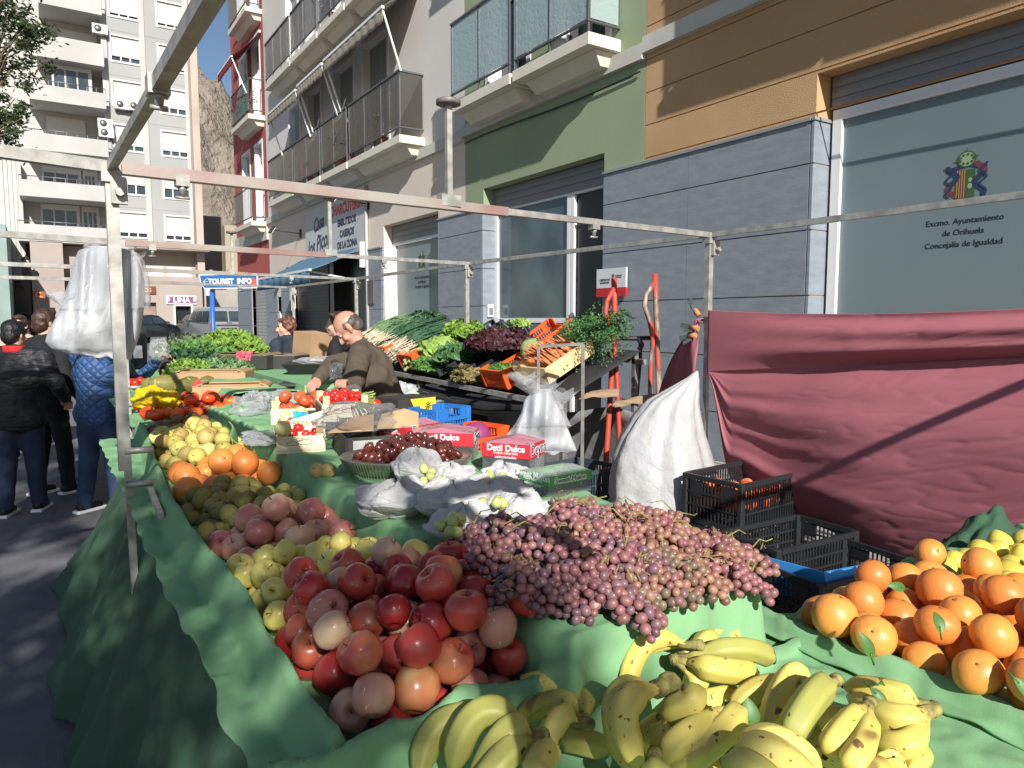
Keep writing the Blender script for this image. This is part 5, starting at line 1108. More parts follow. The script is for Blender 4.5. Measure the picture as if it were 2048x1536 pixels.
_,P1=section('round',[m_pr,m_pr,m_prb],.034,(.41,.72,3.04,3.92),112,.09,'small yellow pear','the far pear heap','pear','small yellow pears in the far part of the tray',12,seed=20,P=P1)
_,P1=section('kiwi',[m_kwb],.027,(.43,.74,3.93,4.2),52,.10,'brown kiwi','the brown kiwi heap','kiwi','brown kiwis before the persimmons',10,rot='lie',stem=False,seed=22,P=P1)
flt=lambda x,y: 1.0 if x>.6 else 1.12
fl2=lambda x,y: 1.06
_,P2=section('tomato',[m_ps],.038,(.45,1.0,4.2,4.75),58,.08,'red orange persimmon','the persimmon heap','persimmon','persimmons at the far counter',9,seed=24,floor=fl2,rot='up')
section('round',[m_or2],.026,(.75,1.1,5.1,5.5),44,.10,'small mandarin','the mandarin heap','mandarin','mandarins beyond the persimmons',8,seed=26,floor=fl2,stem=False)
section('tomato',[M('tomato_red',hexc('c8301e'),.3,rand=.1,coat=.3)],.04,(1.18,1.45,3.55,3.95),16,.10,'red tomato','the tomato heap','tomato','tomatoes behind the strawberry boxes',9,seed=27,floor=lambda x,y:1.12,rot='up')
# two pears on the shelf
for i,(x,y) in enumerate([(635,942),(656,941)]):
    p=G(x,y,1.135); o=proto('round',m_prb,.025,i+40,stem=True,name='pear'); o.location=p; o.rotation_euler=(1.2,.2+i,.4); tag(o,['left one of two russet pears lying on the green shelf','right one of two russet pears lying on the green shelf'][i],'pear')
p=G(1000,0,1.1)
# ---- oranges and lemons at the right ----
f2=hc2
_,P3=section('orange',[m_or,m_or,m_or2],.0395,(1.245,1.76,.20,.87),78,.03,'large bright orange','the orange tray','orange','large oranges in the right tray',32,seed=31,floor=f2,cxk=.62,cyk=.5,jit=.1)
section('lemon',[m_lem],.031,(1.80,2.34,.40,.88),56,.03,'yellow lemon','the lemon tray','lemon','lemons at the right edge',20,rot='lie',seed=33,floor=f2,P=P3,cxk=.45,cyk=.7,stem=False)
def leaf(b,base,dr,up,L,W_,curl=.3,n=6,serr=0):
    base=V(base); dr=V(dr).normalized(); s=dr.cross(V(up)).normalized(); nn=s.cross(dr); rows=[]
    for i in range(n+1):
        t=i/n; w=W_*math.sin(pi*min(.98,t*.92+.06))**.8*(1+serr*math.sin(i*9)); c=base+dr*L*t+nn*curl*L*(t*t)*-1
        rows+= [c-s*w+nn*w*.35,c,c+s*w+nn*w*.35]
    fs=[]
    for i in range(n):
        o=i*3; fs+=[(o,o+1,o+4,o+3),(o+1,o+2,o+5,o+4)]
    b.add(rows,fs,True)
for i,(x,y,z,dr,L,W_,lab) in enumerate([(1745,1300,1.15,(-.3,.1,.8),.06,.014,'upright dark orange leaf standing among the oranges'),(1760,1350,1.10,(.9,.2,-.1),.05,.012,'narrow leaf lying between two oranges'),(1742,1360,1.09,(.1,-.8,-.5),.05,.012,'pale leaf hanging below the upright one'),(1882,1250,1.13,(.2,.3,.9),.05,.015,'grey green leaf at the border of oranges and lemons'),(1810,1165,1.07,(-.9,.2,.3),.06,.016,'leafy twig on the green cloth beside the lemons'),(2030,1340,1.12,(.1,-.6,-.5),.06,.014,'leaf near the right edge between oranges'),(1500,1440,1.06,(.1,.1,1),.06,.022,'broad dark leaf standing among the bananas'),(1462,1420,1.06,(-.2,.1,1),.04,.008,'narrow leaf blade among the bananas')]):
    p=G(x,y,z); b=B(); p=p-V((0,0,.012)); leaf(b,p,dr,(-.5,-.8,.4),L*.62,W_*.62,.3); b.tube([p-V(dr)*.012,p+V(dr)*.01],.0015,5); o=b.build('leaf',m_lf); tag(o,lab,'leaf')
# ======================= bananas =======================
m_ban=F('banana_skin',['cdbc60','d4c468','c8b85e','b4ac54'],9,.5,rand=.07,specks=[(26,.69,'6a4e2c'),(80,.68,'7a6034'),(9,.66,'857040')],sub=0,pos=[.1,.5,.75,1.0],stretch=(1,1,1),bump=.1,bs=40)
m_bang=F('green_banana_skin',['98994e','a5a356','8a914a'],8,.5,rand=.07,specks=[(36,.70,'4a3520')],pos=[.1,.6,1.0])
m_bcr=M('banana_crown',hexc('9a9454'),.8,var=.6,vs=60,col2=hexc('5a4c30')); m_btip=M('banana_tip',hexc('2e241a'),.8)
def banana(par,P0,Pc,P2,mat,r=.0185):
    n=16; P0,Pc,P2=V(P0),V(Pc),V(P2); pts=[];rs=[]
    for i in range(n+1):
        t=i/n; pts.append(P0*(1-t)**2+Pc*2*t*(1-t)+P2*t*t)
        rs.append(r*min(1,.34+.0*t+ (3.2*max(0,t-.05))**1.1)*min(1,(max(0.0,(1.005-t))*5.0)**.62*1.0+.18))
    b=B(); 
    # five soft ridges
    o=len(b.v); b.tube(pts,rs,20)
    for i in range(n+1):
        for k in range(20):
            j=i*20+k; v=V(b.v[j]); c=pts[i]; b.v[j]=tuple(c+(v-c)*(1+.085*math.cos(5*2*pi*k/20)+.02*math.cos(2*pi*k/20+1)))
    q=b.build('banana',mat,par)
    b=B(); b.tube([pts[-1],pts[-1]+(pts[-1]-pts[-2]).normalized()*.006],[rs[-1]*1.0,rs[-1]*.7],8); b.build('tip',m_btip,q,w=True); return q
def hand(lab,crown,bans,mat,r=.0185,cr=.011):
    """crown: (x,y,z) photo point + height; bans: (mid x,y,z, tip x,y,z)"""
    c=G(*crown); t=thing('banana_hand',lab,'bananas',tuple(c),0,'banana hands in the front tray')
    b=B(); b.ball(c,(cr*.9,cr*.9,cr*.8),10,7); 
    for mx,my,mz,tx,ty,tz in bans: d=(G(mx,my,mz)-c).normalized(); b.tube([c-d*.006,c+d*.012,c+d*.034],[cr*.8,cr*.62,cr*.5],8)
    b.build('crown',m_bcr,t)
    for i,(mx,my,mz,tx,ty,tz) in enumerate(bans):
        m_=G(mx,my,mz); T=G(tx,ty,tz); s=c+(m_-c).normalized()*.022; ctrl=m_*2-(s+T)*.5; banana(t,s,ctrl,T,mat[i%len(mat)] if isinstance(mat,list) else mat,r*U(.87,.97))
    return t
Yb=[m_ban,m_ban,m_bang]
hand('brownish shaded banana hand at the bottom left of the tray',(1085,1470,1.06),[(900,1440,1.05,838,1560,1.0),(960,1425,1.09,905,1545,1.02),(1010,1470,1.075,950,1590,1.01),(1000,1520,1.06,930,1640,1.0)],m_bang,.021)
hand('three bananas curling up from a crown, leaning on the apple tray wall',(1176,1448,1.045),[(1145,1385,1.03,1040,1358,1.035),(1115,1405,1.055,1032,1437,1.0),(1115,1440,1.065,1085,1530,1.02)],m_ban,.0185)
hand('single green striped banana lying crosswise at the bottom edge',(1090,1475,1.005),[(1150,1478,1.01,1222,1498,1.0)],m_bang,.019,.010)
hand('blunt brownish banana end and thick banana at the very bottom',(1060,1600,1.04),[(1080,1530,1.06,1100,1492,1.06),(1000,1590,1.04,930,1550,1.02)],m_ban,.021)
hand('upright pair of bananas arched against the green cloth wall',(1398,1290,1.085),[(1290,1288,1.085,1250,1395,1.02),(1265,1300,1.05,1228,1372,1.0)],m_ban,.0185)
hand('big banana hand with a frayed brown crown in the middle of the tray',(1338,1368,1.10),[(1232,1400,1.09,1262,1545,1.02),(1250,1420,1.105,1282,1535,1.03),(1350,1410,1.04,1300,1455,1.0),(1370,1450,1.05,1285,1475,1.015),(1385,1400,1.10,1322,1432,1.07)],Yb,.0195,.02)
hand('stack of bananas bent to the right behind the frayed crown',(1350,1318,1.06),[(1430,1258,1.04,1475,1290,1.02),(1420,1282,1.065,1372,1345,1.02),(1480,1296,1.075,1545,1322,1.04),(1440,1338,1.06,1512,1345,1.03),(1395,1365,1.03,1372,1355,1.02)],Yb,.0195)
hand('dark spotted thick bananas pointing up right from the centre',(1300,1560,1.02),[(1380,1470,1.07,1475,1440,1.05),(1340,1470,1.05,1365,1400,1.05),(1425,1480,1.065,1480,1415,1.055)],m_ban,.021)
hand('arched pair of bananas with dark gap beneath, right of the broad leaf',(1640,1400,1.06),[(1580,1352,1.07,1530,1470,1.03),(1530,1375,1.045,1465,1430,1.01)],Yb,.0195)
hand('thick greenish banana standing across the right middle of the heap',(1672,1360,1.075),[(1625,1395,1.09,1570,1490,1.05)],m_bang,.0215,.012)
hand('long banana hand at the right edge with its crown toward the oranges',(1866,1418,1.045),[(1780,1385,1.06,1690,1372,1.04),(1790,1435,1.055,1700,1395,1.03),(1800,1490,1.035,1720,1445,1.01)],m_ban,.0195,.014)
hand('pair of short stubby bananas pointing at the viewer',(1740,1405,1.07),[(1690,1455,1.08,1652,1510,1.055),(1725,1490,1.075,1690,1540,1.055)],m_ban,.0185)
hand('bow shaped bananas overlapping at the bottom edge',(1450,1570,1.05),[(1540,1478,1.08,1640,1550,1.04),(1530,1500,1.105,1640,1590,1.05),(1500,1540,1.10,1600,1640,1.05)],Yb,.022)
hand('browning bananas at the bottom right corner of the heap',(1800,1570,1.02),[(1740,1545,1.05,1690,1600,1.04),(1780,1525,1.03,1800,1585,1.01),(1830,1500,1.01,1740,1500,1.0)],m_ban,.0195)
hand('stray short banana at the bottom of the middle gap',(1310,1510,1.06),[(1312,1555,1.06,1318,1600,1.04)],m_bang,.019,.012)
hand('bananas filling the heap beneath the right hands',(1600,1470,1.0),[(1560,1440,1.01,1500,1420,1.0),(1640,1440,1.015,1700,1440,1.01),(1650,1500,1.01,1720,1530,1.0),(1560,1520,1.01,1500,1560,1.0)],m_ban,.0195)
hand('bananas filling the heap beneath the left hands',(1350,1430,1.0),[(1300,1460,1.01,1260,1500,1.0),(1400,1460,1.01,1450,1500,1.0),(1400,1510,1.01,1420,1560,1.0),(1420,1400,1.01,1480,1390,1.0)],m_ban,.0195)
# ======================= grapes =======================
mg=[F('grape_skin_%s'%n,c,40,.36,rand=.28,spec=.5,sub=0,pos=[.1,.55,1.0],specks=[(90,.72,'b99a86')]) for n,c in (('rose',['784a4e','885a5c','986b66']),('violet',['68484e','73545c','7e6064']),('amber',['8c6054','98745f','7c554d']),('olive',['7e6e58','7a6e5a','6c5a4c']))]
m_gst=M('grape_stem',hexc('8c8a4e'),.8,var=.5,vs=30,col2=hexc('7a5a3a'))
gp=[proto('grape',m_,.0115,seed=i,name='grape') for i,m_ in enumerate(mg)]
def bunch(lab,c,L,W_,n,ax,mi,seed,r0=.0086,floor=lambda x,y:1.122):
    rr=random.Random(seed); c=V(c); ax=V(ax).normalized(); t=thing('grape_bunch',lab,'grapes',tuple(c),0,'red grape bunches heaped on the shelf'); P=[]
    sd=ax.cross(V((0,0,1))).normalized(); up=sd.cross(ax); tries=0
    while len(P)<n and tries<n*60:
        tries+=1; s=rr.uniform(-1,1); w_=W_*(1-.45*(s*.5+.5)); a=rr.uniform(-.5,pi+.5); q=.62+.38*rr.random()
        p=c+ax*s*L+sd*math.cos(a)*w_*q+up*math.sin(a)*w_*.8*q; r=r0*rr.uniform(.82,1.12)
        f=floor(p.x,p.y)+r*.8
        if p.z<f: p.z=f+rr.random()*.004
        if all((p-x).length>(r+y)*.80 for x,y in P): P.append((p,r))
    for p,r in P:
        k=mi[rr.randrange(len(mi))]; o=gp[k].copy(); COL.objects.link(o); o.parent=t; o.location=p-c; o.rotation_euler=(rr.uniform(0,3),rr.uniform(0,3),0); o.scale=(r/.0115,)*3
    b=B(); b.tube([c-ax*L*1.1+up*.01,c-ax*L*.3+up*.012,c+ax*L*.6],[.003,.0025,.001],5)
    for p,r in P[::2]: q=c+ax*((p-c).dot(ax)*.8-.01)+up*.004; b.tube([q,(q+p)/2+V((0,0,.004)),p],.0010,3,caps=False)
    for k in range(3):
        q=c+ax*rr.uniform(-L,L*.6)+up*W_*.75+sd*rr.uniform(-.02,.02); e=q+V((rr.gauss(0,.022),rr.gauss(0,.022),abs(rr.gauss(0,.008))+.003)); m_=(q+e)/2+V((rr.gauss(0,.006),rr.gauss(0,.006),.01)); b.tube([q,m_,e,e+V((rr.gauss(0,.008),rr.gauss(0,.008),.004))],[.0016,.0013,.0010,.0012],4)
    b.build('stalk',m_gst,t); return t
GB=[('dusky rose grape bunch at the left tip of the heap, beside the paper wraps',960,1075,1.165,.06,.042,[1,0],(-.6,.4,-.25)),
('violet grape bunch along the back left of the heap with an upright brown stalk',1075,1065,1.19,.08,.05,[1,0],(1,.1,0)),
('rose grape bunch at the back centre, its stalk toward the white sack',1190,1045,1.20,.08,.05,[0,0,1],(.8,-.4,0)),
('rose grape bunch at the back right beside the crate of damaged fruit',1300,1050,1.19,.075,.05,[0,2],(.9,-.2,-.1)),
('small greenish rose bunch at the far back with pale stems',1150,1018,1.17,.05,.035,[0,3],(1,0,0)),
('plump rose grape bunch on the left slope of the heap',1030,1150,1.155,.08,.05,[0,0,1],(.2,-1,-.35)),
('dense rose grape bunch in the middle of the heap',1140,1115,1.19,.08,.052,[0,0,1],(.5,-.8,-.1)),
('dark violet grape bunch right of the middle',1250,1115,1.185,.075,.048,[1,1,0],(.2,-.9,-.15)),
('amber and rose grape bunch on the right shoulder of the heap',1360,1085,1.18,.075,.048,[2,0],(.8,-.5,-.2)),
('reddish grape bunch at the far right hanging over the cloth corner',1480,1120,1.145,.07,.042,[0,2],(.9,-.4,-.4)),
('rose grape bunch at the front left, touching the tray wall',1100,1195,1.15,.075,.045,[0,1],(.6,-.7,-.3)),
('violet rose grape bunch drooping over the front edge of the shelf',1230,1195,1.155,.085,.045,[1,0,0],(.35,-.9,-.45)),
('amber grape bunch on the front right of the heap',1370,1155,1.15,.075,.045,[2,2,3],(.6,-.7,-.3)),
('olive grape bunch low at the front, peeking from below the violet one',1330,1195,1.14,.055,.036,[3,2],(.8,-.5,-.1)),
('small red grape sprig at the right front corner of the cloth',1500,1170,1.125,.04,.03,[0],(.7,-.5,-.5)),
('amber grape bunch between the violet one and the right shoulder',1310,1115,1.16,.06,.045,[2,0,3],(.5,-.8,-.2)),
('mixed grape bunch underneath at the left front',1040,1210,1.13,.05,.035,[0,1],(.5,-.8,-.2)),
('rose brown grape bunch between the left slope and the middle of the heap',1085,1100,1.185,.07,.045,[0,1],(.4,-.8,-.1)),
('small mauve grape bunch low on the left edge above the apples',985,1110,1.14,.05,.035,[1,0],(.2,-1,-.2)),
('rose grape bunch crowning the heap at its highest point',1220,1075,1.205,.07,.045,[0,0,2],(.8,-.5,0)),
('amber rose grape bunch behind the reddish one at the right',1420,1100,1.165,.07,.042,[0,2],(.8,-.5,-.2)),
('mauve grape bunch at the front centre above the drooping tip',1180,1165,1.17,.07,.045,[0,1,1],(.4,-.8,-.2)),
('pale rose grape bunch on the right front slope',1420,1150,1.135,.06,.04,[2,0,0],(.6,-.7,-.3)),
('mixed grape bunch filling the gap right of the violet bunch',1300,1160,1.165,.06,.042,[2,0,1],(.5,-.8,-.2))]
flg=lambda x,y: max(1.117 if (y>.83 and x<1.24) else 1.03, 1.0)
for i,(lab,x,y,z,L,W_,mi,ax) in enumerate(GB): bunch(lab,G(x,y,z),L,W_,min(98,int(64+L*W_*12500)),ax,mi,50+i,floor=flg)
# ---- green grapes in white paper ----
m_paper=M('white_paper',hexc('c6c6c5'),.85,bump=.6,bs=24,transl=.25,bdist=.01,detail=6); m_gg=F('green_grape_skin',['a9b56a','b8bf78','8f9c50'],10,.3,rand=.08,pos=[.1,.6,1.0])
ggp=proto('grape',m_gg,.0125,seed=9,name='grape')
for i,(x,y,w_,lab,gx,gy) in enumerate([(795,1005,.095,'crumpled white paper wrap at the left end of the row',0,0),(835,950,.075,'peaked white paper wrap standing in front of the date tray',850,952),(905,1010,.10,'white paper wrap in the middle holding green grapes',888,975),(930,1055,.085,'front white paper wrap torn open over green grapes',905,1045),(985,1000,.095,'white paper wrap with a fan of green grapes near the green carton',985,965),(1040,1030,.085,'right front white paper wrap beside the rose grapes',1000,1005),(1010,950,.07,'small see-through paper wrap at the back with green grapes',992,955),(900,950,.07,'rear white paper wrap against the date tray',885,965),(760,1010,.05,'small folded white paper lump at the far left',0,0)]):
    c=G(x,y,1.15); t=thing('paper_wrap',lab,'paper wrap',(c.x,c.y,1.12),0,'white paper wraps around green grapes'); b=B()
    def pf(u,v,i=i,c=c,w_=w_):
        a=2*pi*u; r=w_*(math.sin(pi*(.015+.90*v))**.75)*1.02; n_=NZ.noise(V((math.cos(a)*2.2,math.sin(a)*2.2,v*4+i*9))); n2=NZ.ridged_multi_fractal(V((math.cos(a)*2.6,math.sin(a)*2.6,v*5+i*5)),1,2,4,1,2) if hasattr(NZ,'ridged_multi_fractal') else n_
        r*=1+.22*n_+.07*(n2-1); z=1.118+w_*1.0*(1-v)**.8*(1+.30*n_+.07*n2)*(1.3 if i==1 else .85)
        if v>.93: r*=1.12
        return V((c.x+r*math.cos(a),c.y+r*math.sin(a)*.9,max(1.118,z)))
    b.grid(pf,38,24,wrapu=True,smooth=False); q=b.build('paper',m_paper,t)
    if gx:
        g0=G(gx,gy,1.19)
        rr=random.Random(i)
        for k in range(8 if i in(3,4) else 5):
            o=ggp.copy(); COL.objects.link(o); o.parent=t; o.location=g0+V((rr.gauss(0,.016),rr.gauss(0,.014),rr.gauss(0,.008)))-V(t.location); o.rotation_euler=(rr.random()*3,rr.random()*3,0)
kill([ggp]); kill(gp)
# ---- silver tray of dates ----
c=G(812,930,1.14); tt=thing('silver_tray','oval silver filigree tray heaped with glossy brown dates','tray',(c.x,c.y,1.12)); 
m_sil=M('silver',hexc('b9b7a8'),.3,metal=.9,bump=.5,bs=120); b=B(); Sx=V((RT.x,RT.y,0)); Sy=V((-RT.y,RT.x,0)); 
def ov(r,z,n=56,a=.205,bb=.15): return [c+Sx*(a*r*math.cos(2*pi*k/n))+Sy*(bb*r*math.sin(2*pi*k/n))+V((0,0,z-c.z+1.12)) for k in range(n)]
rings=[ov(.7,.012),ov(.78,.012),ov(.93,.04),ov(1.0,.055),ov(1.02,.05),ov(.95,.034),ov(.80,.004),ov(.7,.004)]
vs=[v for r_ in rings for v in r_]; n=56; b.add(vs,[(i*n+k,i*n+(k+1)%n,(i+1)*n+(k+1)%n,(i+1)*n+k) for i in range(7) for k in range(n)],True); b.add(rings[0],[tuple(range(n))]); b.build('dish',m_sil,tt)
b=B()
for k in range(110):
    a=2*pi*k/110; p=c+Sx*(.205*.90*math.cos(a))+Sy*(.15*.90*math.sin(a)); p.z=1.12+.004; q=c+Sx*(.205*1.015*math.cos(a+.02))+Sy*(.15*1.015*math.sin(a+.02)); q.z=1.12+.048; b.tube([p,q],.0016,4)
b.build('pierced_rim',m_sil,tt)
m_dt=F('date_skin',['3c1c18','522620','6a3428'],12,.22,rand=.25,coat=.5,pos=[.1,.6,1.0],bump=.3,bs=70,specks=[(30,.72,'8a5a44')])
PD=Pile((c.x-.2,c.x+.2,c.y-.2,c.y+.2),lambda x,y: (1.135 if ((V((x,y,0))-V((c.x,c.y,0))).dot(Sx)/.17)**2+((V((x,y,0))-V((c.x,c.y,0))).dot(Sy)/.12)**2<1 else 5),4)
ctr=c+Sx*.015
sp=PD.put(230,.0132,lambda x,y:.07*math.exp(-((x-ctr.x)**2+(y-ctr.y)**2)/.022),tries=60,zmax=1.4)
pr=[proto('date',m_dt,.0145,seed=i,name='date') for i in range(3)]; ds_=place(pr,sp,.0145,'any',5); kill(pr); label_rows(ds_,'glossy brown date','the silver tray','date','dates on the silver tray',10)
# ======================= boxes on the shelf =======================
m_ink=M('box_ink',hexc('5a4640'),.8)
def woodbox(lab,c,L,W_,H,rz,txt=True,fill=None,tilt=0,cat='wooden box'):
    t=thing('wooden_box',lab,cat,c,rz,'white wooden produce boxes on the shelf'); t.rotation_euler=(tilt,0,rz); th=.006
    b=B(); b.box((0,0,.004),(L,W_,.008)); b.build('base',m_wood2,t,w=False)
    for sy in (-1,1): b=B(); b.box((0,sy*(W_/2-th/2),H*.42),(L-2*th-.001,th,H*.62)); b.build('side_board',m_wood2,t,w=False)
    for sx in (-1,1): b=B(); b.box((sx*(L/2-th/2),0,H*.42),(th,W_,H*.62)); b.build('end_board',m_wood2,t,w=False)
    for sx in (-1,1):
        for sy in (-1,1): b=B(); b.box((sx*(L/2-.018),sy*(W_/2-.014),H*.55),(.026,.022,H*1.1)); b.build('corner_post',m_wood,t,w=False)
    if txt:
        b=B()
        for (ex,ez,rx_,rz_) in ((-.03,.0,.022,.007),(.012,.004,.028,.009),(-.005,.014,.012,.006)): b.tube([(ex+rx_*math.cos(a*.449),-W_/2-.001,H*.42+ez+rz_*math.sin(a*.449)) for a in range(14)],.0009,4,closed=True)
        b.build('line_drawing',m_ink,t,w=False); text('lettering','FRUS-LOU',m_ink,.052,(-L/2-.0015,-.01,H*.26),(0,-1,0),(0,0,1),t,ext=.0005,w=False,sx=.95,bold=.002)
    return t
def on_box(c,rz,f): 
    s,co=math.sin(rz),math.cos(rz); return lambda x,y,z: V((c[0]+x*co-y*s,c[1]+x*s+y*co,c[2]+z))
m_straw=F('strawberry_skin',['c0181c','d02824','b01418'],10,.3,rand=.15,coat=.3,specks=[(200,.66,'e0b060')],pos=[.1,.6,1.0])
def fill(noun,pile,mat,c,rz,L,W_,n,r,zb,seed,kind='kiwi',cat='strawberry',grp=None):
    P=Pile((-L/2+r,L/2-r,-W_/2+r,W_/2-r),lambda x,y:zb,seed); sp=P.put(n,r,lambda x,y:.02*math.exp(-(x*x+y*y)/.01),tries=30); T=on_box(c,rz,None); sp=[(*T(x,y,z),q) for x,y,z,q in sp]
    pr=[proto(kind,mat,r,seed=seed,stem=False,name=cat)]; o=place(pr,sp,r,'any',seed); kill(pr); label_rows(o,noun,pile,cat,grp or (noun+'s in '+pile),7)
z2=1.118
p=G(600,905,z2); woodbox('pale wooden box in front with strawberries and an aslant printed card',(.80,2.72,z2),.17,.27,.085,R(-14))
fill('red strawberry','the front box',m_straw,(.80,2.72,z2),R(-14),.16,.25,40,.016,.05,3)
b=B(); T=on_box((.80,2.72,z2),R(-14),None); b.prism([T(-.07,-.12,.05),T(.08,-.12,.05),T(.09,-.02,.135),T(-.06,-.05,.10)],(0,0,.004)); o=b.build('cardboard_sheet',m_wood2); tag(o,'pale printed card lying aslant in the front wooden box','card'); 
text('lettering','FRESAS',M('ink_green',hexc('6a8a5a'),.8),.03,T(.02,-.075,.094),T(1,0,0)-T(0,0,0),T(0,.75,.6)-T(0,0,0),o,ext=.0005)
woodbox('pale wooden box of strawberries raised before the asparagus',(1.05,2.95,z2+.07),.19,.27,.095,R(-12)); fill('small red strawberry','the raised box',m_straw,(1.05,2.95,z2+.07),R(-12),.18,.25,48,.016,.055,6)
woodbox('half hidden wooden box edge behind the strawberry boxes',(1.02,3.42,z2),.26,.22,.10,R(-20),txt=False); fill('orange red tomato','the half hidden box',M('tomato_orange',hexc('cc5a34'),.3,rand=.15,coat=.3),(1.02,3.42,z2),R(-20),.25,.2,12,.032,.03,8,kind='tomato',cat='tomato')
# black trays under
for lab,c,rz in (('black cardboard tray with a white label behind the date tray',(1.04,2.42,z2),R(-10)),('dark tray supporting the strawberry box before the asparagus',(1.05,2.95,z2),R(-22))):
    t=thing('carton',lab,'carton',c,rz); b=B(); L,W_,H=.36,.27,.085
    for s in (-1,1): b.box((0,s*W_/2,H/2),(L,.006,H)); b.box((s*L/2,0,H/2),(.006,W_+.006,H))
    b.box((0,0,.004),(L-.01,W_-.01,.006)); b.build('tray',m_cardd,t,w=False)
    b=B(); b.box((-L*.3,-W_/2-.0045,H*.5),(.10,.002,H*.75)); b.build('paper_label',m_paper,t,w=False)
    if 'white label' in lab: text('lettering','150 g',m_lc,.022,(-L*.27,-W_/2-.006,H*.62),(1,0,0),(0,0,1),t,ext=.0004,w=False)
# film and brown card over the near black tray
t=thing('brown_carton','open brown cardboard flaps wrapped in crumpled clear film beside the strawberry boxes','carton',(1.05,2.60,z2)); T=on_box((1.00,2.52,z2),R(-12),None)
b=B(); b.prism([T(.02,-.06,.085),T(.17,-.08,.085),T(.18,-.04,.135),T(.13,-.03,.15),T(.05,-.01,.13)],(0,.004,.002)); b.prism([T(-.16,-.1,.085),T(.0,-.1,.085),T(.02,-.0,.13),T(-.05,.0,.125)],(0,.004,.002)); b.build('flap',m_card,t)
def blob(b,c,rx,ry,rz_,seed,amp=.35,nu=44,nv=28,zmin=None):
    c=V(c)
    def f(u,v):
        a=2*pi*u; th=pi*(.02+.96*v); d=V((math.sin(th)*math.cos(a),math.sin(th)*math.sin(a),math.cos(th))); k=1+amp*NZ.fractal(d*1.6+V((seed*3,0,0)),1,2,4)+amp*.35*abs(math.sin(5*NZ.noise(d*2+V((seed,4,1)))*3))
        p=c+V((d.x*rx*k,d.y*ry*k,d.z*rz_*k)); 
        if zmin is not None: p.z=max(zmin,p.z)
        return p
    b.grid(f,nu,nv,wrapu=True); return b
b=B(); blob(b,T(-.03,-.0,.12),.14,.09,.055,3,.4,zmin=z2+.03); b.build('film_wrap',m_film,t)
def filmbag(lab,x,y,z,rx,ry,rz_,seed,mat=None,zmin=None,cat='plastic bag'):
    b=B(); blob(b,G(x,y,z),rx,ry,rz_,seed,.55,zmin=zmin); o=b.build('clear_bag',mat or m_filmw); tag(o,lab,cat)
filmbag('crumpled clear plastic sheet spread behind the strawberry boxes',560,806,1.15,.12,.12,.05,5,zmin=1.12)
filmbag('crumpled clear bag at the left of the strawberry boxes',505,812,1.16,.08,.07,.06,6,zmin=1.12)
filmbag('flat clear plastic bag lying on the shelf beside the pears',528,876,1.13,.07,.12,.02,8,zmin=1.12)
filmbag('clear plastic film in the blue aisle crate',860,820,.90,.12,.10,.07,9)
# blue-topped small bag
b=B(); blob(b,G(590,845,1.20),.05,.05,.035,12,.4); o=b.build('blue_bag',M('cyan_plastic',hexc('3fa6cf'),.35,bump=.6,bs=30)); tag(o,'crumpled bright cyan plastic tag on the tomato bag','plastic bag')
for i,(x,y) in enumerate([(574,836),(602,826),(566,858)]):
    o=proto('round',M('cream_fruit',hexc('d8cf92'),.45,var=.4,vs=14,col2=hexc('c2bd70')),.030,i+60,stem=True,name='cream_melon'); o.location=G(x,y,1.22); o.rotation_euler=(.5,.3,i); tag(o,['pale yellow fruit left of the cyan tag','pale yellow fruit above the cyan tag','oblong pale yellow fruit below the cyan tag'][i],'fruit')
# asparagus bundle
m_asp=M('asparagus',hexc('93a560'),.6,var=.5,vs=30,col2=hexc('7f8c4e')); t=thing('asparagus_bundle','bundle of thin green asparagus fanned out behind the tomato box','asparagus',tuple(G(700,805,1.2))); rr=random.Random(4); b=B()
for k in range(70):
    a=G(668+rr.uniform(-8,8),812+rr.uniform(-6,10),1.20+rr.uniform(0,.03)); e=G(730+rr.uniform(-14,22),798+rr.uniform(-16,20),1.22+rr.uniform(-.02,.05)); b.tube([a,(a+e)/2+V((0,0,.012)),e],[.0035,.003,.0035],4)
b.build('spears',m_asp,t)
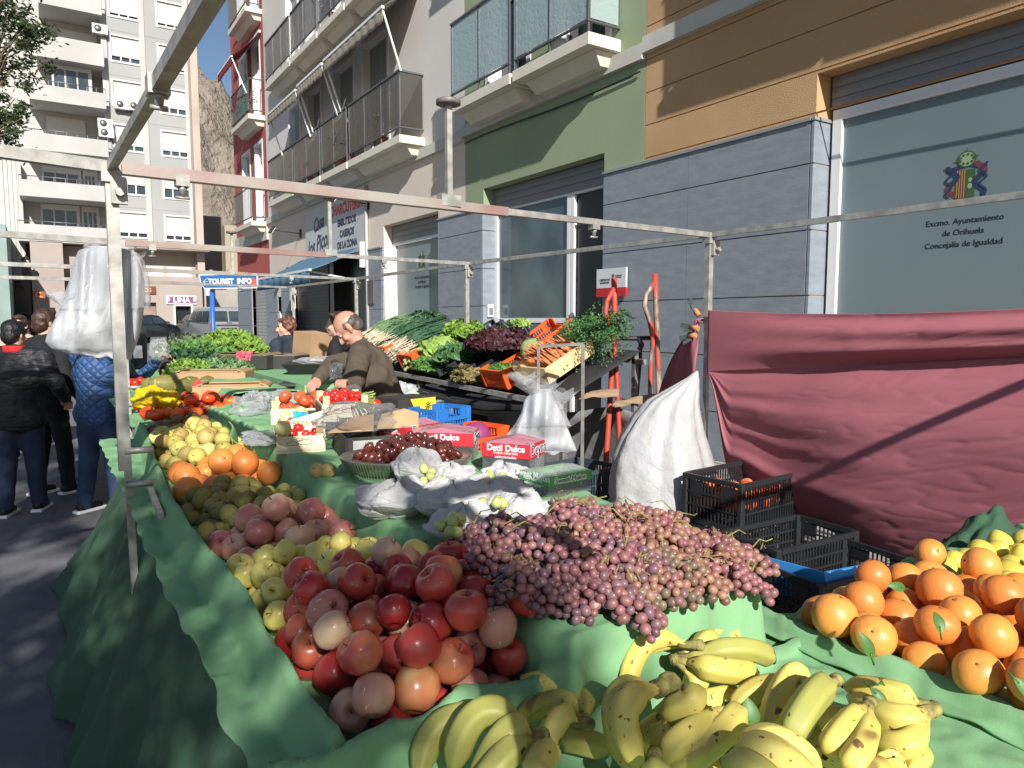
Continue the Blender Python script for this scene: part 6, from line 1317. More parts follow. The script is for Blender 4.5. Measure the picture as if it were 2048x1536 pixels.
# ---- red date cartons ----
m_rc=M('red_carton',hexc('c0303a'),.4,coat=.3); m_rw=film('pink_window',hexc('d08a9c'),.55,.15); m_gc=M('green_carton',hexc('4f9a50'),.4,coat=.3)
def windowbox(lab,c,L,W_,H,rz,mat,txt,handle=False,grp='red date cartons on the shelf',logo='Deyna'):
    ls_=.05 if len(logo)<7 else .022
    t=thing('gift_carton',lab,'carton',c,rz,grp)
    b=B()
    for s in (-1,1): b.box((0,s*W_/2,H*.28),(L,.003,H*.56)); b.box((s*L/2,0,H*.28),(.003,W_,H*.56))
    b.box((0,0,.002),(L-.004,W_-.004,.003)); b.build('clear_sides',m_film,t,w=False)
    b=B()
    for s in (-1,1): b.box((0,s*(W_/2+.002),H*.76),(L+.002,.003,H*.42)); b.box((s*(L/2+.002),0,H*.76),(.003,W_+.002,H*.42))
    b.build('band',mat,t,w=False)
    b=B(); b.add([(-L/2,-W_/2,H*.98),(L/2,-W_/2,H*.98),(L*.42,0,H*1.16),(-L*.42,0,H*1.16),(L/2,W_/2,H*.98),(-L/2,W_/2,H*.98)],[(0,1,2,3),(3,2,4,5),(0,3,5),(1,4,2)]); b.build('film_top',m_rw if mat is m_rc else m_filmw,t,w=False)
    if handle: b=B(); b.prism([(-L*.32,-W_/2+.004,H*.95),(L*.3,-W_/2+.004,H*.95),(L*.25,-W_/2+.004,H*1.35),(-L*.25,-W_/2+.004,H*1.35)],(0,.003,0)); b.build('handle_panel',mat,t,w=False); b=B(); b.box((-.01,-W_/2+.003,H*1.12),(L*.3,.0045,H*.16)); b.build('hand_hole',m_cardd,t,w=False)
    text('lettering',logo,m_lw,ls_,(0,-W_/2-.0045,H*.64),(1,0,0),(0,0,1),t,ext=.0004,w=False,bold=.002); text('lettering',logo,m_lblue,ls_,(0,-W_/2-.0055,H*.64),(1,0,0),(0,0,1),t,ext=.0004,w=False) if logo else None
    text('lettering',txt,m_lw,.028,(-L/2-.0045,0,H*.76),(0,-1,0),(0,0,1),t,ext=.0004,w=False,bold=.0006)
    text('lettering','frutos naturales\nseleccionados',m_lw,.013,(-L/2-.0045,0,H*.66),(0,-1,0),(0,0,1),t,ext=.0003,w=False)
    return t
windowbox('red window carton with a white script logo, nearest the grapes',(1.24,1.90,z2),.12,.16,.10,R(34),m_rc,'Datil Dulce')
windowbox('red window carton with an oval hand hole behind the date tray',(1.16,2.22,z2),.14,.22,.10,R(52),m_rc,'Datil Dulce')
windowbox('small red window carton at the back of the date cartons',(1.16,2.50,z2),.18,.14,.09,R(20),m_rc,'Datil')
windowbox('low green banded clear carton between the paper wraps and the grapes',(1.20,1.62,z2),.16,.12,.06,R(4),m_gc,'Sweet Melon',grp='green carton',logo='Sweet Melon')
text('logo_lettering','Deglet',M('logo_navy',hexc('2a2c5a'),.4),.055,(1.31+.108,1.93-.02,z2+.05),(.55,.84,0),(0,0,1),None,ext=.0006,bold=.001) if False else None
# ======================= scale, cartons and far produce =======================
sc_=thing('shop_scale','cream shop scale with a black tray in front of the vendor','scale',(1.5,4.35,1.0)); c=G(600,800,1.06)
b=B(); b.box((c.x+.05,c.y+.1,1.06),(.42,.36,.09),rotm(0,0,R(-25)),bev=.02); b.build('housing',M('scale_cream',hexc('d8d3bd'),.5),sc_)
c2=G(612,765,1.14); b=B(); b.box((c2.x,c2.y,1.135),(.34,.30,.02),rotm(0,0,R(-25))); b.build('platter',m_cardd,sc_)
c3=G(625,735,1.2); b=B(); b.add([V((c3.x,c3.y,0))+rotm(0,0,R(-25))@V(v) for v in [(-.22,-.2,1.24),(.22,-.2,1.24),(.22,.2,1.24),(-.22,.2,1.24),(-.16,-.14,1.16),(.16,-.14,1.16),(.16,.14,1.16),(-.16,.14,1.16)]],[(0,1,5,4),(1,2,6,5),(2,3,7,6),(3,0,4,7),(4,5,6,7)]); solid(b.build('tray',M('tray_black',hexc('2a2a2a'),.35),sc_),.008)
b=B(); blob(b,G(640,722,1.25),.2,.16,.03,21,.4); o=b.build('clear_bag',m_filmw); tag(o,'sheet of clear plastic lying on the black scale tray','plastic bag')
def carton(lab,x,y,z,L,W_,H,rz,mat,inner=m_card,tiltx=0):
    c=G(x,y,z); t=thing('carton',lab,'carton',(c.x,c.y,z),rz,'cardboard produce trays'); t.rotation_euler=(tiltx,0,rz); b=B()
    for s in (-1,1): b.box((0,s*W_/2,H/2),(L,.008,H)); b.box((s*L/2,0,H/2),(.008,W_,H))
    b.box((0,0,.004),(L-.01,W_-.01,.008)); b.build('tray',mat,t,w=False)
    b=B()
    for s in (-1,1): b.box((s*(L/2-.03),0,H*1.06),(.05,W_,.008),rotm(0,s*.4,0)); b.box((0,s*(W_/2-.03),H*1.04),(L*.8,.05,.008))
    b.build('rim_flap',inner,t,w=False); return c
carton('dark printed cardboard tray lying on top beside the radishes',500,735,1.16,.50,.36,.12,R(-40),m_cardd,m_cardb)
carton('open dark carton between the radishes and the scale',562,738,1.14,.42,.34,.13,R(-40),m_cardd,m_cardb)
carton('brown cardboard tray with torn rim in front of the greens',430,780,1.08,.50,.30,.14,R(-25),m_card)
carton('brown cardboard tray holding dark avocados',470,812,1.05,.44,.28,.14,R(-20),m_card)
section('kiwi',[M('avocado',hexc('3f3a28'),.7,rand=.2,bump=.5,bs=90)],.034,(.95,1.25,4.35,4.75),18,.04,'dark avocado','the brown tray','avocado','avocados in the brown tray',8,seed=41,floor=lambda x,y:1.10,rot='lie',stem=False)
b=B(); q=G(520,745,1.0); b.box((1.75,5.9,1.05),(.5,1.9,.2)); o=b.build('green_draped_box',m_cloth); tag(o,'green draped side table under the cartons and the scale','table')
# melons
m_mel=F('melon_skin',['6a6a34','7d7840','5c5a2c'],5,.6,rand=.1,stretch=(1,1,.2),bump=.5,bs=60,specks=[(40,.62,'a89a5c')],pos=[.1,.6,1.0])
for i,(x,y,z,L,lab) in enumerate([(330,768,1.15,.11,'netted green melon at the left above the yellow bag'),(380,770,1.15,.10,'netted green melon with a red sticker, middle of three'),(415,768,1.14,.10,'netted green melon behind the mandarins, right of three'),(300,772,1.13,.10,'netted melon half hidden by the blue quilted sleeve')]):
    b=B(); b.lathe([(.02,-1),(.35,-.92),(.72,-.6),(.95,-.2),(1,.1),(.88,.5),(.55,.86),(.2,.98),(.02,1)],22,rotm(0,pi/2,0),wob=.05,seed=i); b.v=[(a*L,c_*L*.62,d*L*.62) for a,c_,d in b.v]; o=b.build('melon',m_mel); o.location=G(x,y,z); o.rotation_euler=(.1,.1,.5*i); tag(o,lab,'melon')
    if i==1: s=B(); cc=G(370,768,1.17); s.box(cc-FW*.09,(.065,.004,.065),Matrix((RT,FW,UP)).transposed()@rotm(0,R(38),0)); s.build('sticker',M('sticker_red',hexc('c83a34'),.4),o)
# yellow bag
b=B(); blob(b,G(316,806,1.13),.11,.12,.075,31,.45,60,40); o=b.build('yellow_bag',M('yellow_plastic',hexc('e0c41c'),.4,bump=.8,bs=14,transl=.25,bdist=.02)); tag(o,'crumpled bright yellow plastic bag between the persimmons and melons','plastic bag')
b=B(); b.lathe(apple_prof(1),22,None,wob=.1,seed=3); b.v=[(x*.11,y*.11,z*.12) for x,y,z in b.v]; o=b.build('aubergine',M('purple_skin',hexc('3e1c2e'),.3,coat=.4)); o.location=G(340,745,1.2); o.location=DD(345,745,6.3); tag(o,'big dark purple round vegetable beside the leafy greens','vegetable')
# leafy heaps
def leafheap(name,lab,cat,c,rx,ry,rz_,n,L,mat,seed,W_=.4,group=None,rotz=0,curl=.4,part=None,t=None,up=.3):
    rr=random.Random(seed); b=B(); c=V(c)
    for _ in range(n):
        a=rr.uniform(0,2*pi); th=math.acos(rr.uniform(-.15,1)); k=rr.random()**.25
        d=V((math.sin(th)*math.cos(a),math.sin(th)*math.sin(a),math.cos(th))); p=V((d.x*rx*k,d.y*ry*k,d.z*rz_*k)); p=rotm(0,0,rotz)@p+c
        dr=(V((rr.gauss(0,1),rr.gauss(0,1),rr.gauss(0,.6)))*.7+d*.5+V((0,0,up))).normalized(); l=L*rr.uniform(.6,1.3); leaf(b,p-dr*l*.5,dr,d+V((rr.gauss(0,.4),rr.gauss(0,.4),.2)),l,l*W_*.5,curl*rr.uniform(-.5,1.3),4)
    o=b.build(name,mat,t) 
    if t is None: tag(o,lab,cat,group)
    return o
mL=lambda n,a,b_,**k: M(n,hexc(a),.55,var=.7,vs=12,col2=hexc(b_),transl=.3,**k)
g1=mL('leaf_mid','6f9a4c','4f7a38'); g2=mL('leaf_dark','3f6640','2e4f30'); g3=mL('leaf_pale','a9c26a','86a64e'); g4=mL('leaf_grey','7d8f68','64785a'); g5=mL('leaf_lime','8fae4a','6d8f38'); gr=mL('leaf_red','5a3036','40272c'); gt=mL('leaf_tan','9a8a5a','6e6340')
for i,(nm,lab,x,y,z,rx,ry,rz_,n,L,m_) in enumerate([('celery_heap','heap of pale green celery tops under the tourist sign post',430,706,1.12,.34,1.0,.26,2400,.085,g5),('greens_heap','heap of loose mid green leaves in the centre of the far counter',400,722,1.10,.38,.7,.20,1600,.09,g1),('chard_heap','heap of dark green leaves beside the white onions',385,736,1.08,.30,.5,.18,1200,.09,g2),('lettuce_heap','lime green curly heap nearest the melons',378,752,1.10,.20,.30,.15,1300,.05,g5),('parsley_heap','fine leaved green heap left of the brown carton',445,746,1.08,.28,.34,.14,1800,.045,mL('leaf_fresh','8aa872','5f8450')),('leek_tops','grey green heap at the far back of the counter',400,700,1.15,.5,.8,.18,1400,.1,g4)]):
    d={0:8.2,1:7.4,2:6.9,3:6.1,4:6.3,5:8.8}[i]; c=DD(x+(30 if i==0 else 0),y,d); leafheap(nm,lab,'leafy greens',c,rx,ry,rz_,n,L,m_,60+i,.35)
rr=random.Random(8)
t=thing('onion_bunch','bunch of white spring onions standing up on the far counter','onions',tuple(DD(360,715,7.4))); b=B()
for k in range(12): 
    p=DD(352+rr.uniform(-12,18),718+rr.uniform(-6,8),7.3); b.ball(p,(.035,.035,.03),8,6)
    b.tube([p,p+V((rr.gauss(.03,.05),rr.gauss(.1,.05),.12))],[.012,.006],5)
b.build('bulbs',M('onion_white',hexc('dcd9c6'),.5,var=.3,vs=20,col2=hexc('bcc09a')),t)
t=thing('radish_bunch','fan of pink red radishes leaning on the dark carton','radishes',tuple(DD(480,715,6.6))); b=B()
for k in range(34):
    a=DD(462+rr.uniform(-8,8),725+rr.uniform(-6,6),6.6); e=DD(492+rr.uniform(-16,12),709+rr.uniform(-6,10),6.5); b.tube([a,(a+e)/2,e],[.004,.012,.016],5)
b.build('roots',M('radish_pink',hexc('c23a50'),.4,var=.4,vs=20,col2=hexc('d8788a')),t)
section('tomato',[M('pepper_red',hexc('cc2a1e'),.25,rand=.1,coat=.4)],.045,(.42,.72,6.8,7.4),24,.1,'red pepper','the far pepper heap','red pepper','red peppers behind the bags',8,seed=47,floor=lambda x,y:1.03,rot='up')
# ======================= back vegetable stand =======================
vt=thing('vegetable_stand','sloping metal vegetable stand with a sagging black cloth along the wall side','stand',(3.2,5.6,0))
Zf=lambda y:1.02+.06*((y-5.1)/1.4)**2
b=B(); b.grid(lambda u,v:V((2.86+.75*u,3.85+3.5*v,Zf(3.85+3.5*v)-.03+.34*u-.05*math.sin(pi*v)*(1-u))),10,30); b.grid(lambda u,v:V((2.86-.01+.01*math.sin(v*40)*u,3.85+3.5*v,Zf(3.85+3.5*v)-.03-.05*math.sin(pi*v)-u*(.03+.04*math.sin(pi*v)))),3,60); solid(b.build('black_cloth',M('black_cloth',hexc('2b2c2d'),.9,bump=.4,bs=30),vt),.004)
b=B(); b.bar((2.86,3.8,1.03),(2.86,7.3,1.10),.035); b.build('rail',m_galv,vt); b=B(); b.bar((3.6,3.8,1.3),(3.6,7.3,1.4),.035); b.build('rail',m_galv,vt)
for x,y in ((2.88,7.2),(2.88,6.0),(2.95,3.9),(3.6,3.9),(3.6,7.2)): b=B(); b.bar((x,y,.02),(x,y,1.05 if x<3 else 1.35),.035); b.build('leg',m_galvd,vt)
b=B(); a=DD(1077,760,4.6); b.bar(V((a.x,a.y,.1)),DD(1077,692,4.6),.02); b.bar(DD(1077,693,4.6),DD(1166,688,4.65),.02); c=DD(1166,700,4.65); b.bar(DD(1166,688,4.65),V((c.x,c.y,.1)),.022); b.build('end_bracket',m_galvd,vt)
st=R(-24)
G_='crates on the sloping vegetable stand'
def vc(lab,y,x,mat,sz=(.55,.34,.15),rz=0,dz=.03,tl=st): crate(lab,(x,y,Zf(y)+dz+.34*max(0,(x-2.86))/.75),sz,rz,mat,(0,tl),G_)
vc('orange crate of spring onions at the far end of the stand',6.95,3.18,p_org); vc('orange crate with pale celery stalks, its long side wall in the sun',6.32,3.18,p_org); vc('dark green crate with curly lettuce in the middle of the stand',5.85,3.18,p_grn); vc('black crate of dark red leaf lettuce',5.25,3.16,p_blk); vc('orange crate with a pale cabbage, right of the red lettuce',4.70,3.16,p_org)
crate('orange crate standing on edge at the back above the cabbage',(3.58,4.82,1.36),(.46,.32,.2),R(78),p_org,(R(-35),0),G_); crate('black crate at the back behind the green lettuce, left one',(3.72,6.05,1.36),(.4,.3,.2),R(75),p_blk,(R(-30),0),G_); crate('grey black crate at the back behind the red lettuce, right one',(3.66,5.62,1.36),(.4,.3,.2),R(75),MC['crate_grey'],(R(-30),0),G_)
def hv(y,x,k=.16): return V((x,y,Zf(y)+.34*(x-2.86)/.75+k))
def stalks(nm,lab,y0,y1,xa,xb,n,mats,seed,h=.14,r=.006,cat='spring onions',sp=.05):
    rr=random.Random(seed); t=thing(nm,lab,cat,tuple(hv((y0+y1)/2,xa)),0); b=B(); g=B()
    for _ in range(n):
        y=rr.uniform(y0,y1); a=hv(y+rr.gauss(0,.05),xa+rr.uniform(-.08,.08),h+rr.uniform(-.05,.05)); m_=hv(y+rr.gauss(0,sp*.7),(xa+xb)/2,h+rr.uniform(0,.09)); e=hv(y+rr.gauss(-.1,sp*1.8),xb+rr.uniform(-.10,.12),h+rr.uniform(-.05,.08)); mm=a.lerp(m_,.6)
        b.ball(a,(r*1.7,r*1.7,r*1.7),6,4); b.tube([a,mm],[r,r*.9],5); g.tube([mm,m_,e],[r*.8,r*.7,r*.3],4)
        if cat=='spring onions':
            for k in range(3): b.tube([a,a+V((-.03-.03*rr.random(),rr.gauss(0,.02),-.01-.03*rr.random()))],[.0015,.0005],3,caps=False)
        for k in range(2): e2=e+V((rr.gauss(0,.05),rr.gauss(0,.05),rr.gauss(0,.03))); g.tube([m_,(m_+e2)/2+V((0,0,.015)),e2],[r*.6,r*.55,r*.2],4)
    b.build('white_ends',mats[0],t); g.build('green_tops',mats[1],t)
m_onw=M('onion_root',hexc('c4c0a6'),.6,var=.6,vs=18,col2=hexc('a48f74')); m_ong=mL('onion_top','56805a','3f6448')
stalks('spring_onions','thick layer of spring onions with dark green tops and pale roots',6.5,7.25,2.95,3.45,230,(m_onw,m_ong),5,sp=.10)
stalks('leeks','bundle of pale leeks at the far end behind the vendor',7.2,7.6,2.95,3.4,90,(m_onw,mL('leek_top','8aa87a','6a8a62')),6,r=.010,cat='leeks')
stalks('celery','bundle of pale green celery stalks in the orange crate',6.22,6.42,2.95,3.35,26,(mL('celery_pale','b9bf8a','a0aa6c'),mL('celery_top','8aa55a','6a8a46')),7,r=.011,cat='celery',h=.10,sp=.03)
leafheap('lettuce','curly bright green lettuce on top of the middle of the stand','lettuce',hv(6.0,3.36,.20),.18,.24,.13,1700,.055,g5,81,.8,curl=.9)
leafheap('lettuce','broad pale green lettuce leaves below the curly lettuce','lettuce',hv(6.0,3.12,.14),.17,.22,.11,280,.12,g3,82,.9,curl=.6)
leafheap('lettuce','dark curly endive at the lower edge of the green lettuce','lettuce',hv(5.95,2.92,.10),.10,.24,.09,900,.045,g1,83,.6,curl=.9)
leafheap('spinach','dark green romaine leaves between the green and red lettuce','spinach',hv(5.62,3.10,.14),.24,.18,.10,360,.10,mL('leaf_spin','5a8450','44683c'),84,.6,curl=.4)
leafheap('spinach','dark leafy greens in the crate behind the lettuce','spinach',V((3.66,5.7,1.46)),.12,.16,.09,600,.055,g2,85,.5)
leafheap('red_lettuce','large heap of frilly dark red lettuce','red lettuce',hv(5.18,3.25,.19),.30,.32,.14,4200,.042,gr,86,.8,curl=1)
leafheap('red_lettuce','tan green frilly lettuce heart at the top of the red heap','red lettuce',hv(5.28,3.52,.24),.08,.08,.05,420,.035,g3,87,.8,curl=1)
leafheap('red_lettuce','brownish green frilly lettuce hanging over the front of the black crate','red lettuce',hv(5.15,2.90,.09),.10,.17,.10,1200,.038,gt,88,.8,curl=1)
mfe=mL('leaf_feather','5f8a55','46703e')
t=thing('carrot_bunch','feathery green carrot tops hanging over the near end of the stand','carrot tops',tuple(hv(4.3,3.5,.2)),0); b=B(); rr=random.Random(5)
for k in range(520):
    p=hv(rr.uniform(4.05,4.5),rr.uniform(3.3,3.62),.16+.10*rr.random()); e=p+V((rr.gauss(-.03,.06),rr.gauss(-.11,.06),rr.gauss(.02,.03))); q=e+V((rr.gauss(0,.03),rr.gauss(-.03,.02),-rr.uniform(.03,.30)*(1 if rr.random()<.5 else .15)))
    pts=[p.lerp(e,f)+V((0,0,.03*math.sin(pi*f))) for f in (0,.5)]+[e.lerp(q,f) for f in (0,.33,.66,1)]
    for i in range(len(pts)-1):
        d=(pts[i+1]-pts[i])
        for m_ in range(3):
            c=pts[i].lerp(pts[i+1],m_/3); a=V((rr.gauss(0,1),rr.gauss(0,1),rr.gauss(-.2,.7))).normalized()*.022; s=a.cross(V((rr.gauss(0,1),rr.gauss(0,1),1))).normalized()*.0035; b.add([c-s,c+a*.5+s*1.6,c+a,c+a*.5-s*1.6],[(0,1,2,3)])
b.build('tops',mfe,t)
leafheap('leafy_bunch','fine green parsley in the orange crate in front of the cabbage','parsley',hv(4.78,3.02,.10),.13,.15,.07,1100,.032,g1,91,.4)
leafheap('leafy_bunch','dark parsley heap behind the vendor at the far end of the stand','parsley',hv(7.35,3.6,.10),.2,.4,.09,1100,.045,g2,92,.4)
# pale cabbage
b=B(); b.lathe([(.02,-1),(.5,-.85),(.9,-.4),(1,.1),(.85,.6),(.5,.92),(.02,1)],40,None,wob=.05); b.v=[(x*.125*(1+.05*math.cos(12*math.atan2(y,x))),y*.125*(1+.05*math.cos(12*math.atan2(y,x))),z*.12) for x,y,z in b.v]; b.v=[(x*.8,y*.8,z*.8) for x,y,z in b.v]; o=b.build('cabbage',mL('cabbage_pale','b4c086','8ea45e')); o.location=hv(4.66,3.22,.17); o.rotation_euler=(.2,-.4,0); tag(o,'pale ribbed round cabbage in the orange crate','cabbage')
b=B(); b.lathe([(.02,-1),(.5,-.85),(.9,-.4),(1,.1),(.85,.6),(.5,.92),(.02,1)],30,None,wob=.04); b.v=[(x*.09,y*.09,z*.085) for x,y,z in b.v]; o=b.build('cabbage',F('purple_cabbage_skin',['d8c8d8','6a2a5a','8a3a6a'],9,.5,rand=0,stretch=(1,1,4),pos=[.2,.5,.6])); o.location=DD(952,872,4.35); tag(o,'streaked purple cabbage behind the red date cartons','cabbage')
# garlic heads in the upright orange crate, mushrooms
for i,(x,y,lab) in enumerate([(1083,690,'white garlic head in front of the upright orange crate, left one'),(1098,683,'white garlic head in front of the upright orange crate, right one'),(1032,728,'white topped vegetable in the front of the orange crate')]):
    o=proto('tomato',m_onw,.035,i+70,name='garlic'); o.location=DD(x,y,5.9 if i<2 else 5.3); tag(o,lab,'garlic')
# carrots in a wooden tray
cx=hv(4.27,3.16,.09); t=thing('wooden_tray','pale wooden tray of carrots sloping at the near end of the stand','wooden tray',tuple(cx),R(8)); t.rotation_euler=(0,st,R(8)); b=B()
for s in (-1,1): b=B(); b.box((0,s*.17,.05),(.50,.012,.12)); b.build('side_board',m_wood,t,w=False)
for s in (-1,1): b=B(); b.box((s*.25,0,.05),(.012,.34,.12)); b.build('end_board',m_wood,t,w=False)
b=B(); b.box((0,0,0),(.49,.33,.01)); b.build('base',m_wood,t,w=False)
m_car=M('carrot_orange',hexc('c87a4c'),.55,rand=.12,var=.3,vs=30,col2=hexc('b0623a')); rr=random.Random(12); cs=[]
b=B(); b.tube([(-.085,0,0),(-.04,0,.001),(.03,0,.0),(.08,.003,0),(.11,.004,0)],[.009,.0115,.009,.005,.001],8); cp=b.build('carrot',m_car)
b=B(); b.tube([(-.085,0,0),(-.11,.004,.006)],[.006,.003],5); b.build('stub',m_calyx,cp,w=False)
RM=Matrix.Rotation(R(8),3,'Z')@Matrix.Rotation(st,3,'Y')
for k in range(96):
    p=cx+RM@V((rr.uniform(-.13,.15),rr.uniform(-.14,.14),.03+.07*rr.random()*(1 if k>18 else .3)+.03)); cs.append(dup(cp,p,(rr.gauss(0,.3),st+rr.gauss(0,.15),R(160)+rr.gauss(0,.35))))
kill([cp]); label_rows(cs,'orange carrot','the wooden carrot tray','carrot','carrots in the wooden tray',8)
# fruit in the black crate
mdam=F('worn_persimmon',['d86a3a','c8482a','d89050'],6,.45,rand=.12,specks=[(24,.62,'8a5a3a')],pos=[.1,.6,1.0])
P=Pile((2.93,3.36,2.42,2.66),lambda x,y:.60,9); sp=P.put(40,.036,lambda x,y:.10*(1-(x-2.93)),tries=50); pr=[proto('round',mdam,.037,i,stem=True,name='persimmon') for i in range(2)]; o=place(pr,sp,.037,'any',3); kill(pr); label_rows(o,'blemished orange red fruit','the topmost black crate','persimmon','blemished fruit in the topmost crate',10)
P=Pile((2.75,2.95,2.0,2.2),lambda x,y:.33,9); sp=P.put(14,.037,lambda x,y:.05,tries=50); pr=[proto('round',mdam,.037,i,stem=True,name='persimmon') for i in range(2)]; o=place(pr,sp,.037,'any',3); kill(pr); label_rows(o,'orange fruit','the lower black crate','persimmon','orange fruit in the lower crate',10)
# dark box and white liners under the stand
b=B(); b.grid(lambda u,v:V((3.75+.05*math.sin(u*9),3.7+3.0*u,.05+.85*v+.05*math.sin(u*14)*v)),40,10); b.v=[(x-.25*z,y,z) for x,y,z in b.v]; o=b.build('grey_sheet',M('grey_sheet',hexc('9a9a98'),.8,bump=.6,bs=6,bdist=.02)); solid(o,.004); tag(o,'grey sheet hung under the back of the vegetable stand','sheet')
crate('dark brown box stored under the vegetable stand',(3.2,5.9,.35),(.5,.35,.35),R(4),M('dark_brown_box',hexc('38302c'),.8),wall='solid',notch=False)
b=B(); b.box((2.52,8.0,1.25),(.30,.3,.42),rotm(R(8),0,R(20))); o=b.build('cardboard_box',m_card); tag(o,'tall cardboard box behind the second vendor','carton')
b=B(); blob(b,DD(800,790,5.9),.12,.1,.09,44,.5); o=b.build('white_bag',m_bag); tag(o,'white plastic bag crumpled beside the yellow and black carton','plastic bag')
# ======================= people =======================
m_skin=M('skin',hexc('c29880'),.5,var=.35,vs=14,col2=hexc('b3856e'),sub=.0,bump=.15,bs=150); m_skinr=M('skin_ruddy',hexc('bd8d78'),.5,var=.4,vs=12,col2=hexc('ad7662'),sub=.0,bump=.15,bs=150)
def hairm(n,c,c2): return M(n,hexc(c),.5,var=.8,vs=30,col2=hexc(c2),bump=1,bs=70,stretch=(1,1,.3),bdist=.006)
m_eye=M('eye_white',hexc('d8d2cc'),.2); m_iris=M('iris',hexc('2c211a'),.2); m_lip=M('lips',hexc('9c5548'),.5)
def person(lab,base,rz,H,skin,hair,hstyle,top,legs,shoe,lean=0,head=(0,0,0),armL=None,armR=None,build_=1.0,fold=.03,quilt=False,collar=None,hipb=(0,0),stride=.08,turn=0):
    t=thing('person',lab,'person',base,rz); h=H; k=build_
    hip=V((hipb[0],hipb[1],.52*h)); Lm=Matrix.Rotation(-lean,3,'X')
    up=lambda x,y,z: hip+Lm@V((x,y,z-.52*h))
    sh=[up(s*.118*h*k,0,.805*h) for s in (-1,1)]; nk=up(0,0,.845*h); hc=up(0,.012*h,.925*h)
    el=[None,None]; wr=[None,None]
    for i,(a,s) in enumerate(((armL,-1),(armR,1))):
        if a is None: el[i]=sh[i]+V((s*.05*h,-.01,-.175*h)); wr[i]=el[i]+V((-s*.0*h,.10*h,-.13*h))
        else: el[i],wr[i]=V(a[0]),V(a[1])
    hipj=[hip+V((s*.052*h,0,-.01*h)) for s in (-1,1)]; kn=[V((s*.056*h+hipb[0]*.5,(stride if s>0 else -stride)*.5+.02+hipb[1]*.5,.285*h)) for s in (-1,1)]; an=[V((s*.06*h,(stride if s>0 else -stride),.045*h)) for s in (-1,1)]
    # body: one continuous surface
    b=B(); HR=rotm(head[0],head[1],head[2]); Hd=lambda x,y,z: hc+Lm@(HR@(V((x,y,z))*h/1.7))
    b.cap(nk+Lm@V((0,-.005,-.03)),hc+Lm@V((0,-.01,-.05)),.056*h/1.7*1.05,.052*h/1.7)
    M3=Lm@HR
    b.ball(Hd(0,-.012,.03),(.077*h/1.7,.094*h/1.7,.088*h/1.7),18,14,M3); b.ball(Hd(0,.02,-.035),(.060*h/1.7,.072*h/1.7,.078*h/1.7),16,12,M3); b.ball(Hd(0,.058,-.085),(.030,.030,.026),10,8,M3)
    b.cap(Hd(0,.088,.012),Hd(0,.110,-.030),.010,.015); b.ball(Hd(-.013,.098,-.034),.010,8,6); b.ball(Hd(.013,.098,-.034),.010,8,6)
    b.cap(Hd(-.032,.078,.026),Hd(.032,.078,.026),.014,.014); b.ball(Hd(-.04,.058,-.03),.026,8,6); b.ball(Hd(.04,.058,-.03),.026,8,6); b.cap(Hd(-.018,.082,-.060),Hd(.018,.082,-.060),.011,.011)
    for s in (-1,1): b.ball(Hd(s*.078,-.008,-.005),(.009,.020,.033),8,8,M3@rotm(0,0,s*.4)); b.ball(Hd(s*.074,.004,-.03),(.008,.01,.012),8,6,M3)
    b.cap(up(0,0,.80*h),up(0,0,.56*h),.085*k,.10*k)
    for i in (0,1): b.cap(sh[i],nk,.05,.05); b.cap(sh[i],el[i],.042,.036); b.cap(el[i],wr[i],.036,.025); b.cap(hip,hipj[i],.09,.08); b.cap(hipj[i],kn[i],.07,.05); b.cap(kn[i],an[i],.05,.035); b.cap(an[i],an[i]+V((0,.12,-.04)),.035,.025)
    # hands
    for i,s in enumerate((-1,1)):
        d=(wr[i]-el[i]).normalized(); sd=d.cross(V((0,0,1))); sd=sd.normalized() if sd.length>.2 else V((1,0,0)); n_=sd.cross(d)
        p=wr[i]+d*.085; b.cap(wr[i],wr[i]+d*.03,.024,.026)
        for q in (-1,-.33,.33,1): b.cap(wr[i]+d*.02+sd*q*.012,p+sd*q*.026,.015,.013,8)
        for j,q in enumerate((-1,-.33,.33,1)):
            a0=p+sd*q*.028; L_=[.030,.036,.034,.026][j]; a1=a0+d*L_*.9-n_*.012; a2=a1+d*L_*.35-n_*.026; a3=a2-d*.012-n_*.018; b.cap(a0,a1,.0098,.009,7); b.cap(a1,a2,.009,.0085,7); b.cap(a2,a3,.0085,.0075,7)
        th=wr[i]+d*.035-sd*s*.028; a1=th+d*.03-sd*s*.018-n_*.012; b.cap(th,a1,.012,.011,7); b.cap(a1,a1+d*.028-n_*.014+sd*s*.006,.0105,.0085,7)
    bo=b.build('body',skin,t,w=False); remesh(bo,.0075,3)
    # eyes, brows, mouth
    for s in (-1,1):
        b=B(); b.ball(Hd(s*.030,.0745,.006),(.012,.009,.007),10,8,M3); e=b.build('eye',m_eye,bo,w=False); b=B(); b.ball(Hd(s*.030,.081,.006),(.005,.003,.005),8,6,M3); b.build('iris',m_iris,bo,w=False)
        b=B(); b.cap(Hd(s*.016,.095,.030),Hd(s*.045,.086,.030),.004,.003,6); b.build('eyebrow',hair,bo,w=False)
    b=B(); b.ball(Hd(0,.0935,-.058),(.022,.006,.005),10,6,M3); b.ball(Hd(0,.0925,-.066),(.018,.006,.005),10,6,M3); b.build('mouth',m_lip,bo,w=False)
    # hair
    b=B(); rr=random.Random(int(H*1000)+len(lab))
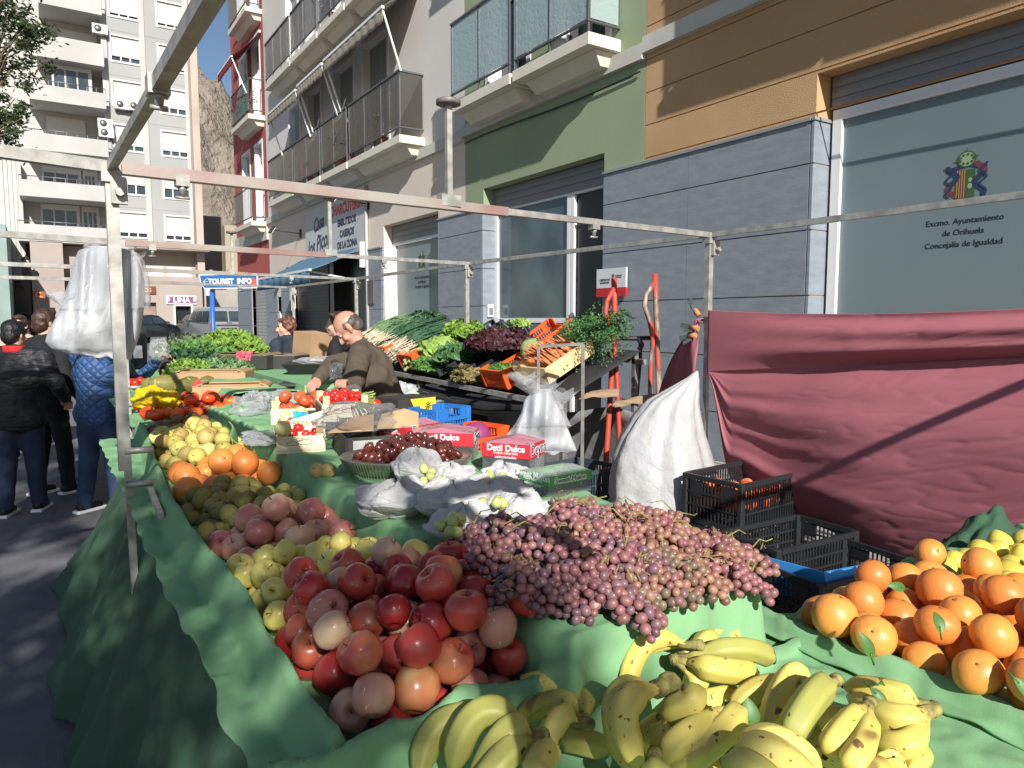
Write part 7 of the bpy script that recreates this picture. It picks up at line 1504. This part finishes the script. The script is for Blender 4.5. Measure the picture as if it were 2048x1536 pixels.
    if hstyle=='bald':
        b.ball(Hd(0,-.034,.012),(.0800*h/1.7,.078*h/1.7,.058*h/1.7),16,12,M3); b.ball(Hd(0,-.05,-.02),(.066*h/1.7,.055*h/1.7,.055*h/1.7),14,10,M3)
        for s in (-1,1): b.ball(Hd(s*.068,-.004,.018),(.012,.03,.034),8,8,M3)
    else:
        b.ball(Hd(0,-.022,.042),(.085*h/1.7,.098*h/1.7,.090*h/1.7),16,12,M3); b.ball(Hd(0,-.055,-.01),(.075*h/1.7,.062*h/1.7,.085*h/1.7),14,10,M3)
        for s in (-1,1): b.ball(Hd(s*.068,-.005,.03),(.020,.045,.05),8,8,M3)
        b.ball(Hd(0,.035,.095),(.062,.052,.030),10,8,M3)
        if hstyle=='long':
            for q in range(9): x=-.07+.0175*q; b.cap(Hd(x,-.05-.02*math.cos(x*20),-.02),Hd(x*1.35,-.05,-.24-.03*math.sin(q)),.026,.018)
        if hstyle=='curly':
            for q in range(80):
                a=rr.uniform(0,2*pi); z=rr.uniform(-.5,1); r_=math.sqrt(1-z*z*.9)
                y=math.cos(a)*r_
                if y>.62 and z<.55: continue
                b.ball(Hd(math.sin(a)*r_*.09,y*.10-.022,.038+z*.095),rr.uniform(.016,.028),7,5)
    ho=b.build('hair',hair,bo,w=False); remesh(ho,.008,1,.012,.03)
    # jacket
    b=B(); cw=1.0*k
    b.cap(up(0,-.01,.75*h),up(0,.0,.50*h),.135*cw,.135*cw,14); b.cap(up(-.065*h,0,.775*h),up(.065*h,0,.775*h),.095*cw,.095*cw,12); b.cap(up(-.05*h,0,.70*h),up(.05*h,0,.70*h),.125*cw,.125*cw,12)
    b.cap(up(-.045*h,0,.50*h),up(.045*h,0,.50*h),.125*cw,.125*cw,12); b.cap(up(0,0,.81*h),up(0,0,.845*h),.075*cw,.062*cw,12)
    for i in (0,1): b.cap(nk,sh[i],.055,.07*cw); b.cap(sh[i],el[i],.074*cw,.060*cw,12); b.cap(el[i],wr[i]-(wr[i]-el[i]).normalized()*.005,.060*cw,.043*cw,12)
    jo=b.build('jacket',top,t,w=False); remesh(jo,.013,5,fold,.09)
    if collar is not None: b=B(); b.lathe([(.072,-.03),(.082,.0),(.080,.035),(.070,.04),(.066,0),(.064,-.03)],20,Lm,nk); b.build('collar',collar,t,w=False)
    # trousers
    b=B(); b.cap(hip+V((-.035*h,0,.0)),hip+V((.035*h,0,.0)),.112*k,.112*k,12)
    for i in (0,1): b.cap(hipj[i],kn[i],.094*k,.070*k,12); b.cap(kn[i],an[i]+V((0,0,-.0)),.070*k,.056*k,12)
    lo=b.build('trousers',legs,t,w=False); remesh(lo,.013,4,.022,.08)
    for i in (0,1): b=B(); b.cap(an[i]+V((0,-.03,-.025)),an[i]+V((0,.13,-.04)),.045,.036,12); b.cap(an[i],an[i]+V((0,0,.02)),.05,.05); so_=b.build('shoe',shoe,t,w=False); remesh(so_,.01,3); b=B(); p=an[i]; b.box((p.x,p.y+.05,.012),(.085,.27,.022),bev=.006); b.build('sole',m_lw,so_,w=False)
    return t
def cloth(n,c,**k): return M(n,hexc(c),.85,var=.35,vs=8,bump=.5,bs=45,bdist=.004,**k)
j_blk=M('black_padded',hexc('222327'),.55,var=.5,vs=9,col2=hexc('17181b'),bump=.9,bs=12,stretch=(1,1,3),bdist=.02); j_coat=cloth('black_coat','1e1e21'); t_jean=M('denim',hexc('2f4566'),.85,var=.6,vs=5,col2=hexc('23334d'),bump=.4,bs=60); t_jeand=M('denim_dark',hexc('26354e'),.85,var=.6,vs=5,col2=hexc('1b2538'),bump=.4,bs=60); t_blk=cloth('black_trousers','1d1d1f'); s_blk=M('shoe_black',hexc('1b1b1c'),.5)
h_blk=hairm('hair_black','1c1a1b','0f0e10'); h_brn=hairm('hair_brown','4a3328','2c1e18'); h_cur=hairm('hair_auburn','7a5040','4f3028'); h_gry=hairm('hair_grey','6b625a','463f3a')
# quilted blue jacket: diamond stitch as a bump
j_blue=M('quilted_blue',hexc('33517e'),.55,var=.35,vs=5,col2=hexc('2a446c'))
nt_=j_blue.node_tree; N_=nt_.nodes; L_=nt_.links; tc_=[n for n in N_ if n.type=='TEX_COORD'][0]
def wave_(rz):
    mp=N_.new('ShaderNodeMapping'); mp.inputs[2].default_value=(0,rz,0); L_.new(tc_.outputs['Object'],mp.inputs[0]); w_=N_.new('ShaderNodeTexWave'); w_.inputs['Scale'].default_value=6.0; w_.wave_profile='SIN'; L_.new(mp.outputs[0],w_.inputs['Vector'])
    pw=N_.new('ShaderNodeMath'); pw.operation='POWER'; pw.inputs[1].default_value=.3; L_.new(w_.outputs['Fac'],pw.inputs[0]); return pw
a_=wave_(R(45)); b_=wave_(R(-45)); mm_=N_.new('ShaderNodeMath'); mm_.operation='MINIMUM'; L_.new(a_.outputs[0],mm_.inputs[0]); L_.new(b_.outputs[0],mm_.inputs[1]); bp_=N_.new('ShaderNodeBump'); bp_.inputs['Strength'].default_value=.9; bp_.inputs['Distance'].default_value=.012; L_.new(mm_.outputs[0],bp_.inputs['Height']); L_.new(bp_.outputs[0],N_['Principled BSDF'].inputs['Normal'])
p=G(55,1025,0); person('person in black padded jacket with red collar, seen from behind at the left edge',(p.x-.03,p.y,0),R(-20),1.60,m_skin,h_blk,'short',j_blk,t_jeand,s_blk,lean=.03,head=(-.1,0,-.35),build_=1.12,collar=M('collar_red',hexc('c2261f'),.8),armL=((-.27,.04,1.06),(-.2,.22,.95)),armR=((.30,.02,1.06),(.28,.24,.93)))
p=G(128,985,0); person('person in a long black coat half hidden behind the hanging white bags',(p.x-.08,p.y,0),R(-60),1.70,m_skin,h_brn,'short',j_coat,t_blk,s_blk,build_=1.05)
p=DD(42,700,8.3); person('woman with long brown hair facing the camera behind the person with the red collar',(p.x,p.y,0),R(165),1.66,m_skin,h_brn,'long',cloth('pink_knit','b39a92'),t_blk,s_blk)
p=G(205,1024,0); sx=p.x; sy=p.y
T4=R(-55); wv=DD(322,722,6.55); 
def loc(px,base,rz): v=V(px)-V(base); return Matrix.Rotation(-rz,3,'Z')@v
base4=(p.x,p.y+.05,0)
person('person in blue quilted jacket reaching over the far counter behind the hanging bags',base4,T4,1.66,m_skin,h_brn,'short',j_blue,t_jean,s_blk,build_=1.1,lean=.05,armR=(loc(DD(268,768,6.6),base4,T4),loc(DD(316,722,6.5),base4,T4)),armL=((-.24,.10,1.06),(-.15,.28,1.0)),fold=.02)
filmbag('clear plastic bag held over the melons by the person in the quilted jacket',0,0,0,.1,.1,.1,1) if False else None
b=B(); blob(b,DD(318,700,6.4),.07,.07,.09,17,.5); blob(b,DD(334,760,6.4),.06,.06,.14,18,.4); o=b.build('clear_bag',m_filmw); tag(o,'clear plastic bag held over the melons by the person in the quilted jacket','plastic bag')
# vendor in brown fleece, bowed over the scale
m_flc=M('brown_fleece',hexc('51483c'),.95,var=.3,vs=14,col2=hexc('443c32'),bump=.5,bs=120)
base5=DD(742,860,5.0); base5=(base5.x+.06,base5.y+.1,0); T5=R(62)
v5=person('balding vendor in a brown zip fleece bowing over the scale, holding a small clear bag',base5,T5,1.73,m_skinr,h_gry,'bald',m_flc,cloth('navy_trousers','2b303c'),s_blk,lean=.38,head=(-.50,0,.05),build_=1.12,armL=(loc(DD(700,790,4.5),base5,T5),loc(DD(690,772,4.35),base5,T5)),armR=(loc(DD(665,730,5.1),base5,T5),loc(DD(636,757,4.9),base5,T5)),fold=.03,hipb=(0,-.12))
def armfix(): pass
b=B(); blob(b,DD(672,740,4.3),.035,.035,.05,61,.5); blob(b,DD(690,800,4.3),.09,.09,.09,62,.4); o=b.build('clear_bag',m_film); tag(o,'clear bag with a yellow fruit held by the balding vendor','plastic bag')
o=proto('lemon',MC['cream_fruit'],.045,99,name='fruit'); o.location=DD(684,797,4.3); o.rotation_euler=(1.3,0,.6); tag(o,'pale yellow fruit inside the clear bag held by the balding vendor','fruit')
# second vendor
base6=DD(582,780,8.6); base6=(base6.x,base6.y,0)
person('vendor with curly auburn hair and navy jacket looking left at the far end',base6,R(38),1.63,m_skin,h_cur,'curly',cloth('navy_jacket','2b323f'),t_blk,s_blk,head=(.0,0,.85),build_=1.12,lean=.05,collar=MC['navy_jacket'])
base7=DD(682,800,6.9); person('person mostly hidden behind the balding vendor, only dark hair showing',(base7.x,base7.y,0),R(60),1.68,m_skin,h_brn,'short',t_blk,t_blk,s_blk)
# ======================= trees behind the camera whose shade falls on the left =======================
tree('olive green street tree behind the photographer shading the road and skirt cloth',(-3.3,-4.2,0),4.0,[((-2.0,-4,4.1),1.0),((-2.95,-4.1,4.9),.85),((-3.3,-4,6.7),.9),((-1.35,-4,3.1),.6),((-1.45,-4,4.9),.30),((-3.9,-4,5.4),1.0),((-2.1,-4.2,2.9),.8),((-1.10,-4,4.12),.36),((-4.2,-4,7.6),.9),((-1.8,-4,3.4),.65)],28000,.11,9,group='street trees')
